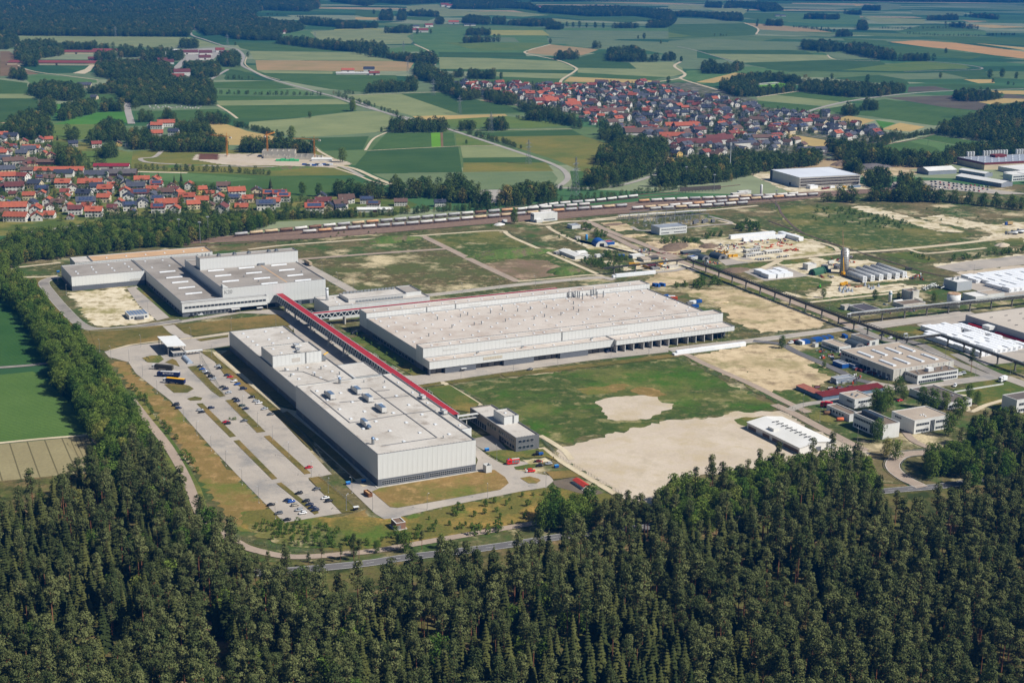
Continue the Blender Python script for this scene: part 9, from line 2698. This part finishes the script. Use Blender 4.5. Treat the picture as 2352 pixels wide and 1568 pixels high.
for(t_,x0,y0,x1,y1,cc,sd,tp,lab,tx)in(('D',1008,960,1160,975,CARC['white'],CURT,CURT,'lorry with white cab and dark grey trailer, uppermost of the three',None),('D',1042,1008,1195,1016,NAVY,NAVY,COPEL,'dark blue lorry lettered TRANSPORT, middle of the three','TRANSPORT'),('D',1082,1050,1246,1066,CARC['white'],NAVY,YTOP,'lorry with white cab and blue trailer with yellow roof, lowest of the three','DIEHL')):
 a,b=W(t_,x0,y0),W(t_,x1,y1)
 d=b-a
 lorry(a,math.atan2(d.y,d.x),cc,sd,tp,lab,tx if tx=='TRANSPORT' else None)
p=W('D',2020,262)
q=W('D',2072,290)
d=q-p
lorry(p,math.atan2(d.y,d.x),CARC['beige'],mat('beige_trailer',(176,158,130)),mat('beige_trailer',(0,0,0)),'beige lorry parked beside the K20 hall',None,12)
for i in range(3):
 p=W('S',2140+i*66,1098-i*14)
 lorry(p,GRID-.55,CARC['grey'],STV,STV,'silver tanker trailer, %s of three at the right edge'%ordn(i+1),None,11,True)
lorry(W('S',2142,996),GRID-.3,CARC['blue'],mat('tan_load',(196,168,120)),mat('tan_load',(0,0,0)),'blue lorry with tan load on the right gravel',None,6)
lorry(W('F',2190,1048),GRID+.1,CARC['white'],WRAP,WRAP,'white box van with red mark on the works road',None,4)
lorry(W('F',1005,1208),GRID-.9,CARC['red'],mat('red_tank',(190,40,36)),CARC['red'],'red works lorry beside the long low workshop',None,5)
for t_,x,y,c,lab in(('F',1030,1262,mat('bronze_tank',(120,90,64)),'brown barrel tank on the verge beside the red lorry'),('F',1115,1305,mat('orange_tank',(206,110,70)),'orange barrel tank lying on the verge')):
 p=W(t_,x,y)
 e=thing('barrel_tank',lab,'tank',(p.x,p.y,0),GRID-.3)
 smooth(MB().tube((0,0,1.5),(4,0,1.5),1.2,12,cap=.5).build('vessel',c,e))
 MB().box(.6,1.0,-.9,.9,0,.6).build('saddle',LATT,e)
 MB().box(3.0,3.4,-.9,.9,0,.6).build('saddle',LATT,e)
 # fire service
FIRE=mat('fire_red',(226,44,26),(214,38,24),.5,rough=.3)
p=W('H',1142,252)
e=thing('fire_engine','red fire engine with silver shutters and ladder on the plant road','fire engine',(p.x,p.y,.3),GRID-.12)
cb=loft(MB(),[(0,sec(1.2,.5,2.6,.1)),(.3,sec(1.22,.45,3.0,.15)),(2.6,sec(1.22,.45,3.05,.12))]).build('cab',FIRE,e)
MB().box(-.03,.28,-1.05,1.05,1.7,2.5).build('windscreen',GLASS,cb)
for sy in(-1,1):
 MB().box(.5,2.2,sy*1.2-.04,sy*1.2+.04,1.7,2.4).build('side_window',GLASS,cb)
bd=MB().box(2.65,7.4,-1.25,1.25,.6,3.0).build('body',FIRE,e)
for i in range(3):
 for sy in(-1,1):
  MB().box(2.85+i*1.5,4.15+i*1.5,sy*1.26-.03,sy*1.26+.03,1.0,2.7).build('shutter',STEEL,bd)
MB().box(3,7.6,-.5,.5,3.05,3.3).build('ladder',COPEL,bd)
MB().box(.8,1.4,-.7,.7,3.05,3.3).build('beacon',mat('beacon_blue',(40,90,200)),cb)
for x in(1.2,5.6):
 for sy in(-1,1):
  MB().tube((x,sy*1.0-.18,.5),(x,sy*1.0+.18,.5),.5,12).build('wheel',TYRE,e)
p=W('H',1302,300)
e=car(p,GRID+3.0,'red','red emergency van with its rear doors open',2,None)
for o in e.children:
 if o.name.startswith(('body','roof')):
  setmat(o,FIRE)
for sy in(-1,1):
 MB().box(2.42,3.2,sy*.95-.04,sy*.95+.04,.6,1.8).build('rear_door',OWH,e)
def tractor(p,rot,c,label):
 e=thing('tractor',label,'tractor',(p.x,p.y,.3),rot)
 MB().box(-1.9,0,-.45,.45,.7,1.5).build('bonnet',c,e)
 MB().box(0,1.5,-.7,.7,1.0,2.6).build('cab',GLASS,e)
 MB().box(-.05,1.55,-.75,.75,2.603,2.75).build('cab_roof',c,e)
 for x,r_ in((-1.4,.5),(.9,.8)):
  for sy in(-1,1):
   MB().tube((x,sy*.85-.2,r_),(x,sy*.85+.2,r_),r_,12).build('wheel',TYRE,e)
tractor(W('H',1335,192),GRID,CARC['black'],'dark tractor parked beside the office lawn')
p=W('H',1365,190)
e=thing('trailer','blue trailer behind the dark tractor','trailer',(p.x,p.y,.3),GRID)
MB().box(-1.5,1.5,-.9,.9,.6,1.7).build('tub',BLU,e)
for sy in(-1,1):
 MB().tube((.3,sy*1.0-.12,.45),(.3,sy*1.0+.12,.45),.45,10).build('wheel',TYRE,e)
for t_,x,y,c,lab in(('H',1470,270,BLU,'blue and white inflatable tent bundle beside the cars'),('H',1010,160,BLU,'blue waste bin before the office'),('H',92,382,BLU,'blue skip beside the assembly hall wall'),('H',195,368,BLU,'small blue box in the hall shadow'),('D',385,322,BLU,'blue box at the corner of the K20 wing')):
 p=W(t_,x,y)
 e=thing('waste_bin',lab,'bin',(p.x,p.y,.2),GRID)
 MB().box(-1.2,1.2,-.8,.8,.2,1.5).build('tub',c,e)
 MB().box(-1.3,1.3,-.9,.9,1.503,1.62).build('lid',LBL,e)
 for x_ in(-.9,.9):
  MB().tube((x_,-.7,.12),(x_,.7,.12),.12,8).build('wheel',TYRE,e)
p=W('H',228,470)
e=thing('wooden_crate','large brown open container beside the plant road kerb','container',(p.x,p.y,.3),GRID+.1)
WDC=mat('rusty_crate',(150,104,68),(126,86,58),.6,joints=(.8,.8,.1,(90,60,42),.5))
ring(MB(),0,2.4,0,6.2,0,2.3,.12).build('side_wall',WDC,e)
MB().box(.12,2.28,.12,6.08,1.6,1.75).build('load',mat('timber_load',(196,156,106),(176,136,90),.6),e)
p=W('H',145,555)
e=thing('bus_shelter','small white-roofed shelter at the lower car park exit','shelter',(p.x,p.y,0),GRID)
MB().box(-1.5,1.5,-1,1,2.3,2.5).build('roof',OWH,e)
MB().box(-1.4,1.4,.85,.95,0,2.3).build('rear_panel',GLASS,e)
MB().box(-1.4,-1.3,-.9,.84,0,2.3).build('side_panel',GLASS,e)
p=W('E',1185,975)
e=thing('smoking_shelter','small white shelter before the great hall front','shelter',(p.x,p.y,0),GRID)
MB().box(-2,2,-1.2,1.2,2.4,2.6).build('roof',OWH,e)
for x_ in(-1.8,1.8):
 MB().box(x_-.08,x_+.08,.9,1.06,0,2.4).build('post',COPE,e)
p=W('D',1720,572)
e=thing('smoking_shelter','small white shelter before the K20 hall front','shelter',(p.x,p.y,0),GRID)
MB().box(-2.5,2.5,-1.4,1.4,2.4,2.6).build('roof',OWH,e)
MB().box(-2.3,2.3,1.2,1.3,0,2.4).build('rear_panel',GLASS,e)
# people of the fire service
def person_mesh():
 me=bpy.data.meshes.new('body')
 vs=[(0,0,.95),(0,0,1.2),(0,0,1.45),(0,.02,1.56),(0,.02,1.68),(-.1,0,.9),(-.11,.04,.5),(-.11,0,.08),(.1,0,.9),(.11,-.04,.5),(.11,0,.08),(-.22,0,1.42),(-.28,.05,1.15),(-.26,.12,.92),(.22,0,1.42),(.28,.05,1.15),(.26,.14,.94)]
 es=[(0,1),(1,2),(2,3),(3,4),(0,5),(5,6),(6,7),(0,8),(8,9),(9,10),(2,11),(11,12),(12,13),(2,14),(14,15),(15,16)]
 rs=[.16,.15,.17,.07,.11,.1,.075,.05,.1,.075,.05,.075,.055,.04,.075,.055,.04]
 me.from_pydata(vs,es,[])
 o=bpy.data.objects.new('body',me)
 COL.objects.link(o)
 sk=o.modifiers.new('skin','SKIN')
 for i,d in enumerate(me.skin_vertices[0].data):
  d.radius=(rs[i],rs[i])
  d.use_root=i==0
 o.modifiers.new('sub','SUBSURF').levels=1
 dg=bpy.context.evaluated_depsgraph_get()
 m2=bpy.data.meshes.new_from_object(o.evaluated_get(dg))
 bpy.data.objects.remove(o)
 m2.name='body'
 return m2
try:
 pm_=person_mesh()
 pm_.materials.clear()
 pm_.materials.append(FIRE)
 hm_=MB().cyl(0,.02,1.66,1.8,.13,.06,8).mesh('helmet',YEL)
 for i,(t_,x,y,c,lab)in enumerate((('L',2000,398,FIRE,'person in red working at the dark car, on the left'),('L',2022,400,FIRE,'person in red leaning over the dark car, in the middle'),('L',2040,402,FIRE,'person in red at the dark car, right of the middle'),('L',2058,405,FIRE,'person in red at the dark car, on the right'),('L',2182,358,CARC['black'],'person in dark clothing standing by the fence'),('L',2157,392,CARC['black'],'person in dark clothing walking behind the cars'),('L',1865,486,FIRE,'person in red beside the emergency van'))):
  p=W(t_,x,y)
  e=thing('person',lab,'person',(p.x,p.y,.3),RNG.uniform(0,6))
  b=obj('body',pm_,e)
  setmat(b,c)
  obj('helmet',hm_,e)
except Exception as ex:
 print('person',ex)
car(W('L',2010,392),GRID-.3,'black','dark car surrounded by people in red',0,None)
# parking bay lines
def bays(t,a,b,label,sides=(-1,1)):
 a,b=W(t,*a),W(t,*b)
 d=(b-a)
 L=d.length
 d.normalize()
 s=Vector((-d.y,d.x,0))
 m=MB()
 z=LAYER['mark']
 for sg in sides:
  for i in range(int(L/2.6)+1):
   p=a+d*(i*2.6)+s*sg*2.2
   q=p+s*sg*4.8
   w_=d*.07
   m.add([(p.x-w_.x,p.y-w_.y,z),(p.x+w_.x,p.y+w_.y,z),(q.x+w_.x,q.y+w_.y,z),(q.x-w_.x,q.y-w_.y,z)],[(0,1,2,3)])
 tag(m.build('bay_lines',mat('worn_paint',(196,192,184))),label,None,None,'stuff')
for a,b in(((1320,1190),(1540,1410)),((1515,1165),(1728,1378)),((1562,1433),(1818,1690)),((1762,1402),(2035,1654)),((1844,1715),(2098,1918)),((1270,945),(1470,1140))):
 bays('D',a,b,'faint white bay lines of the staff car park')
 # trees of the roundabout planter and flower bed
for x,y in((1520,1295),(1540,1298),(1555,1296)):
 p=W('D',x,y)
 one_tree('bush',p.x,p.y,.8,'clipped dark bush in the planter in the middle of the car park','planter bushes of the car park')
for i in range(16):
 p=W('D',955+RNG.uniform(0,110),880+RNG.uniform(0,30))
 one_tree('bush',p.x,p.y,.28,'low flowering shrub in the bed beside the gate road','flower bed shrubs')

# -- settle: put each site object's origin at its own base
bpy.context.view_layer.update()
for o in list(SC.objects):
 if o.type=='EMPTY' and o.parent is None and o.children:
  bb=[]
  for c in o.children:
   if c.type!='MESH':
    continue
   for q in c.bound_box:
    bb.append((q[0]+c.location.x,q[1]+c.location.y))
  if not bb:
   continue
  x0,x1=min(b[0]for b in bb),max(b[0]for b in bb)
  y0,y1=min(b[1]for b in bb),max(b[1]for b in bb)
  cx,cy=(x0+x1)/2,(y0+y1)/2
  if max(abs(cx),abs(cy))>max(12,(x1-x0),(y1-y0))and o.name.split('.')[0]in('factory_hall','utility_building','conveyor_bridge','office_building','footbridge','gatehouse'):
   o.location=o.location+Matrix.Rotation(o.rotation_euler.z,3,'Z')@Vector((cx,cy,0))
   for c in o.children:
    c.location=c.location-Vector((cx,cy,0))

# -- air
hz=bpy.data.materials.new('haze_air')
hz.use_nodes=True
hn=hz.node_tree
hn.nodes.remove(hn.nodes['Principled BSDF'])
pv=hn.nodes.new('ShaderNodeVolumePrincipled')
pv.inputs['Color'].default_value=(.015,.2,.6,1)
pv.inputs['Density'].default_value=9.2e-5
pv.inputs['Anisotropy'].default_value=.1
hn.links.new(pv.outputs[0],hn.nodes['Material Output'].inputs['Volume'])
HB=MB().box(-62000,62000,-2500,62000,-1.0,312.0).build('haze',hz)
tag(HB,'thin bluish summer haze over the whole landscape',None,None,'stuff')
